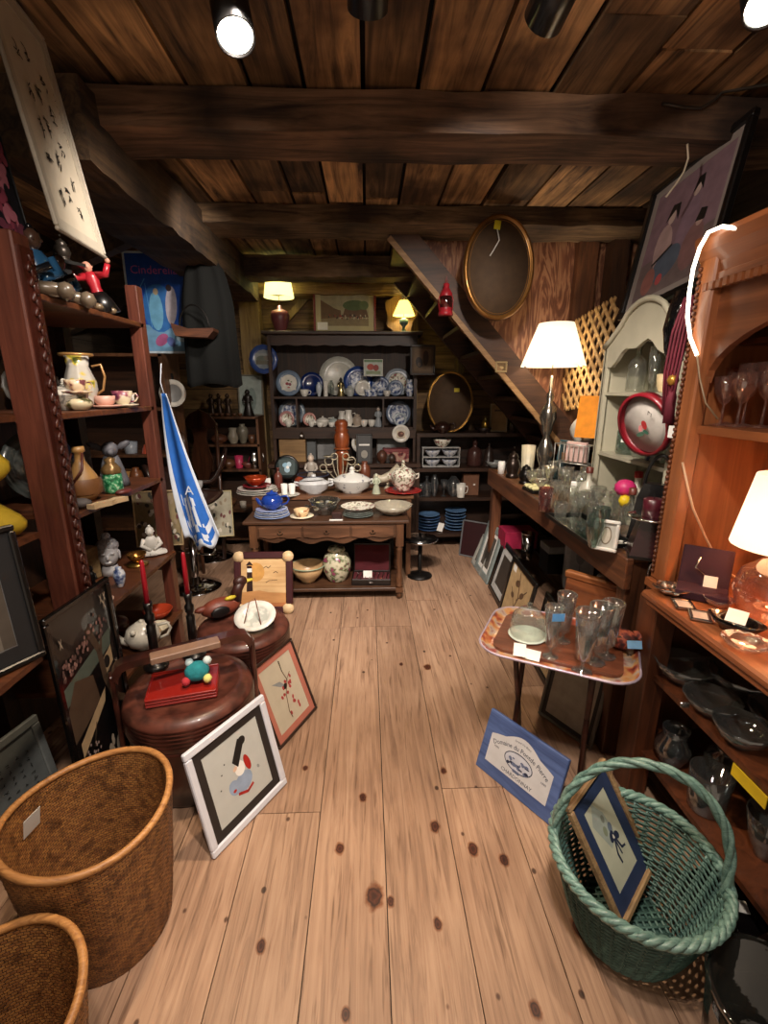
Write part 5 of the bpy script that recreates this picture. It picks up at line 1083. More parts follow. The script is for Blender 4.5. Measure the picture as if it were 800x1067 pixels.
# ================================================================== BEHIND, LEFT
t = thing('wall_poster', 'blue illustrated poster with pink title lettering above the corner shelf', 'poster', (-1.845, 3.90, 1.862), None); t.rotation_euler = (R(-2), 0, R(3))
t.location = at(139, 369, Y=3.72); w, h = .44, .70; t.location.z = 1.862
b = M(); b.bb(0, w, 0, .006, 0, h); b.obj('board', pm('#c2d2dc', .5), t)
PB = [('p', [(0, 0), (1, 0), (1, .22), (0, .3)], pm('#6f9fc4', .5)), ('e', .5, .45, .28, .25, 0, pm('#2f6fb8', .5)), ('e', .45, .42, .12, .2, 0, pm('#6fb0d6', .5)), ('e', .72, .48, .10, .2, -.15, pm('#b9b4c0', .5)), ('e', .7, .66, .05, .035, 0, pm('#3a2c30', .5)), ('e', .47, .62, .045, .035, 0, pm('#b9a88a', .5)), ('e', .5, .12, .12, .06, .3, pm('#a85a8a', .5)), ('e', .66, .1, .08, .05, -.3, pm('#5d6fae', .5)), ('l', [(.2, .3), (.15, .6), (.3, .75)], .015, pm('#5aa0e0', .5)), ('l', [(.35, .25), (.3, .7)], .01, pm('#5aa0e0', .5)), ('e', .85, .15, .1, .05, 0, pm('#a8c4d4', .5))]
art(t, w-.03, h-.03, pm('#1a52b4', .4, coat=.3), PB, .015, .015, -.0006); text('Cinderella', .08, pm('#d66aa6', .5), t, (w*.48, -.0024, h*.82))
# dark garment on a hanger
t = thing('hanging_coat', 'very dark green garment hanging from the beam behind the basket', 'coat', (gx(218, 340, 3.5), 3.5, at(218, 402, Y=3.5).z))
def coat(u, v):
    s = 2*u-1; wd = .10+.07*min(1, v*3)**.5+.02*v; a = math.pi*u*2; return (math.cos(a)*wd*(1+.06*math.sin(a*5)*v), math.sin(a)*.06*(1+.3*math.sin(a*7)), .80*(1-v)+.015*math.sin(a*3)*v)
b = M(); b.grid(coat, 48, 20, closed=True); b.obj('coat_body', pm('#050807', .95), t, solid=.004)
b = M(); b.tube([(-.1, 0, .8), (0, 0, .84), (.1, 0, .8)], .006, 6); b.tube([(0, 0, .84), (0, 0, .90), (.02, 0, .92)], .003, 6); b.obj('hanger', IRON, t)
t = thing('hanging_basket', 'flat brown wooden trug basket hanging in front of the dark coat', 'basket', tuple(at(203, 346, Y=3.35)))
b = M(); b.prism([(-.13, .03), (-.11, -.03), (.10, -.04), (.14, .0), (.14, .02), (-.02, .015), (-.13, .05)], .12); b.obj('trough', wood('#3a1f12', '#6b3f26', .6, 'X', 2), t, (0, -.06, 0)); b = M(); b.tube(arc((0, 0, .01), .1, 0, 180, 14, 'XZ', .16), .005, 6); b.obj('bail_handle', IRON, t)
t = plate('enamel_plate', 'round grey white plate on a black skillet shaped hanger in the corner shelf', tuple(Vector((gx(179, 395, 3.80), 3.80, 1.462))), .105, WHITE, pm('#8b8d8c', .3), 6)
b = M(); b.bb(-.09, .0, .03, .045, .0, .26, bev=.01); b.bb(-.07, -.045, .02, .035, .2, .32, bev=.004); b.obj('black_back', BLACK, t)
# carved chair
CHW = wood('#24130b', '#4d2c1a', .4, 'Z', coat=.2)
t = thing('carved_chair', 'dark carved wooden chair with urn shaped back splat behind the bar stools', 'chair', (-1.60, 4.12, 0), R(-14))
b = M(); b.bb(-.2, .2, -.2, .2, .42, .46, bev=.01); b.obj('seat', CHW, t)
for s in (-1, 1):
    b = M(); b.tube([(s*.17, .18, 0), (s*.18, .19, .45), (s*.16, .26, 1.3)], [.018, .02, .016], 8); b.obj('back_post', CHW, t)
    b = M(); b.tube([(s*.17, -.17, 0), (s*.17, -.17, .42)], [.014, .02], 8); b.obj('leg', CHW, t)
b = M(); b.prism([(-.18, 1.28), (-.1, 1.38), (0, 1.42), (.1, 1.38), (.18, 1.28), (.12, 1.25), (-.12, 1.25)], .02); b.obj('crest_rail', CHW, t, (0, .25, 0))
b = M(); b.prism([(-.05, .46), (-.08, .6), (-.03, .7), (-.11, .95), (-.06, 1.15), (-.08, 1.26), (.08, 1.26), (.06, 1.15), (.11, .95), (.03, .7), (.08, .6), (.05, .46)], .015); b.obj('splat', CHW, t, (0, .23, 0))
b = M(); b.bb(-.16, .16, .0, .015, .66, .70); b.obj('cross_rail', CHW, t, (0, .22, 0))
# narrow shelf wares (y 4.1)
def row(y, z, items, pyb=430):
    """items: kind, px, w_px, h_px, material, name, label, category, group, parts"""
    k = y*.98/480
    for it in items:
        kind, px, w, h, m_, nm, lb, ct = it[:8]; g = it[8] if len(it) > 8 else None; pt = it[9] if len(it) > 9 else (); dy = it[10] if len(it) > 10 else 0
        ware(kind, nm, lb, ct, (gx(px, pyb, y+dy), y+dy, z+.001), w*k, h*k, m_, g, 14, parts=pt)
BRZ = pm('#3d2c20', .35, .5); BRN = pm('#5a3a26', .4, coat=.3)
k4 = 4.15*.98/480
for i, px in enumerate((221, 229, 238)): fig('carved_figure', 'small dark carved figure in the row of three atop the narrow shelf', 'figurine', (gx(px, 430, 4.78), 4.78, 1.341), 26*k4, BRZ, BRZ, None, 'three carved figures atop the narrow shelf')
for i, px in enumerate((219, 225, 231, 237, 244, 250)): ware('bowl', 'small_dish', 'tiny brown dish along the front edge of the narrow shelf top', 'dish', (gx(px, 430, 4.67), 4.67, 1.341), .05, .03, BRN, 'tiny dishes atop the narrow shelf', 12)
frame('framed_print', 'pale framed picture standing atop the narrow shelf', 'picture', (gx(249, 430, 4.83), 4.83, 1.342), R(0), R(5), .25, .40, .014, pm('#6d6a60', .5), None, pm('#8a948e', .6), [('e', .55, .4, .2, .3, 0, pm('#6f7d78', .6))])
fig('carved_figure', 'slim black carved figure in front of the pale framed picture', 'figurine', (gx(259, 430, 4.76), 4.76, 1.341), .26, pm('#17100c', .35), pm('#17100c', .35))
row(4.72, 1.07, [('globe', 228, 18, 10, pm('#6e4430', .5), 'clay_pot', 'low reddish clay pot on the middle of the narrow shelf', 'pot'), ('pitcher', 243, 12, 16, pm('#a39a88', .4), 'stoneware_jug', 'pale stoneware jug on the narrow shelf', 'jug', None, ('handle',)), ('vase', 253, 12, 20, pm('#6f6a5c', .4), 'stoneware_vase', 'grey stoneware vase beside the pale jug', 'vase'), ('cup', 262, 8, 9, BRN, 'brown_cup', 'small brown cup at the right end of the narrow shelf', 'cup')], 455)
row(4.72, .82, [('tumbler', 249, 9, 13, pm('#b83358', .4), 'pink_cup', 'bright pink cup on the narrow shelf', 'cup'), ('globe', 238, 16, 10, BRN, 'clay_pot', 'brown clay pot left of the bright pink cup', 'pot'), ('pitcher', 265, 14, 18, SILVER, 'silver_pitcher', 'small silver pitcher right of the pink cup', 'pitcher', None, ('handle',)), ('bowl', 258, 14, 6, pm('#6d3c34', .4), 'small_bowl', 'reddish little bowl next to the silver pitcher', 'bowl')], 480)
row(4.72, .40, [('bowl', 234, 24, 9, pm('#5c3d28', .4), 'wooden_bowl', 'wide brown wooden bowl low on the narrow shelf', 'bowl'), ('tumbler', 252, 7, 7, pm('#9c9488', .5), 'small_cup', 'small grey cup beside the wide wooden bowl', 'cup')], 510)
k3 = 3.75*.98/480
row(3.78, 1.46, [('globe', 141, 12, 12, BRN, 'dark_vase', 'round dark vase seen past the far shelf post', 'vase')], 420)
for i, (px, z, kind, w, h, c_, lb) in enumerate(((131, 1.10, 'tumbler', 14, 12, '#8f97a0', 'pale printed mug seen below the eye level shelf'), (149, 1.10, 'bell', 13, 12, '#a84a34', 'small orange red bell shaped ornament seen through the shelf'), (150, .8, 'globe', 12, 12, '#a52a24', 'shiny red round pot seen through the shelf'), (133, .8, 'vase', 14, 24, '#7d4a2a', 'brown clay vase seen through the shelf'), (158, .8, 'cup', 9, 9, '#b5aca4', 'small pale cup by the blue cloth'), (176, 1.10, 'globe', 12, 14, '#9c978a', 'pale round pot right of the blue cloth'), (188, 1.1, 'bottle', 8, 22, '#3a2417', 'slim dark bottle right of the blue cloth'), (186, .8, 'globe', 9, 8, '#c9b9a8', 'small cream pot by the bar stool seat'), (199, .8, 'cup', 9, 9, '#a8a8a8', 'small silver cup by the bar stool seat'))):
    ware(kind, 'shelf_ornament', lb, 'ornament', (max(-2.3, gx(px, 430, 3.78)), 3.78, z+.001), w*k3, h*k3, pm(c_, .35, coat=.3), n=14)
frame('photo_frame', 'small amber framed picture in the corner shelf seen past the animal figurine', 'picture', (-2.03, 3.85, .801), 0, R(6), .12, .16, .018, pm('#5a3a20', .5), None, pm('#b98a50', .6), [('e', .5, .5, .3, .3, 0, pm('#d0a870', .6))])
# blue wall plate on the rear post, wall pictures
t = plate('blue_wall_plate', 'scalloped blue plate with a grey scene hanging on the rear post', (gx(275, 376, 4.66), 4.66, at(275, 390, Y=4.66).z), .135, pm('#33487e', .25, coat=.5), pm('#7f878c', .3), 6, flute=.02)
art(t, .15, .1, pm('#8d9290', .5), [('e', .4, .5, .35, .3, 0, pm('#5e665c', .5)), ('p', [(0, 0), (1, 0), (1, .3), (0, .4)], pm('#5d5a4c', .5)), ('e', .7, .6, .2, .2, 0, pm('#6f665a', .5))], -.075, .09, -.012, 'scene')
# ================================================================== PLATE HUTCH (front y 4.6)
def HX(px, y=4.68): return gx(px, 400, y)
kH = 4.7*.98/480
HP = [(301, 4.78, 13, '#6d7f94', WHITE, 'white plate with red flower sprays, left end of the upper hutch shelf'), (325, 4.78, 12, '#14285e', pm('#15295c', .2, coat=.6), 'deep blue plate on the upper hutch shelf'),
      (353, 4.80, 20, '#b9bab0', pm('#c3c2b6', .3), 'largest pale platter at the centre of the upper hutch shelf'), (373, 4.76, 15, '#2c4684', BLUEWHITE, 'blue and white patterned plate right of the largest platter'),
      (378, 4.70, 8, '#c9c9c0', WHITE, 'small white plate in front of the blue and white patterned plate'), (396, 4.76, 10, '#5c6b88', BLUEWHITE, 'blue and white saucer below the hanging card'),
      (414, 4.79, 14, '#9aa3ad', FLORAL, 'pale flowered plate at the right of the upper hutch shelf'), (412, 4.70, 8, '#5e6d84', BLUEWHITE, 'small blue plate in front of the pale flowered plate')]
for px, y, r, c1, mm_, lb in HP: 
    t = plate('china_plate', lb, (HX(px, y), y, 1.532), r*kH, pm(c1, .25, coat=.4), mm_, 10)
    if px == 301: art(t, .14, .12, WHITE, [('e', .4, .5, .12, .12, 0, pm('#8c3438', .5)), ('e', .6, .45, .1, .12, 0, pm('#7a3a4a', .5)), ('e', .5, .75, .08, .06, 0, LEAF), ('e', .7, .65, .06, .05, 0, LEAF), ('e', .5, .2, .1, .05, 0, RED)], -.07, .06, -.024, 'flower_motif')
row(4.66, 1.53, [('cup', 318, 9, 7, WHITE, 'teacup', 'white cup in front of the deep blue plate', 'cup', None, ('handle',)), ('vase', 333, 6, 14, pm('#b9c2c9', .3), 'bud_vase', 'pale bud vase right of the deep blue plate', 'vase'), ('tumbler', 340, 5, 15, WHITE, 'white_tumbler', 'narrow white beaker left of the largest platter', 'beaker'),
    ('vase', 346, 6, 16, GLASS, 'glass_vase', 'small clear vase in front of the largest platter', 'vase'), ('jar', 365, 9, 11, pm('#a7aca9', .3), 'small_jar', 'pale jar in front of the blue patterned plate', 'jar'), ('cup', 384, 9, 7, BLUEWHITE, 'teacup', 'blue and white cup below the hanging card', 'cup', None, ('handle', 'saucer')),
    ('jar', 390, 7, 12, BLUEWHITE, 'small_jar', 'slim blue and white jar left of the saucer', 'jar'), ('cup', 403, 8, 6, WHITE, 'teacup', 'low white cup right of the blue saucer', 'cup'), ('pitcher', 426, 9, 17, BLUEWHITE, 'china_pitcher', 'blue and white pitcher at the right end of the upper hutch shelf', 'pitcher', None, ('handle',))])
t = fig('brass_figure', 'shiny brass figure with a black cap in front of the largest platter', 'figurine', (HX(355, 4.65), 4.65, 1.531), 18*kH, pm('#a5966a', .2, .9), pm('#171310', .4), BLACK)
t = frame('postcard', 'white card with a red house picture pinned to the hutch frieze', 'card', (HX(379, 4.57), 4.585, at(388, 392, Y=4.58).z), 0, 0, 19*kH, 16*kH, .004, WHITE, None, pm('#a9b2a8', .6), [('p', [(.1, .1), (.9, .1), (.9, .3), (.1, .3)], pm('#7d8a6a', .6)), ('e', .35, .55, .2, .2, 0, pm('#a5483a', .6)), ('e', .65, .5, .15, .2, 0, pm('#8c3a34', .6)), ('p', [(0, .85), (1, .85), (1, 1), (0, 1)], pm('#5f7a5a', .6))], d=.006)
HP2 = [(303, 4.80, 14, '#67747f', BLUEWHITE, 'large blue and white plate in the left compartment'), (297, 4.72, 8, '#a97a78', FLORAL, 'small pink edged plate in the left compartment'), (321, 4.76, 7, '#b07a70', FLORAL, 'small red centred plate beside the left divider'), (415, 4.80, 13, '#6d7a90', BLUEWHITE, 'blue and white plate in the right compartment'), (417, 4.71, 7, '#97a3ab', BLUEWHITE, 'small blue landscape plate in the right compartment')]
for px, y, r, c1, mm_, lb in HP2: plate('china_plate', lb, (HX(px, y), y, 1.237), r*kH, pm(c1, .25, coat=.4), mm_, 10)
row(4.7, 1.236, [('cup', 300, 8, 6, WHITE, 'teacup', 'white cup on the floor of the left compartment', 'cup', None, ('handle',)), ('cup', 324, 7, 6, WHITE, 'teacup', 'white cup below the red centred plate', 'cup', None, ('handle',)), ('tureen', 336, 14, 11, WHITE, 'teapot', 'white teapot with gold knob on the lower hutch shelf', 'teapot', None, ('handle', 'spout')),
    ('tureen', 347, 11, 10, pm('#a7b0ab', .3), 'sugar_bowl', 'pale green lidded bowl right of the teapot', 'bowl', None, ('handles',)), ('cup', 333, 8, 5, WHITE, 'teacup', 'little cup in front of the white teapot', 'cup', None, (), -.05), ('cup', 345, 7, 5, WHITE, 'teacup', 'little cup in front of the pale green lidded bowl', 'cup', None, (), -.05),
    ('pitcher', 356, 9, 16, pm('#c1bfb6', .3), 'creamer', 'pale creamer above the turned post', 'creamer', None, ('handle',)), ('pitcher', 363, 10, 17, WHITE, 'creamer', 'white creamer just right of the turned post', 'creamer', None, ('handle',)), ('jar', 372, 10, 13, pm('#9d8f80', .3), 'small_jar', 'brownish lidded jar on the lower hutch shelf', 'jar'), ('cup', 379, 8, 7, WHITE, 'teacup', 'white footed cup right of the brownish jar', 'cup'),
    ('cup', 387, 8, 7, WHITE, 'teacup', 'round white cup left of the dark figurine', 'cup', None, ('handle',))])
fig('china_figurine', 'pale figurine in a bonnet at the right of the lower hutch shelf', 'figurine', (HX(394, 4.7), 4.7, 1.236), 20*kH, pm('#8d9499', .3), pm('#b5a89c', .4), pm('#4a4138', .5))
ware('plateflat', 'oval_dish', 'flat white oval dish lying in the lower hutch shelf', 'dish', (HX(368, 4.64), 4.64, 1.236), .14, .015, WHITE)
t = plate('china_plate', 'small white plate with brown centre hanging below the hutch shelf', (HX(418, 4.56), 4.565, at(418, 461, Y=4.56).z), 9*kH, WHITE, WHITE, 2); art(t, .08, .07, pm('#c9bfa8', .5), [('e', .5, .5, .4, .4, 0, pm('#5e3a2c', .5)), ('e', .6, .6, .15, .12, 0, pm('#a3705a', .5))], -.04, .047, -.0185, 'motif')
ware('bell', 'hanging_bell', 'small dark bell with a white tag hanging below the left hutch shelf', 'bell', (HX(312, 4.56), 4.56, at(312, 456, Y=4.56).z), .05, .06, BRZ, parts=('tag',))
# on top of the hutch
table_lamp('table_lamp', 'lit table lamp with a mauve jar base on top of the plate hutch', (HX(294, 4.72)+.01, 4.74, 2.122), pm('#7d4547', .35, coat=.5), shadem('#f2efb4', .5), .25, .14, .098, .31, 12, '#fff0c0', basep=[(0, 0), (.045, 0), (.05, .01), (.085, .11), (.09, .15), (.075, .19), (.04, .205), (.02, .21), (.018, .24), (0, .24)])
TOWN = [('p', [(0, .55), (1, .6), (1, 1), (0, 1)], pm('#9c9476', .6)), ('p', [(0, 0), (1, 0), (1, .22), (0, .25)], pm('#8a7a58', .6)), ('p', [(0, .2), (0, .75), (.12, .65), (.3, .5), (.42, .45), (.42, .25)], pm('#6d5234', .6)), ('p', [(.45, .25), (.5, .5), (.95, .52), (1, .25)], pm('#6a4f36', .6)), ('e', .7, .6, .24, .15, .05, pm('#55663c', .6)), ('e', .9, .6, .1, .13, 0, pm('#5f6c40', .6))]
for k in range(40): TOWN.append(('e', .1+.85*random.random(), .2+.12*random.random(), .012, .03, 0, random.choice([pm('#3a3128', .6), pm('#8f3a2a', .6), pm('#b9ac90', .6)])))
t = frame('framed_print', 'red framed print of a busy old town street on top of the hutch', 'picture', (HX(329, 4.78), 4.79, 2.123), 0, R(5), .60, .455, .02, pm('#7d2c2c', .4, coat=.3), pm('#b9b08a', .7, var=.03), pm('#a59b78', .6), TOWN, mw=.05)
b = M(); b.bb(.035, .135, -.016, -.014, .03, .10); b.obj('price_card', PAPER, t)
OL = table_lamp('oil_lamp', 'small blue and brass oil style lamp with a pleated yellow shade on the hutch', (HX(420, 4.68), 4.68, 2.122), pm('#7797b5', .2, coat=.5), shadem('#f0e384', .8), .13, .105, .045, .15, 7, '#fff0b0', basep=[(0, 0), (.04, 0), (.02, .02), (.012, .05), (.04, .08), (.042, .11), (.015, .13), (0, .13)], n=24)
b = M(); b.lathe([(.022, .24), (.026, .27), (.02, .34), (.019, .38)], n=14); b.obj('glass_chimney', GLASS, OL)
t = thing('burl_plaque', 'pale jagged burl wood slab standing behind the oil lamp', 'plaque', (HX(417, 4.8), 4.82, 2.122))
b = M(); pts = []
for k in range(26): a = 2*math.pi*k/26; pts.append((.15*math.cos(a)*(1+.14*math.sin(a*5+1)), .19+.19*math.sin(a)*(1+.1*math.cos(a*7))))
b.prism(pts, .03); b.obj('slab', wood('#6b4a32', '#b08a62', .6, 'Z', 2), t)
frame('framed_print', 'small dark framed picture of two shapes hung at the hutch right end', 'picture', (gx(427, 390, 4.5), 4.5, at(440, 391, Y=4.5).z), 0, 0, .235, .27, .018, pm('#1d130d', .5), pm('#4d3d2c', .7), pm('#5f4c36', .7), [('e', .3, .4, .2, .25, .4, pm('#241a14', .6)), ('e', .68, .6, .17, .35, 0, pm('#2e221a', .6)), ('e', .3, .3, .1, .1, 0, pm('#4d3d2c', .6))], mw=.02)
# hutch counter clutter
kc = 4.5*.98/480
def cx_(px, y): return gx(px, 480, y)
boxy('wooden_box', 'plain tan wooden box standing on the hutch counter', 'box', (cx_(306, 4.62), 4.62, .902), (28*kc, .1, 24*kc), wood('#6f5434', '#9a7a50', .5, 'X'))
frame('photo_frame', 'dark upright frame on the hutch counter right of the tan box', 'picture', (cx_(319, 4.66), 4.66, .902), 0, R(6), 12*kc, 26*kc, .012, BLACK, None, pm('#454a4c', .5), [])
frame('photo_frame', 'grey glazed picture standing on the hutch counter behind the turned post', 'picture', (cx_(330, 4.74), 4.74, .902), 0, R(6), 32*kc, 30*kc, .01, pm('#4a453e', .5), None, pm('#6f7070', .4), [])
plate('china_plate', 'white plate with gold flowers on the hutch counter', (cx_(377, 4.62), 4.62, .98), 11*kc, WHITE, voro('gold_flowers', [(.42, '#7d6b3a'), (.5, '#cfccc2')], 22), 8, easel=True)
frame('photo_frame', 'black easel frame with two oval pictures on the hutch counter', 'picture', (cx_(371, 4.36), 4.44, .902), 0, R(8), 17*kc, 31*kc, .014, BLACK, None, pm('#1b1a19', .5), [('e', .5, .3, .25, .15, 0, pm('#8f8a80', .6)), ('p', [(.1, .62), (.9, .62), (.9, .68), (.1, .68)], PAPER)])
t = boxy('jewellery_box', 'pink flowered jewellery box on the hutch counter', 'box', (cx_(412, 4.6), 4.6, .902), (28*kc, .12, 14*kc), voro('pink_flower_box', [(.4, '#3f1a1a'), (.5, '#8c4144'), (.6, '#a88a78')], 22), 0, None, pm('#7a3a3c', .4))
frame('photo_frame', 'dull glass fronted picture leaning behind the pink jewellery box', 'picture', (cx_(392, 4.74), 4.74, .902), 0, R(8), 34*kc, 30*kc, .012, pm('#3a322a', .5), None, pm('#6a6f70', .3), [])
frame('photo_frame', 'bluish glazed picture at the left back of the hutch counter', 'picture', (cx_(290, 4.76), 4.76, .902), 0, R(8), 36*kc, 34*kc, .012, pm('#2b2622', .5), None, pm('#4a525a', .3), [])
row(4.48, .90, [('jar', 404, 7, 10, GLASS, 'glass_jar', 'small clear jar on the hutch counter near the pink box', 'jar'), ('globe', 398, 12, 14, pm('#4d2f22', .4), 'brown_pot', 'round brown pot in front of the pink jewellery box', 'pot'), ('globe', 408, 9, 10, pm('#3a2a20', .4), 'brown_pot', 'small dark pot right of the round brown pot', 'pot')], 490)
# ================================================================== CENTRE TABLE WARES
kt = 3.5*.98/480
def tx(px, y, py=530): return gx(px, py, y)
BPL = voro('blue_band_china', [(.44, '#4a66a8'), (.52, '#bcc4cf')], 26, .25, .4)
def stack(n, px, y, z, w, dz, m_, name, lbs, grp, py=530, sx=1):
    for i in range(n): o = ware('plateflat', name, lbs if isinstance(lbs, str) else lbs[i], 'plate', (tx(px, y, py), y, z+i*dz+.001), w*(1-.03*i), .016, m_ if not isinstance(m_, list) else m_[i % len(m_)], grp, 28)
stack(5, 283, 3.46, .65, 38*kt, .012, [pm('#8ea0cc', .25, coat=.4), pm('#b9c0cf', .25, coat=.4)], 'blue_plate', 'blue rimmed plate in the stack under the blue teapot', 'blue rimmed plates on the console table')
t = ware('globe', 'blue_teapot', 'glossy cobalt blue teapot on the stack of blue plates', 'teapot', (tx(284, 3.46), 3.46, .712), 24*kt, 17*kt, BLUE, n=28, rot=R(180), parts=('spout', 'handle', 'lid'))
for o in t.children: pass
t.rotation_euler = (0, 0, 0)
ware('cup', 'teacup', 'floral cup on a scalloped saucer in the middle left of the console table', 'cup', (tx(314, 3.42), 3.42, .660), 17*kt, 8*kt, voro('orange_floral_cup', [(.42, '#8c5a3a'), (.52, '#cfb48a')], 30), n=22, parts=(('saucer', CREAM),))
t = ware('bowl', 'glass_basket', 'footed pressed glass bowl filled with trinkets on the console table', 'bowl', (tx(338, 3.5), 3.5, .651), 34*kt, 17*kt, glassm('#c9ccc6', .2, .6), n=26, flute=.05, nf=10, parts=('handles',))
for k in range(6): o = M(); o.ball((0, 0, 0), .016, 8, (1.2, 1, .7)); tag(o.obj('trinket', pm(['#a39a6a', '#8f8f88', '#6f6450'][k % 3], .3, coat=.4), None, (tx(338, 3.5)+.05*math.cos(k*1.05), 3.5+.04*math.sin(k*1.05), .745)), 'small trinket heaped in the footed pressed glass bowl', 'trinket', 'trinkets in the glass bowl')
stack(4, 373, 3.46, .65, 33*kt, .014, pm('#6f7d78', .25, coat=.5), 'grey_plate', 'grey green plate in the pile beneath the white floral plate', 'grey plates on the console table')
ware('plateflat', 'floral_plate', 'white floral plate on top of the grey green pile', 'plate', (tx(373, 3.46), 3.46, .712), 37*kt, .02, FLORAL, n=28, flute=.015, nf=10)
boxy('small_box', 'small dark brown box left of the grey plate pile', 'box', (tx(351, 3.40), 3.38, .651), (.07, .05, .05), pm('#2a1512', .4), 0, None, pm('#3a1f1a', .4))
ware('bowl', 'glass_platter', 'wide shallow scalloped glass dish at the right end of the console table', 'dish', (tx(409, 3.5), 3.5, .651), 43*kt, 11*kt, pm('#9d9686', .2, coat=.6), n=32, flute=.04, nf=14)
o = M(); o.box((0, 0, .001), (.10, .035, .001)); tag(o.obj('price_card', PAPER, None, (tx(350, 3.33, 541), 3.335, .651)), 'blank white price card at the front edge of the console table', 'card')
kb = 3.95*.98/480
def bx_(px, y, py=510): return gx(px, py, y)
stack(3, 268, 3.95, .73, 44*kb, .016, WHITE, 'white_platter', 'white platter stacked under the red glass bowl', 'white platters on the back bench', 510)
o = ware('plateflat', 'red_plate', 'ruby red plate beneath the amber red bowl', 'plate', (bx_(268, 3.95), 3.95, .781), 30*kb, .02, pm('#8c1f2a', .15, coat=.6), n=26)
ware('bowl', 'carnival_bowl', 'scalloped amber red glass bowl on the ruby plate', 'bowl', (bx_(267, 3.95), 3.95, .80), 24*kb, 9*kb, pm('#9a3616', .12, .3, coat=.6), n=28, flute=.07, nf=8)
for i, px in enumerate((296, 304)): ware('tumbler', 'white_candle', ['left white candle on the white dish of the back bench', 'right white candle on the white dish of the back bench'][i], 'candle', (bx_(px, 3.82), 3.83, .742), 7*kb, 11*kb, PAPER, 'white candles', 16)
ware('plateflat', 'white_dish', 'small white dish under the two white candles', 'dish', (bx_(301, 3.83), 3.83, .731), 22*kb, .012, WHITE)
o = M(); o.box((0, 0, .05), (.05, .003, .09), r=(R(-10), 0, 0)); tag(o.obj('price_card', PAPER, None, (bx_(279, 4.1), 4.12, .731)), 'upright white card behind the amber red bowl', 'card')
t = ware('tureen', 'gravy_tureen', 'white blue-lined sauce tureen near the curly iron rack', 'tureen', (bx_(327, 3.90), 3.90, .731), 33*kb, 21*kb, pm('#c4c6c8', .25, coat=.4), n=24, sy=.7, parts=('handles', ('rimband', NAVY)))
t = ware('tureen', 'oval_tureen', 'oval white lidded tureen with small flowers at the bench centre', 'tureen', (bx_(367, 3.92), 3.92, .731), 41*kb, 25*kb, voro('sprigged_china', [(.34, '#7d7f86'), (.40, '#cfcfca')], 30), n=30, sy=.65, parts=('handles', 'knob'))
t = ware('tureen', 'floral_tureen', 'ornate floral lidded tureen standing on the red tray', 'tureen', (bx_(420, 3.92), 3.92, .751), 27*kb, 30*kb, FLORAL, n=26, flute=.02, nf=8, parts=('handles', 'knob'))
ware('plateflat', 'red_tray', 'round bright red tray beneath the ornate floral tureen', 'tray', (bx_(420, 3.92), 3.92, .731), 40*kb, .022, pm('#a31c1a', .25, coat=.5), n=30)
fig('bird_figurine', 'pale green white cherub figurine right of the oval tureen', 'figurine', (bx_(392, 3.86), 3.86, .731), .18, pm('#a9b09a', .35), pm('#b5baa6', .35), None)
t = thing('cornucopia', 'large cream shell cornucopia lying behind the cherub figurine', 'ornament', (bx_(404, 4.08), 4.08, .79), R(10)); b = M(); b.tube([(-.13, 0, .06), (-.06, 0, .03), (.03, 0, .05), (.12, 0, .10)], [.02, .035, .05, .075], 14); b.obj('shell', pm('#b9b09a', .4), t)
b = M(); b.lathe([(0, 0), (.04, 0), (.02, .02), (0, .03)], (0, 0, -.058), 12); b.tube([(0, 0, -.04), (0, 0, .02)], .012, 8); b.obj('foot', pm('#b9b09a', .4), t)
# round wreath clock on stand
t = thing('round_mirror_plate', 'round black rimmed picture with pale blue flowers at the left of the bench', 'picture', (bx_(300, 4.15), 4.16, .731))
b = M(); rr_ = 13*kb*1.05; zc = at(300, 487, Y=4.15).z-.731
b.lathe([(rr_*.86, -.004), (rr_*.9, -.014), (rr_, -.01), (rr_, .012), (rr_*.86, .012)], (0, 0, zc), 32, rot=(R(90), 0, 0)); b.obj('rim', BLACK, t)
b = M(); b.lathe([(0, 0), (rr_*.88, 0), (rr_*.88, .004), (0, .004)], (0, 0, zc), 32, rot=(R(90), 0, 0)); b.obj('face', pm('#3f4a4a', .3, coat=.4), t)
art(t, .14, .14, pm('#4a5656', .4), [('e', .4, .65, .18, .15, .4, pm('#8ab0c4', .5)), ('e', .65, .7, .14, .16, 0, pm('#b0cad6', .5)), ('e', .5, .35, .18, .2, 0, pm('#9cb9c8', .5)), ('e', .55, .5, .1, .1, 0, PAPER)], -.07, zc-.07, -.006, 'flower_art')
b = M(); b.tube([(-.05, .03, 0), (-.03, .015, zc-rr_*.9)], .006, 6); b.tube([(.05, .03, 0), (.03, .015, zc-rr_*.9)], .006, 6); b.obj('easel', IRON, t)
t = fig('porcelain_lady', 'porcelain lady figurine behind the blue-lined tureen', 'figurine', (bx_(325, 4.15), 4.15, .731), .30, pm('#9c948a', .35), pm('#b9a898', .4), pm('#a79d92', .5))
row(4.15, .73, [('bottle', 290, 9, 22, pm('#6a3a30', .3), 'brown_bottle', 'reddish bottle behind the white candles', 'bottle'), ('globe', 312, 12, 12, pm('#8a3c24', .3, coat=.4), 'orange_pot', 'orange brown round pot left of the porcelain lady', 'pot'), ('bowl', 340, 18, 8, pm('#8a6f50', .4), 'basket_dish', 'tan dish under the iron scrolls', 'dish'), ('vase', 380, 13, 28, pm('#6b3a26', .35, coat=.4), 'brown_vase', 'tall reddish brown vase behind the oval tureen', 'vase')], 500)
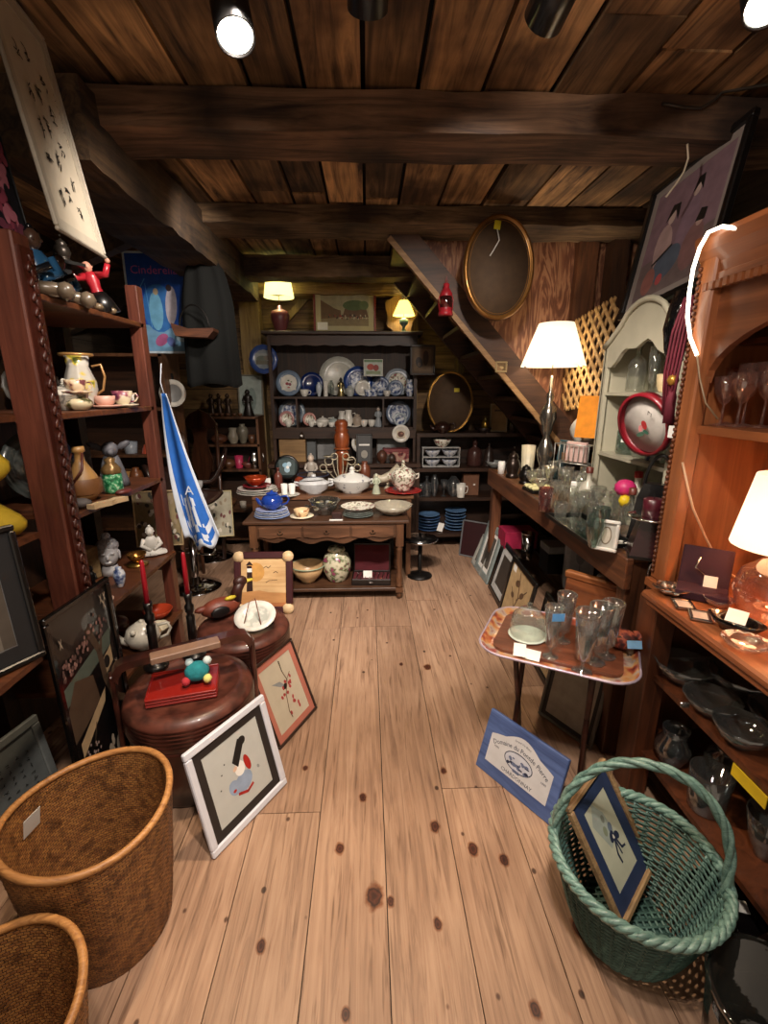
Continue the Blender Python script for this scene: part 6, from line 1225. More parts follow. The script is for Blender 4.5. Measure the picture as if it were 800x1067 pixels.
# iron scroll rack
t = thing('scroll_rack', 'cream metal rack of curling scrolls in front of the turned post', 'rack', (bx_(355, 4.02), 4.03, .731))
CRM = pm('#a59c86', .35, .3)
for s in (-1, 1):
    for (r_, h_, l_) in ((.035, .26, .10), (.028, .30, .05), (.03, .2, .15)):
        pts = [(0, 0, .0), (s*.01, 0, h_*.3), (s*l_*.5, 0, h_*.65)]+[(s*(l_+r_*math.cos(R(200-a))*1.0), 0, h_-.0+r_*math.sin(R(200-a))) for a in range(0, 400, 30)]
        b = M(); b.tube(pts, .0055, 6); b.obj('scroll', CRM, t)
for dx, z in ((-.10, .30), (.07, .27), (-.12, .16)): b = M(); b.lathe([(0, 0), (.045, 0), (.05, .006), (0, .004)], (dx, 0, z), 16); b.obj('candle_plate', CRM, t)
b = M(); b.lathe([(0, 0), (.06, 0), (.05, .01), (0, .015)], n=18); b.obj('foot', CRM, t)
# turned post
z0 = .731; zt = at(355, 437, Y=4.24).z; t = thing('turned_post', 'orange brown turned wooden post rising behind the centre table', 'wooden post', (gx(356, 460, 4.24), 4.24, z0)); H0 = zt-z0
b = M(); b.lathe([(0, 0), (.07, 0), (.07, .03), (.045, .05), (.045, H0*.4), (.05, H0*.42), (.062, H0*.46), (.062, H0*.52), (.045, H0*.55), (.06, H0*.58), (.068, H0*.66), (.072, H0*.74), (.06, H0*.80), (.055, H0*.82), (.065, H0*.84), (.05, H0*.87), (.062, H0*.92), (.055, H0*.97), (.03, H0), (0, H0)], n=28); b.obj('shaft', wood('#6b2f16', '#a0542c', .35, 'Z', 1, coat=.4), t)
b = M(); b.lathe([(.046, H0*.55), (.07, H0*.555), (.07, H0*.575), (.046, H0*.58)], n=28); b.obj('collar', wood('#7d3a1c', '#b06438', .35, 'Z'), t)
# lower shelf of the console
t = ware('bowl', 'rimmed_bowl', 'pale bowl with green rim on the console lower shelf', 'bowl', (gx(321, 600, 3.48), 3.48, .101), 36*kt*1.08, 20*kt, pm('#b3936a', .35, coat=.3), n=30, parts=(('rimband', pm('#8fa288', .3)),))
ware('jar', 'ginger_jar', 'round floral ginger jar with pink blossoms on the console lower shelf', 'jar', (gx(351, 595, 3.5), 3.5, .101), 29*kt*1.1, 38*kt*1.08, voro('blossom_jar', [(.36, '#8f4560'), (.43, '#54663e'), (.5, '#a8a88c'), (.6, '#c9c2a8')], 24, .25, .5), n=30)
t = thing('cutlery_case', 'open case lined in dark red velvet holding cutlery on the console lower shelf', 'case', (gx(387, 600, 3.48), 3.47, .101), R(-3)); VEL = pm('#4a0c16', .9); CS = pm('#1c1512', .35)
b = M(); w_, d_ = .31, .2; b.bb(-w_/2, w_/2, -d_/2, d_/2, 0, .01); 
for x0, x1, y0, y1 in ((-w_/2, w_/2, -d_/2, -d_/2+.01), (-w_/2, w_/2, d_/2-.01, d_/2), (-w_/2, -w_/2+.01, -d_/2, d_/2), (w_/2-.01, w_/2, -d_/2, d_/2)): b.bb(x0, x1, y0, y1, 0, .05, bev=.003)
b.obj('case_bottom', CS, t); b = M(); b.bb(-w_/2+.01, w_/2-.01, -d_/2+.01, d_/2-.01, .01, .035); b.obj('velvet_bed', VEL, t)
b = M(); b.box((0, d_/2+.03, .16), (w_, .035, .24), r=(R(-8), 0, 0), bev=.01); ld = b.obj('case_lid', CS, t); b = M(); b.box((0, d_/2+.008, .158), (w_-.03, .012, .21), r=(R(-8), 0, 0)); b.obj('velvet_lining', VEL, ld)
b = M(); b.box((-.03, -.02, .06), (.07, .002, .06), r=(R(-15), 0, 0)); b.obj('price_card', PAPER, t)
for k in range(8):
    b = M(); x = -.12+.034*k; b.tube([(x, -.07, .042), (x+.01, .02, .044)], .0035, 5); b.ball((x+.013, .045, .045), .011, 8, (.8, 1.5, .4)); tag(b.obj('spoon', SILVER, None, t.location, (0, 0, R(-3))), 'silver spoon lying in the red velvet cutlery case', 'spoon', 'spoons in the velvet case')
b = M(); b.tube([(-.03, -d_/2-.004, .03), (-.02, -d_/2-.018, .03), (.02, -d_/2-.018, .03), (.03, -d_/2-.004, .03)], .003, 6); b.obj('case_handle', SILVER, t)
# ================================================================== LOW SHELVES UNDER THE STAIR
def low(px, y=4.55): return gx(px, 450, y)
def oval_mirror(label, c, rx, rz, tw, yaw, tilt, mat_, name='oval_mirror'):
    t = thing(name, label, 'mirror', c); t.rotation_euler = (Matrix.Rotation(yaw, 3, 'Z') @ Matrix.Rotation(-tilt, 3, 'X')).to_euler()
    b = M(); n = 64
    def prof_pt(a, u, v): return ((rx+u)*math.cos(a), v, (rz+u)*math.sin(a)+rz+tw)
    prf = [(0, .01), (0, -.008), (tw*.15, -.014), (tw*.3, -.008), (tw*.45, -.022), (tw*.75, -.026), (tw*.95, -.014), (tw, 0), (tw, .012)]
    V = [[b.bm.verts.new(prof_pt(2*math.pi*i/n, u, v)) for u, v in prf] for i in range(n)]
    for i in range(n):
        for j in range(len(prf)): b._f([V[i][j], V[(i+1) % n][j], V[(i+1) % n][(j+1) % len(prf)], V[i][(j+1) % len(prf)]], True)
    b.obj('gilt_frame', mat_, t)
    b = M(); b.poly([(rx*1.01*math.cos(2*math.pi*i/n), rz*1.01*math.sin(2*math.pi*i/n)+rz+tw) for i in range(n)], -.002); b.obj('mirror_glass', pm('#d4d6d2', .02, 1, var=0), t, noflip=True)
    b = M(); b.lathe([(0, .006), (rx+tw*.5, .006), (rx+tw*.5, .012), (0, .012)], (0, 0, rz+tw), 40, rot=(R(90), 0, 0), sy=(rz+tw*.5)/(rx+tw*.5)); b.obj('backing', pm('#4a3826', .8), t)
    return t
t = oval_mirror('large gilt oval mirror hung on the beam above the stair', tuple(at(517, 334, Y=3.17)), .185, .265, .045, R(3), R(3), pm('#8f6432', .3, .75, coat=.3))
b = M(); b.box((-.03, -.035, .545), (.04, .002, .05), r=(0, R(8), 0)); b.obj('yellow_tag', pm('#d8c81e', .6), t)
b = M(); b.tube([(-.03, -.036, .52), (-.015, -.036, .46), (-.05, -.036, .40), (-.07, -.036, .37)], .004, 5, flat=.4); b.obj('white_ribbon', PAPER, t)
t = oval_mirror('smaller thin gilt oval mirror standing on the low shelf under the stair', (low(468, 4.5), 4.5, 1.192), .20, .265, .022, R(-4), R(6), pm('#a07838', .3, .8))
b = M(); b.box((.06, -.016, .40), (.05, .002, .035)); b.obj('yellow_tag', pm('#d8c81e', .6), t)
kl = 4.55*.98/480
ware('globe', 'brass_oil_lamp', 'shiny brass lamp with stacked bulbs on the low shelf top', 'lamp', (low(505, 4.52), 4.52, 1.191), .08, .13, pm('#b08e3e', .2, .9), parts=(('lid', pm('#c9b070', .2, .9)),))
ware('bowl', 'dark_bowl', 'dark footed bowl in front of the brass lamp', 'bowl', (low(504, 4.46), 4.47, 1.191), 24*kl*.7, .05, pm('#1a1210', .3, coat=.4))
ware('globe', 'dark_teapot', 'dark brown round teapot in front of the smaller oval mirror', 'teapot', (low(462, 4.4), 4.47, 1.191), .17, .11, pm('#2c1914', .25, coat=.5), parts=('handle', 'spout'))
frame('framed_print', 'tan framed paper leaning beside the brass lamp', 'picture', (low(511, 4.55), 4.60, 1.192), R(-14), R(4), .17, .27, .012, pm('#8a7a60', .5), None, pm('#8f7048', .7), [('p', [(.2, .75), (.8, .75), (.8, .82), (.2, .82)], pm('#4a3828', .6))])
ware('vase', 'small_vase', 'small dark vase at the right end of the low shelf top', 'vase', (low(533, 4.5), 4.5, 1.191), .06, .10, pm('#3a2c26', .35))
# rack of white dishes
t = thing('wire_dish_rack', 'small white two tier rack holding blue and white cups', 'rack', (low(460, 4.55), 4.57, .852))
b = M(); wr, hr = 40*kl, 20*kl
for z in (0, hr*.5, hr): b.bb(-wr/2, wr/2, -.05, .05, z, z+.006)
for x in (-wr/2, wr/2-.006): b.bb(x, x+.006, -.05, .05, 0, hr)
b.obj('rack_frame', pm('#c4c4c0', .4), t)
for i, (dx, zz, lb) in enumerate(((-.22, 0, 'lower left'), (.24, 0, 'lower right'), (-.22, .5, 'upper left'), (.24, .5, 'upper right'))):
    ware('bowl', 'rice_bowl', 'blue and white bowl in the %s slot of the white rack' % lb, 'bowl', (low(460, 4.55)+dx*wr, 4.56, .859+zz*hr), wr*.42, hr*.36, voro('pale_blue_china', [(.4, '#6a7690'), (.48, '#c9ccd0')], 36))
ware('bowl', 'flowered_bowl', 'flowered bowl on top of the white rack', 'bowl', (low(461, 4.55), 4.56, .859+hr), 20*kl, 9*kl, FLORAL)
row(4.6, .85, [('bottle', 495, 16, 26, pm('#4a2f2a', .3), 'dark_decanter', 'dark decanter on the upper low shelf', 'decanter', None, ('cap',)), ('bell', 510, 14, 24, pm('#332620', .35), 'bell_ornament', 'dark bell shaped ornament right of the decanter', 'ornament'), ('bowl', 516, 18, 6, pm('#9fa3a0', .3), 'silver_dish', 'pale shallow dish at the end of the upper low shelf', 'dish', None, (), -.08)], 460)
CRG = glassm('#dfe6ea', .25, .7)
row(4.52, .555, [('bottle', 445, 10, 22, CRG, 'crystal_bottle', 'crystal bottle at the left of the glass filled shelf', 'bottle'), ('vase', 453, 9, 24, CRG, 'crystal_vase', 'crystal vase on the glass filled shelf', 'vase'), ('goblet', 463, 8, 18, CRG, 'crystal_goblet', 'crystal goblet in the glass filled shelf', 'goblet'), ('globe', 473, 16, 22, CRG, 'crystal_globe', 'round crystal globe catching light on the glass filled shelf', 'globe'), ('tumbler', 481, 10, 15, WHITE, 'patterned_mug', 'white mug with dark letters on the glass filled shelf', 'mug', None, ('handle',), -.06), ('goblet', 439, 8, 14, CRG, 'crystal_goblet', 'short crystal goblet at the far left of the glass filled shelf', 'goblet')], 490)
boxy('carton', 'brown cardboard box with a white label at the right of the glass filled shelf', 'box', (low(497, 4.4), 4.6, .556), (17*kl, .12, 24*kl), pm('#6f4a34', .7), 0, None, None, True)
kk = 4.5*.98/480
for i in range(6): ware('plateflat', 'blue_plate', 'blue plate in the left pile on the bottom shelf under the stair', 'plate', (low(449, 4.6), 4.6, .181+i*.03), 26*kk*(1-.06*(i % 2)), .02, pm(['#3f5f8c', '#5a7da6'][i % 2], .3, coat=.4), 'left pile of blue plates')
for i in range(7): ware('plateflat', 'blue_plate', 'blue plate in the right pile on the bottom shelf under the stair', 'plate', (low(478, 4.6), 4.6, .181+i*.032), 24*kk*(1-.06*(i % 2)), .02, pm(['#5a7da6', '#6f8fb2'][i % 2], .3, coat=.4), 'right pile of blue plates')
o = M(); o.box((0, 0, .05), (.06, .002, .09), r=(0, R(15), 0)); tag(o.obj('price_card', PAPER, None, (low(464, 4.4), 4.50, .183)), 'white card standing between the two piles of blue plates', 'card')
t = thing('red_lantern', 'red metal lantern hanging on the stair stringer left of the large mirror', 'lantern', tuple(at(464, 329, Y=3.40)))
b = M(); b.lathe([(0, 0), (.05, 0), (.05, .02), (.042, .03), (.042, .05)], n=16); b.obj('base', pm('#a3202c', .4, coat=.3), t); b = M(); b.lathe([(.04, .12), (.042, .14), (.03, .16), (.018, .18), (.022, .2), (0, .21)], n=16); b.obj('cap', pm('#a3202c', .4, coat=.3), t)
b = M(); b.lathe([(.04, .04), (.046, .08), (.04, .125)], n=16); b.obj('glass_chimney', glassm('#c97a7a', .1, .7), t); b = M(); b.tube([(-.045, 0, .03), (-.05, 0, .1), (-.03, 0, .16)], .003, 5); b.tube([(.045, 0, .03), (.05, 0, .1), (.03, 0, .16)], .003, 5); b.tube([(-.01, 0, .2), (0, 0, .25), (.01, 0, .2)], .002, 5); b.obj('bail', pm('#a3202c', .4), t)
frame('photo_frame', 'tiny pale frame fixed on the stair stringer', 'picture', (gx(516, 388, 3.42), 3.43, at(516, 388, Y=3.42).z), 0, 0, .085, .075, .012, pm('#a08a62', .5), None, pm('#6b5230', .6), [('e', .5, .4, .3, .2, 0, pm('#b9a070', .6))])
# ================================================================== COUNTER WARES
ZC = .951
def cn(px, py): return at(px, py, Z=ZC)
LMP = table_lamp('table_lamp', 'large lit lamp with a pleated cream shade and silver baluster base on the counter', (1.29, 3.30, ZC), pm('#8f8a80', .2, .9), shadem('#f1e9d6', .3), .28, .215, .115, .80, 11, '#ffe8cc', basep=[(0, 0), (.08, 0), (.085, .02), (.05, .04), (.05, .08), (.03, .1), (.05, .16), (.06, .22), (.04, .28), (.02, .32), (.035, .36), (.04, .40), (.06, .45), (.05, .52), (.02, .56), (.03, .6), (.012, .64), (.01, .74), (0, .74)], n=48)
GLW = glassm('#f4f6f0', .14, .84); GLG = glassm('#b9cfc6', .16, .72)
# named, distinctive wares first
p = cn(540, 500); ware('tumbler', 'frosted_vase', 'tall ribbed cream glass vase at the far end of the counter', 'vase', (1.22, 3.45, ZC), .10, .24, pm('#c9c0a4', .4, coat=.3), flute=.05, nf=12, n=36)
frame('photo_frame', 'teal backed dark frame standing near the ribbed cream vase', 'picture', (1.36, 3.28, ZC), R(-60), R(8), .2, .30, .012, pm('#3c5a60', .4), None, pm('#2c3a3c', .4), [])
boxy('wooden_casket', 'amber wooden casket on a dark stand behind the goblets', 'box', (1.50, 3.2, ZC+.15), (.22, .12, .06), wood('#8a5420', '#c48a44', .4, 'X', 2), R(-10)); boxy('black_box', 'black box carrying the amber wooden casket', 'box', (1.50, 3.2, ZC), (.2, .14, .148), BLACK, R(-10))
ware('lantern', 'candle_lantern', 'dark bronze candle lantern at the far front of the counter', 'lantern', (1.10, 3.42, ZC), .11, .22, pm('#2e231d', .3, .6), parts=('knob',))
ware('lantern', 'candle_lantern', 'short black lantern with a glowing candle at the counter front', 'lantern', (1.12, 3.18, ZC), .10, .15, pm('#1a1614', .3, .6))
ware('candle', 'white_candle', 'small white pillar candle at the far corner of the counter', 'candle', (1.06, 3.58, ZC), .055, .10, PAPER, n=16)
t = boxy('crystal_tray', 'black tray of pale yellow crystals near the counter front edge', 'tray', (1.12, 2.92, ZC), (.16, .16, .02), BLACK, R(5))
for k in range(9): b = M(); b.box((-.05+.05*(k % 3), -.05+.05*(k//3), .032), (.045, .045, .024), r=(0, 0, R(random.uniform(-8, 8))), bev=.008); b.obj('crystal', pm('#d6cf9a', .2, coat=.6), t)
boxy('yellow_box', 'small yellow carton standing among the glasses', 'box', (1.36, 2.72, ZC), (.09, .06, .11), pm('#cf9a2c', .5), R(-30), None, None, True)
boxy('white_cards', 'white printed card block standing among the glasses', 'box', (1.20, 2.52, ZC), (.09, .04, .14), PAPER, R(-25))
# wire letter rack with cards
t = thing('wire_rack', 'white wire letter rack holding cards beside the painted shelf', 'rack', (1.36, 2.98, ZC+.18), R(-55))
b = M(); CHW_ = pm('#b9b7ae', .3, .6)
for z in (0, .12): b.tube([(-.12, -.04, z), (.12, -.04, z), (.12, .04, z), (-.12, .04, z)], .004, 6, closed=True)
for k in range(8): b.tube([(-.12+.0343*k, -.04, 0), (-.12+.0343*k, -.04, .12)], .003, 5)
for sx in (-.12, .12):
    for sy in (-.04, .04): b.tube([(sx, sy, 0), (sx*1.05, sy*1.2, -.178)], .004, 5)
b.obj('wire_basket', CHW_, t)
boxy('greeting_cards', 'bundle of pale cards held in the wire letter rack', 'cards', (1.37, 2.97, ZC+.186), (.14, .03, .13), pm('#c9a9a0', .6), R(-55))
o = M(); o.box((0, 0, .13), (.15, .004, .26)); tag(o.obj('orange_card', pm('#e08a1a', .6), None, (1.385, 2.90, ZC+.35), (R(-6), 0, R(-50))), 'large blank orange card standing in the wire rack beside the painted shelf', 'card')
t = thing('shell_sculpture', 'white coiled shell sculpture behind the wire letter rack', 'ornament', (1.47, 3.16, ZC+.25)); b = M()
pts = [(.06*math.cos(a/2)*(1-.07*a), .05*math.sin(a/2)*(1-.07*a), .02+.022*a) for a in range(0, 13)]; b.tube(pts, [.05-.003*i for i in range(13)], 12); b.obj('coil', pm('#c4c0b4', .4), t); boxy('black_box', 'black box holding up the white coiled shell', 'box', (1.47, 3.16, ZC), (.14, .12, .25), BLACK)
# many glasses
GL = [('martini', 570, 505, .10, .17), ('goblet', 553, 503, .085, .13), ('martini', 562, 512, .09, .12), ('tumbler', 567, 522, .075, .10), ('goblet', 578, 520, .08, .15), ('tumbler', 586, 515, .07, .12), ('goblet', 592, 525, .075, .14), ('tumbler', 598, 530, .07, .11), ('flute', 590, 508, .06, .18), ('goblet', 604, 535, .08, .15), ('tumbler', 610, 528, .07, .13), ('flute', 612, 520, .06, .19), ('tumbler', 583, 533, .07, .09), ('goblet', 597, 512, .08, .17), ('tumbler', 618, 540, .075, .12), ('flute', 606, 512, .06, .2), ('goblet', 575, 496, .08, .16), ('tumbler', 560, 496, .07, .1), ('goblet', 621, 530, .08, .16), ('tumbler', 591, 498, .07, .12), ('tumbler', 603, 502, .07, .12), ('goblet', 585, 503, .08, .15), ('flute', 620, 514, .06, .2), ('tumbler', 628, 552, .08, .11)]
for kind, px, py, w_, h_ in GL:
    p = cn(px, py+8)
    if p.x > 1.2 and p.y < 2.6: p.x = 1.2
    nm, lb = {'martini': ('martini_glass', 'clear cone shaped cocktail glass in the crowd of glasses on the counter'), 'goblet': ('goblet', 'clear stemmed goblet in the crowd of glasses on the counter'), 'tumbler': ('tumbler', 'clear straight tumbler in the crowd of glasses on the counter'), 'flute': ('champagne_flute', 'clear slim flute in the crowd of glasses on the counter')}[kind]
    ware(kind, nm, lb, 'glass', (p.x, p.y, ZC), w_, h_, GLW, nm.replace('_', ' ')+'s on the counter', 18)
ware('tumbler', 'pink_tumbler', 'pinkish cut tumbler at the counter edge beside the yellow crystals', 'glass', (cn(567, 532).x, cn(567, 532).y, ZC), .075, .13, glassm('#d9a09a', .15, .8))
# mirrored tray
t = thing('mirrored_tray', 'black framed mirrored tray along the counter front edge', 'tray', (cn(600, 556).x+.07, cn(600, 556).y+.05, ZC), R(90)); b = M(); b.bb(-.25, .25, -.09, .09, 0, .006); b.obj('mirror_base', pm('#a9b0b0', .04, 1, var=0), t)
b = M(); b.bb(-.26, .26, -.1, -.09, 0, .018); b.bb(-.26, .26, .09, .1, 0, .018); b.bb(-.26, -.25, -.1, .1, 0, .018); b.bb(.25, .26, -.1, .1, 0, .018); b.obj('tray_border', BLACK, t)
for i, (px, py, w_, h_) in enumerate(((610, 570, .08, .17), (617, 560, .07, .14), (600, 556, .08, .05))):
    p = cn(px, py+2); ware(['vase', 'tumbler', 'bowl'][i], ['green_glass_vase', 'green_glass_tumbler', 'green_glass_bowl'][i], ['tall green tinted glass vase on the mirrored tray', 'green tinted tumbler on the mirrored tray', 'low green tinted glass bowl on the mirrored tray'][i], 'glass', (p.x+.03, p.y, ZC+.008), w_, h_, GLG, n=20)
p = cn(636, 545); t = ware('tumbler', 'gift_glass', 'glass filled with pink and yellow tissue on the counter', 'glass', (p.x+.05, p.y, ZC), .10, .15, GLW)
o = M(); o.ball((0, 0, .03), .048, 10, (1.1, 1, .9)); tag(o.obj('pink_tissue', pm('#c42a6a', .5, coat=.3), None, (p.x+.05, p.y, ZC+.15)), 'crumpled hot pink tissue on top of a counter glass', 'tissue'); o = M(); o.ball((0, 0, .025), .03, 8); tag(o.obj('yellow_tissue', pm('#d8b81a', .5), None, (p.x+.03, p.y-.045, ZC+.10)), 'crumpled yellow tissue in front of the hot pink tissue', 'tissue')
t = frame('photo_frame', 'white ornate frame with an oval opening at the counter near end', 'picture', (cn(616, 572).x-.0, cn(616, 572).y, ZC+.002), R(-40), R(10), .095, .13, .015, pm('#c4c2bc', .5), None, pm('#a8a69e', .6), [('e', .5, .5, .32, .38, 0, pm('#6a5c4c', .6)), ('e', .5, .5, .26, .32, 0, pm('#b8b0a0', .6))])
o = M(); o.grid(lambda u, v: ((u-.5)*.16, (v-.5)*.10, .004+.006*math.sin(u*22)*math.sin(v*17)), 18, 12); tag(o.obj('lace_doily', pm('#bcb8ae', .8), None, (1.07, 1.86, ZC), (0, 0, R(-30)), solid=.002), 'crumpled white lace doily hanging at the counter edge by the oval frame', 'doily')
# jars behind
for i, (x, y, kind, w_, h_, m_, lb) in enumerate(((1.19, 1.98, 'bottle', .08, .2, GLW, 'clear bottle standing before the painted shelf'), (1.20, 2.22, 'jar', .10, .16, GLW, 'clear lidded jar before the painted shelf'), (1.20, 2.42, 'bottle', .09, .22, pm('#b9b4a4', .3, coat=.4), 'cream bottle with a dark stopper on the counter'))): ware(kind, 'storage_bottle' if kind == 'bottle' else 'storage_jar', lb, 'bottle' if kind == 'bottle' else 'jar', (x, y, ZC), w_, h_, m_, parts=(('cap', pm('#5c2a20', .4)),) if kind == 'bottle' else ())
# purse, tapered box, candle, chrome
t = thing('black_handbag', 'black handbag with a tall loop handle leaning at the counter near end', 'handbag', (1.22, 1.86, ZC), R(-35)); b = M(); b.prism([(-.09, 0), (-.07, .2), (-.05, .26), (.05, .26), (.07, .2), (.09, 0)], .06); b.obj('bag_body', pm('#0c0b0c', .3, coat=.4), t); b = M(); b.tube(arc((0, .03, .25), .05, 0, 180, 14, 'XZ', .13), .007, 8); b.obj('loop_handle', BLACK, t)
MAR = pm('#2a0f12', .3, coat=.5)
t = thing('tapered_vase', 'tall maroon tapered square vase at the counter end', 'vase', (1.13, 1.72, ZC-.001), R(-25)); b = M()
def fr(w0, w1, z0, z1):
    A = [b.bm.verts.new((sx*w0, sy*w0, z0)) for sx, sy in ((-1, -1), (1, -1), (1, 1), (-1, 1))]; B = [b.bm.verts.new((sx*w1, sy*w1, z1)) for sx, sy in ((-1, -1), (1, -1), (1, 1), (-1, 1))]; b._f(A[::-1]); b._f(B)
    for i in range(4): b._f([A[i], A[(i+1) % 4], B[(i+1) % 4], B[i]])
fr(.075, .045, 0, .16); b.obj('body', MAR, t); b = M(); fr(.078, .078, 0, .012); b.obj('foot', BLACK, t)
t = thing('candle_stand', 'chrome ringed stand holding the maroon pillar candle', 'candle holder', (1.11, 1.70, ZC+.162)); b = M(); b.lathe([(0, 0), (.085, 0), (.088, .006), (.08, .009), (0, .006)], n=28); b.obj('plate', CHROME, t)
for k in range(3): b = M(); x = .085+.035*k; b.tube([(x-.02, 0, .005), (x-.022, -.01, -.07), (x-.01, -.015, -.085), (x+.002, -.01, -.07), (x+.004, 0, .0), (x+.014, -.005, .008)], .005, 6); b.obj('chrome_loop', CHROME, t)
ware('candle', 'pillar_candle', 'short maroon pillar candle on the chrome ringed stand', 'candle', (1.11, 1.70, ZC+.170), .072, .07, pm('#4a1420', .35, coat=.3), parts=('wick',))
boxy('maroon_box', 'upright dark maroon box behind the pillar candle', 'box', (1.25, 1.76, ZC), (.10, .08, .30), MAR, R(-20))
for i in range(6): ware('plateflat', 'glass_platter', 'clear glass dish in the stack beside the maroon box', 'dish', (1.36, 1.78, ZC+.001+i*.035), .22-.01*(i % 2), .04, glassm('#b9c9cc', .3, .6), 'stack of clear glass dishes', 24)
t = thing('chrome_chain', 'thick chrome link chain draped over the counter end', 'chain', (1.12, 1.66, ZC-.04), R(10)); 
for k in range(5): b = M(); c_ = (.0+.042*k, 0, .02-.012*abs(k-2)); b.tube([(c_[0]+.016*math.cos(a), .012*math.sin(a)*(k % 2), c_[2]+.034*math.sin(a)) for a in [2*math.pi*j/16 for j in range(16)]], .006, 6, closed=True); b.obj('link', CHROME, t)
# under the counter
boxy('pink_box', 'magenta box on the floor under the far end of the counter', 'box', (1.22, 3.55, .361), (.26, .2, .14), pm('#8f1c3c', .5), 0); 
ware('tumbler', 'steel_canister', 'shiny steel canister under the counter', 'canister', (1.20, 3.25, .361), .10, .2, CHROME, parts=('rimband',))
t = boxy('glass_carton', 'white carton printed with a wine glass under the counter', 'box', (1.36, 2.75, .361), (.17, .16, .34), pm('#b5b7ba', .5), R(-20)); art(t, .12, .26, pm('#a5a7aa', .5), [('e', .5, .7, .22, .2, 0, pm('#7f8386', .5)), ('l', [(.5, .5), (.5, .2)], .05, pm('#7f8386', .5)), ('e', .5, .17, .2, .03, 0, pm('#7f8386', .5))], -.06, .04, -.082, 'glass_picture')
boxy('black_radio', 'black box with a pale top strip under the counter', 'box', (1.32, 3.0, .361), (.18, .16, .20), BLACK, 0, None, pm('#8a8a88', .4))
ware('jar', 'striped_jar', 'red and white banded jar under the counter', 'jar', (1.38, 2.45, .361), .15, .20, voro('red_striped_jar', [(.45, '#7d1c16'), (.52, '#b3a79a')], 12))
for i, y in enumerate((2.36, 2.14)):
    t = thing('bee_jar', ['amber ribbed honey jar under the counter, farther of two', 'amber ribbed honey jar under the counter, nearer of two'][i], 'jar', (1.50-.02*i, y-.0, .361), 0); b = M()
    for k in range(4): b.lathe([(.045, .03*k), (.06, .03*k+.015), (.045, .03*k+.03)], n=18)
    b.lathe([(0, 0), (.045, 0)], n=18); b.lathe([(.045, .12), (.03, .145), (0, .15)], n=18); bmesh.ops.remove_doubles(b.bm, verts=b.bm.verts, dist=.0005); b.obj('body', pm('#a3812c', .25, coat=.5), t)
    b = M(); b.lathe([(.058, .045), (.061, .05), (.058, .055)], n=18); b.lathe([(.058, .075), (.061, .08), (.058, .085)], n=18); b.obj('dark_bands', INK, t)
for k in range(6): ware('goblet', 'dusty_goblet', 'dull glass goblet on the shelf under the near end of the counter', 'glass', (1.36+.11*(k % 3), 1.82+.13*(k//3), .361), .08, .14, GLG, 'dusty goblets under the counter', 16)
# painted shelf wares (front x 1.42, y 2.10..2.84)
for z, lst in ((.95+.667, [(2.66, 'bottle', .10, .24, GLW, 'clear decanter on the painted shelf, left end of its upper tier', 'decanter', ()), (2.50, 'flute', .07, .22, GLW, 'tall clear flute on the upper tier of the painted shelf', 'glass', ()), (2.40, 'cup', .075, .085, pm('#c9b48a', .4), 'tan badge mug on the painted shelf', 'mug', ('handle',)), (2.32, 'tumbler', .085, .10, pm('#9c1c24', .3), 'red mug with a white badge on the painted shelf', 'mug', ('handle',)), (2.21, 'pitcher', .12, .17, BLUEWHITE, 'blue and white figured pitcher on the painted shelf', 'pitcher', ('handle',))]),
                (.95+.337, [(2.66, 'bottle', .12, .22, GLG, 'green tinted bottle on the middle tier of the painted shelf', 'bottle', ('tag',)), (2.52, 'jar', .11, .12, GLW, 'clear jar with dark contents on the middle tier', 'jar', ()), (2.40, 'tumbler', .09, .15, voro('checked_tin', [(.46, '#34485c'), (.54, '#a9b3ba')], 26), 'blue and white checked tin on the middle tier', 'tin', ()), (2.32, 'tumbler', .08, .07, GLW, 'short clear tumbler with a white tag on the middle tier', 'glass', ('tag',))]),
                (.95+.027, [(2.66, 'jar', .12, .15, GLW, 'clear lidded jar on the bottom tier of the painted shelf', 'jar', ()), (2.5, 'bottle', .11, .22, pm('#b9b4a4', .3, coat=.4), 'white bottle with a red neck on the bottom tier', 'bottle', (('cap', RED),))])):
    for y, kind, w_, h_, m_, lb, ct, pt in lst: ware(kind, {'glass': 'drinking_glass', 'jar': 'storage_jar', 'tin': 'checked_tin'}.get(ct, ct), lb, ct, (1.355, y*.89, .95+(z-.95)*.953+.001), w_*.89, h_*.93, m_, rot=R(-50), parts=pt)
# ---- things above and beside the painted shelf
PUR = pm('#7a6068', .7); FIG = [('p', [(0, 0), (1, 0), (1, .4), (0, .35)], pm('#6a5a58', .7)), ('e', .3, .42, .13, .22, .2, pm('#a58a86', .7)), ('e', .33, .68, .05, .06, 0, pm('#b09a90', .7)), ('p', [(.24, .66), (.3, .8), (.42, .78), (.43, .62), (.36, .74)], INK), ('e', .6, .5, .12, .25, -.1, pm('#7d6470', .7)), ('e', .62, .8, .05, .06, 0, pm('#b09a90', .7)), ('p', [(.56, .78), (.6, .9), (.68, .9), (.7, .76), (.64, .84)], INK), ('e', .42, .25, .2, .14, .3, pm('#4f5866', .7)), ('e', .75, .28, .14, .2, 0, pm('#7d5a58', .7)), ('e', .78, .48, .045, .05, 0, pm('#a88a80', .7)), ('p', [(.72, .48), (.76, .58), (.85, .55), (.84, .46)], INK), ('e', .2, .15, .1, .12, 0, pm('#8c5a52', .7)), ('e', .38, .12, .05, .05, 0, pm('#a84a4a', .7)), ('l', [(.2, .3), (.45, .4)], .03, INK)]
frame('large_print', 'large black framed print of three robed ladies leaning above the painted shelf', 'picture', tuple(at(645, 335, X=1.29)), R(-87.9), R(13.7), .571, .638, .03, BLACK, pm('#8a7f78', .7, var=.04), PUR, FIG, roll=R(7.8), mw=.035, d=.03)
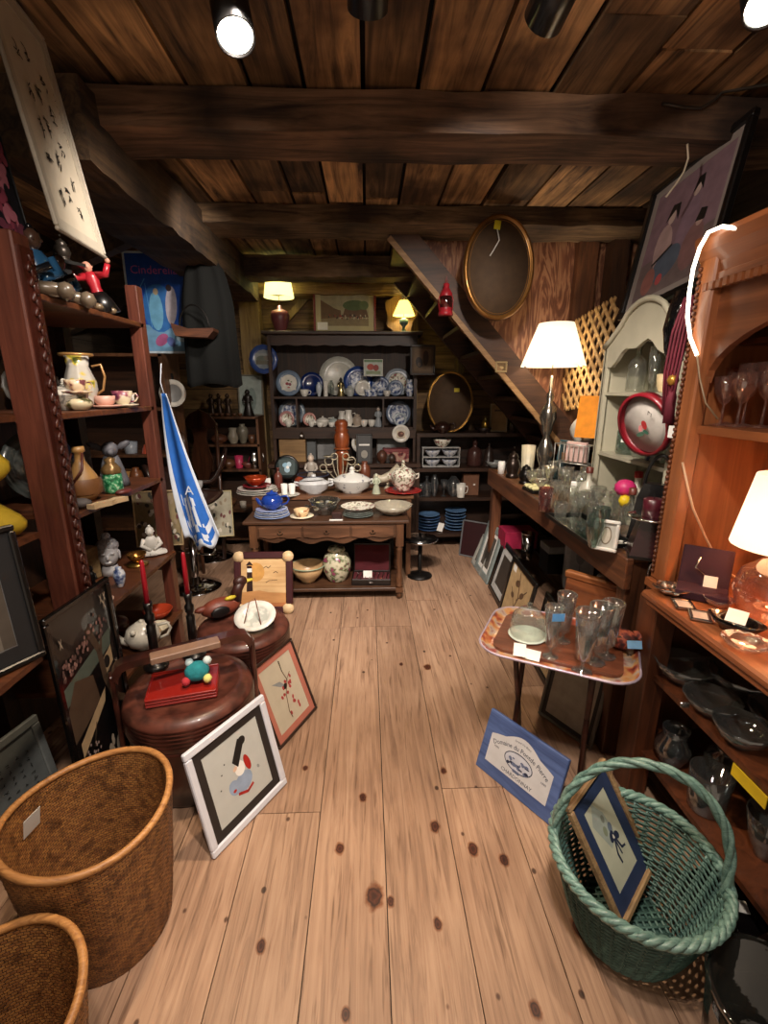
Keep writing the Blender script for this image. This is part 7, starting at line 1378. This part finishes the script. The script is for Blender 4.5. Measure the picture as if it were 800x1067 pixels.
t = thing('painted_drum', 'round white hand drum with painted flowers and red rim hanging by the cabinet', 'drum', tuple(at(672, 442, X=1.17)))
t.rotation_euler = (Matrix.Rotation(R(-76), 3, 'Z') @ Matrix.Rotation(R(14), 3, 'X') @ Matrix.Rotation(R(0), 3, 'Y')).to_euler()
b = M(); b.lathe([(0, -.012), (.125, -.012), (.125, -.010), (0, -.008)], n=32, rot=(R(90), 0, 0)); b.obj('skin', pm('#b3aea6', .6), t, (0, -.0, 0))
b = M(); b.lathe([(.122, -.02), (.132, -.022), (.134, .02), (.122, .02)], n=32, rot=(R(90), 0, 0)); b.obj('red_rim', pm('#7a1420', .35, coat=.4), t)
art(t, .15, .15, pm('#b3aea6', .6), [('e', .55, .5, .09, .13, .3, pm('#a32a2c', .6)), ('e', .42, .4, .07, .1, -.4, pm('#c47a7a', .6)), ('e', .4, .22, .15, .06, .3, pm('#3f5c4a', .6)), ('e', .6, .3, .1, .05, -.4, pm('#2f5a4a', .6)), ('l', [(.7, .8), (.72, .9), (.78, .85)], .02, INK), ('l', [(.8, .75), (.82, .84)], .02, INK)], -.075, -.075, .0135, 'flower_painting', True).rotation_euler = (0, 0, 0)
t.children[-1].location = (0, 0, 0)
for c_ in t.children:
    if c_.name.startswith('flower_painting'): c_.location.y = -.026
    if c_.name.startswith('skin'): c_.location.y = 0
t = thing('red_tassel', 'long dark red braided cords and tassel hanging beside the cabinet', 'tassel', tuple(at(716, 345, X=1.16))); q0 = Vector((0, 0, .12)); 
for k in range(5):
    b = M(); b.tube([(0, .01*k, .12), (-.004*k, .015*k, 0), (-.01, .02*k, -.14), (-.0, .012*k+.02, -.3)], .005, 6); b.obj('cord', pm('#5c0f22', .7), t)
b = M(); b.ball((-.005, .03, -.17), .022, 8); b.obj('gilt_bead', pm('#b98a3a', .3, .6), t); b = M(); b.box((0, -.0, -.36), (.002, .035, .045)); b.obj('price_tag', PAPER, t); b = M(); b.lathe([(0, 0), (.02, .0), (.018, .1), (.008, .13), (0, .13)], (0, .03, -.33), 10, flute=.1, nf=6); b.obj('tassel_end', pm('#5c0f22', .8), t)
t = thing('black_vase', 'glossy black sparkling ornament at the near side of the painted shelf', 'ornament', (1.47, 2.10, 1.98)); t.location = tuple(at(706, 375, X=1.27))
b = M(); b.lathe([(0, 0), (.04, 0), (.055, .04), (.07, .12), (.06, .2), (.045, .26), (0, .27)], n=20, flute=.04, nf=7); b.obj('body', pm('#0b0b0c', .08, coat=1), t); b = M(); b.ball((-.02, -.05, .16), .012, 6); b.ball((.01, -.06, .09), .01, 6); b.obj('studs', SILVER, t); b = M(); b.lathe([(.03, -.02), (.05, 0)], n=14); b.obj('foot', BLACK, t)
t = frame('photo_frame', 'small black frame with white card inside the painted shelf near its right side', 'picture', (1.29, 1.96, 1.588), R(-60), R(5), .09, .18, .012, BLACK, None, BLACK, [('p', [(0, .1), (1, .1), (1, .4), (0, .4)], PAPER)])
# ================================================================== PINE CABINET WARES
ORL = table_lamp('table_lamp', 'lit lamp with a white drum shade and clear glass globe base in the cabinet', (1.25, 1.275, .902), glassm('#ffe6d6', .18, .8), shadem('#f4ead6', .3), .22, .13, .095, .235, 13, '#ff9a50', basep=[(0, 0), (.06, 0), (.085, .03), (.10, .09), (.085, .15), (.04, .19), (.02, .2), (.015, .22), (0, .22)])

# rope light
RL = emitm('#fff0d8', 3.5); t = thing('rope_light', 'glowing rope light hanging down the far side of the cabinet crown', 'rope light'); pts = [at(px, py, X=x) for px, py, x in ((768, 238, 1.07), (752, 236, 1.055), (738, 242, 1.045), (729, 258, 1.045), (722, 280, 1.05), (718, 305, 1.06), (716, 330, 1.07), (719, 352, 1.075), (726, 370, 1.08))]
b = M(); b.tube(pts, .0055, 8); b.obj('lit_tube', RL, t); pts2 = [pts[-1]]+[at(px, py, X=x) for px, py, x in ((729, 395, 1.08), (735, 420, 1.085), (748, 437, 1.12))]
b = M(); b.tube(pts2, .003, 6); b.obj('clear_cable', pm('#8f7a62', .4), t)
o = M(); o.tube([at(px, py, X=x) for px, py, x in ((711, 482, 1.085), (716, 505, 1.08), (722, 530, 1.10), (735, 560, 1.2), (748, 585, 1.25), (760, 598, 1.30), (775, 606, 1.34))], .004, 6); tag(o.obj('lamp_cord', pm('#c9a98c', .4), None), 'white lamp cord drooping down the lit cabinet compartment', 'cord')
# maroon box open
t = thing('presentation_box', 'open dark maroon presentation box with a white card in the lit compartment', 'box', (1.16, 1.44, .902), R(-38)); VEL2 = pm('#2c0a1e', .8)
b = M(); b.box((0, .05, .08), (.15, .012, .16), r=(R(-10), 0, 0), bev=.003); b.obj('box_lid', VEL2, t); b = M(); b.bb(-.075, .075, -.06, .035, 0, .03, bev=.003); b.obj('box_base', VEL2, t); b = M(); b.box((.02, .02, .05), (.04, .001, .04), r=(R(-10), 0, R(5))); b.obj('price_tag', PAPER, t); b = M(); b.tube([(-.02, .035, .13), (-.03, .03, .09), (.0, .028, .07)], .004, 6); b.obj('pendant', SILVER, t)
ware('bowl', 'leaf_dish', 'silver leaf edged dish at the far corner of the cabinet desk', 'dish', (1.065, 1.46, .902), .11, .028, SILVER, n=30, flute=.12, nf=7)
for i, (x, y, yw) in enumerate(((1.05, 1.37, 20), (1.05, 1.29, 10))):
    t = thing('crystal_picture', ['small crystal frame lying on the desk, farther one', 'small crystal frame lying on the desk, nearer one'][i], 'picture frame', (x, y, .902), R(yw+50)); b = M()
    for x0, x1, y0, y1 in ((-.04, .04, -.03, -.02), (-.04, .04, .02, .03), (-.04, -.03, -.03, .03), (.03, .04, -.03, .03)): b.bb(x0, x1, y0, y1, 0, .008, bev=.002)
    b.obj('frame', SILVER, t); b = M(); b.bb(-.03, .03, -.02, .02, 0, .003); b.obj('glass', pm('#b5a9a0', .1, coat=.5), t)
t = ware('bowl', 'black_bowl', 'oval black bowl with a white card on the cabinet desk', 'bowl', (1.09, 1.20, .902), .15, .04, pm('#0c0b0c', .15, coat=.8), n=30, sx=1, sy=.6, rot=R(-60)); o = M(); o.box((0, 0, .0), (.05, .001, .045), r=(R(-50), 0, 0)); tag(o.obj('price_card', PAPER, None, (1.08, 1.19, .955), (0, 0, R(-50))), 'white price card resting on the oval black bowl', 'card')
ware('bowl', 'crystal_dish', 'thick crystal ring dish near the desk front edge', 'dish', (1.04, 1.10, .902), .12, .03, glassm('#fff0e6', .3, .8), n=26, flute=.03, nf=12)
ware('bowl', 'crystal_dish', 'small crystal dish between the lamp and the black bowl', 'dish', (1.16, 1.36, .902), .09, .03, glassm('#fff0e6', .3, .8), n=26)
# crystal on the upper shelf
for i, (px, h_) in enumerate(((748, .15), (757, .19), (768, .16), (776, .2), (786, .17), (796, .2))):
    p = at(px, 443, X=1.26); ware('goblet', 'crystal_candlestick', 'twisted crystal candlestick in the cabinet arch', 'candlestick', (1.20+.05*(i % 2), p.y, 1.481), .075, h_, glassm('#ffe4d8', .3, .75), 'crystal candlesticks in the cabinet arch', 16, flute=.12, nf=5)
# glass bowls below
DGL = glassm('#cfd6d8', .22, .62)
for i, (x, y, w_, h_) in enumerate(((1.15, 1.44, .20, .08), (1.13, 1.27, .17, .06), (1.30, 1.36, .22, .09), (1.12, 1.13, .16, .07), (1.28, 1.16, .2, .08))): ware('bowl', 'glass_bowl', ['scalloped clear glass bowl farthest in on the dark cabinet shelf', 'clear glass bowl with handle near the dark shelf front edge', 'tall clear glass bowl at the back of the dark cabinet shelf', 'square footed glass dish at the front of the dark cabinet shelf', 'wide clear glass bowl at the near back of the dark shelf'][i], 'bowl', (x, y, .561), w_, h_, DGL, n=30, flute=.03, nf=12, parts=('handles',) if i == 1 else ())
for i, (x, y) in enumerate(((1.15, 1.42), (1.14, 1.22), (1.28, 1.33), (1.2, 1.05))): ware(['pitcher', 'tumbler', 'jar', 'bowl'][i], ['glass_pitcher', 'glass_tumbler', 'glass_jar', 'glass_bowl'][i], ['dark glass pitcher on the lowest cabinet shelf', 'dark glass tumbler on the lowest cabinet shelf', 'dark glass jar at the back of the lowest cabinet shelf', 'dark glass bowl at the near end of the lowest cabinet shelf'][i], 'glassware', (x, y, .221), .13, .15, DGL, n=20)
# wires along the beam
o = M(); o.tube([at(px, py, Y=2.085) for px, py in ((690, 108), (712, 112), (730, 113), (745, 104), (752, 96))]+[Vector((1.8, 1.9, 2.69))], .006, 6); tag(o.obj('ceiling_cable', pm('#3c352e', .4), None), 'dark loose cable along the front beam at upper right', 'cable')
o = M(); o.tube([at(px, py, Y=2.08) for px, py in ((716, 150), (717, 165), (712, 180), (704, 192), (694, 205))], .004, 6); tag(o.obj('white_cable', pm('#b9aa94', .4), None), 'short pale cable looping down behind the large print', 'cable')
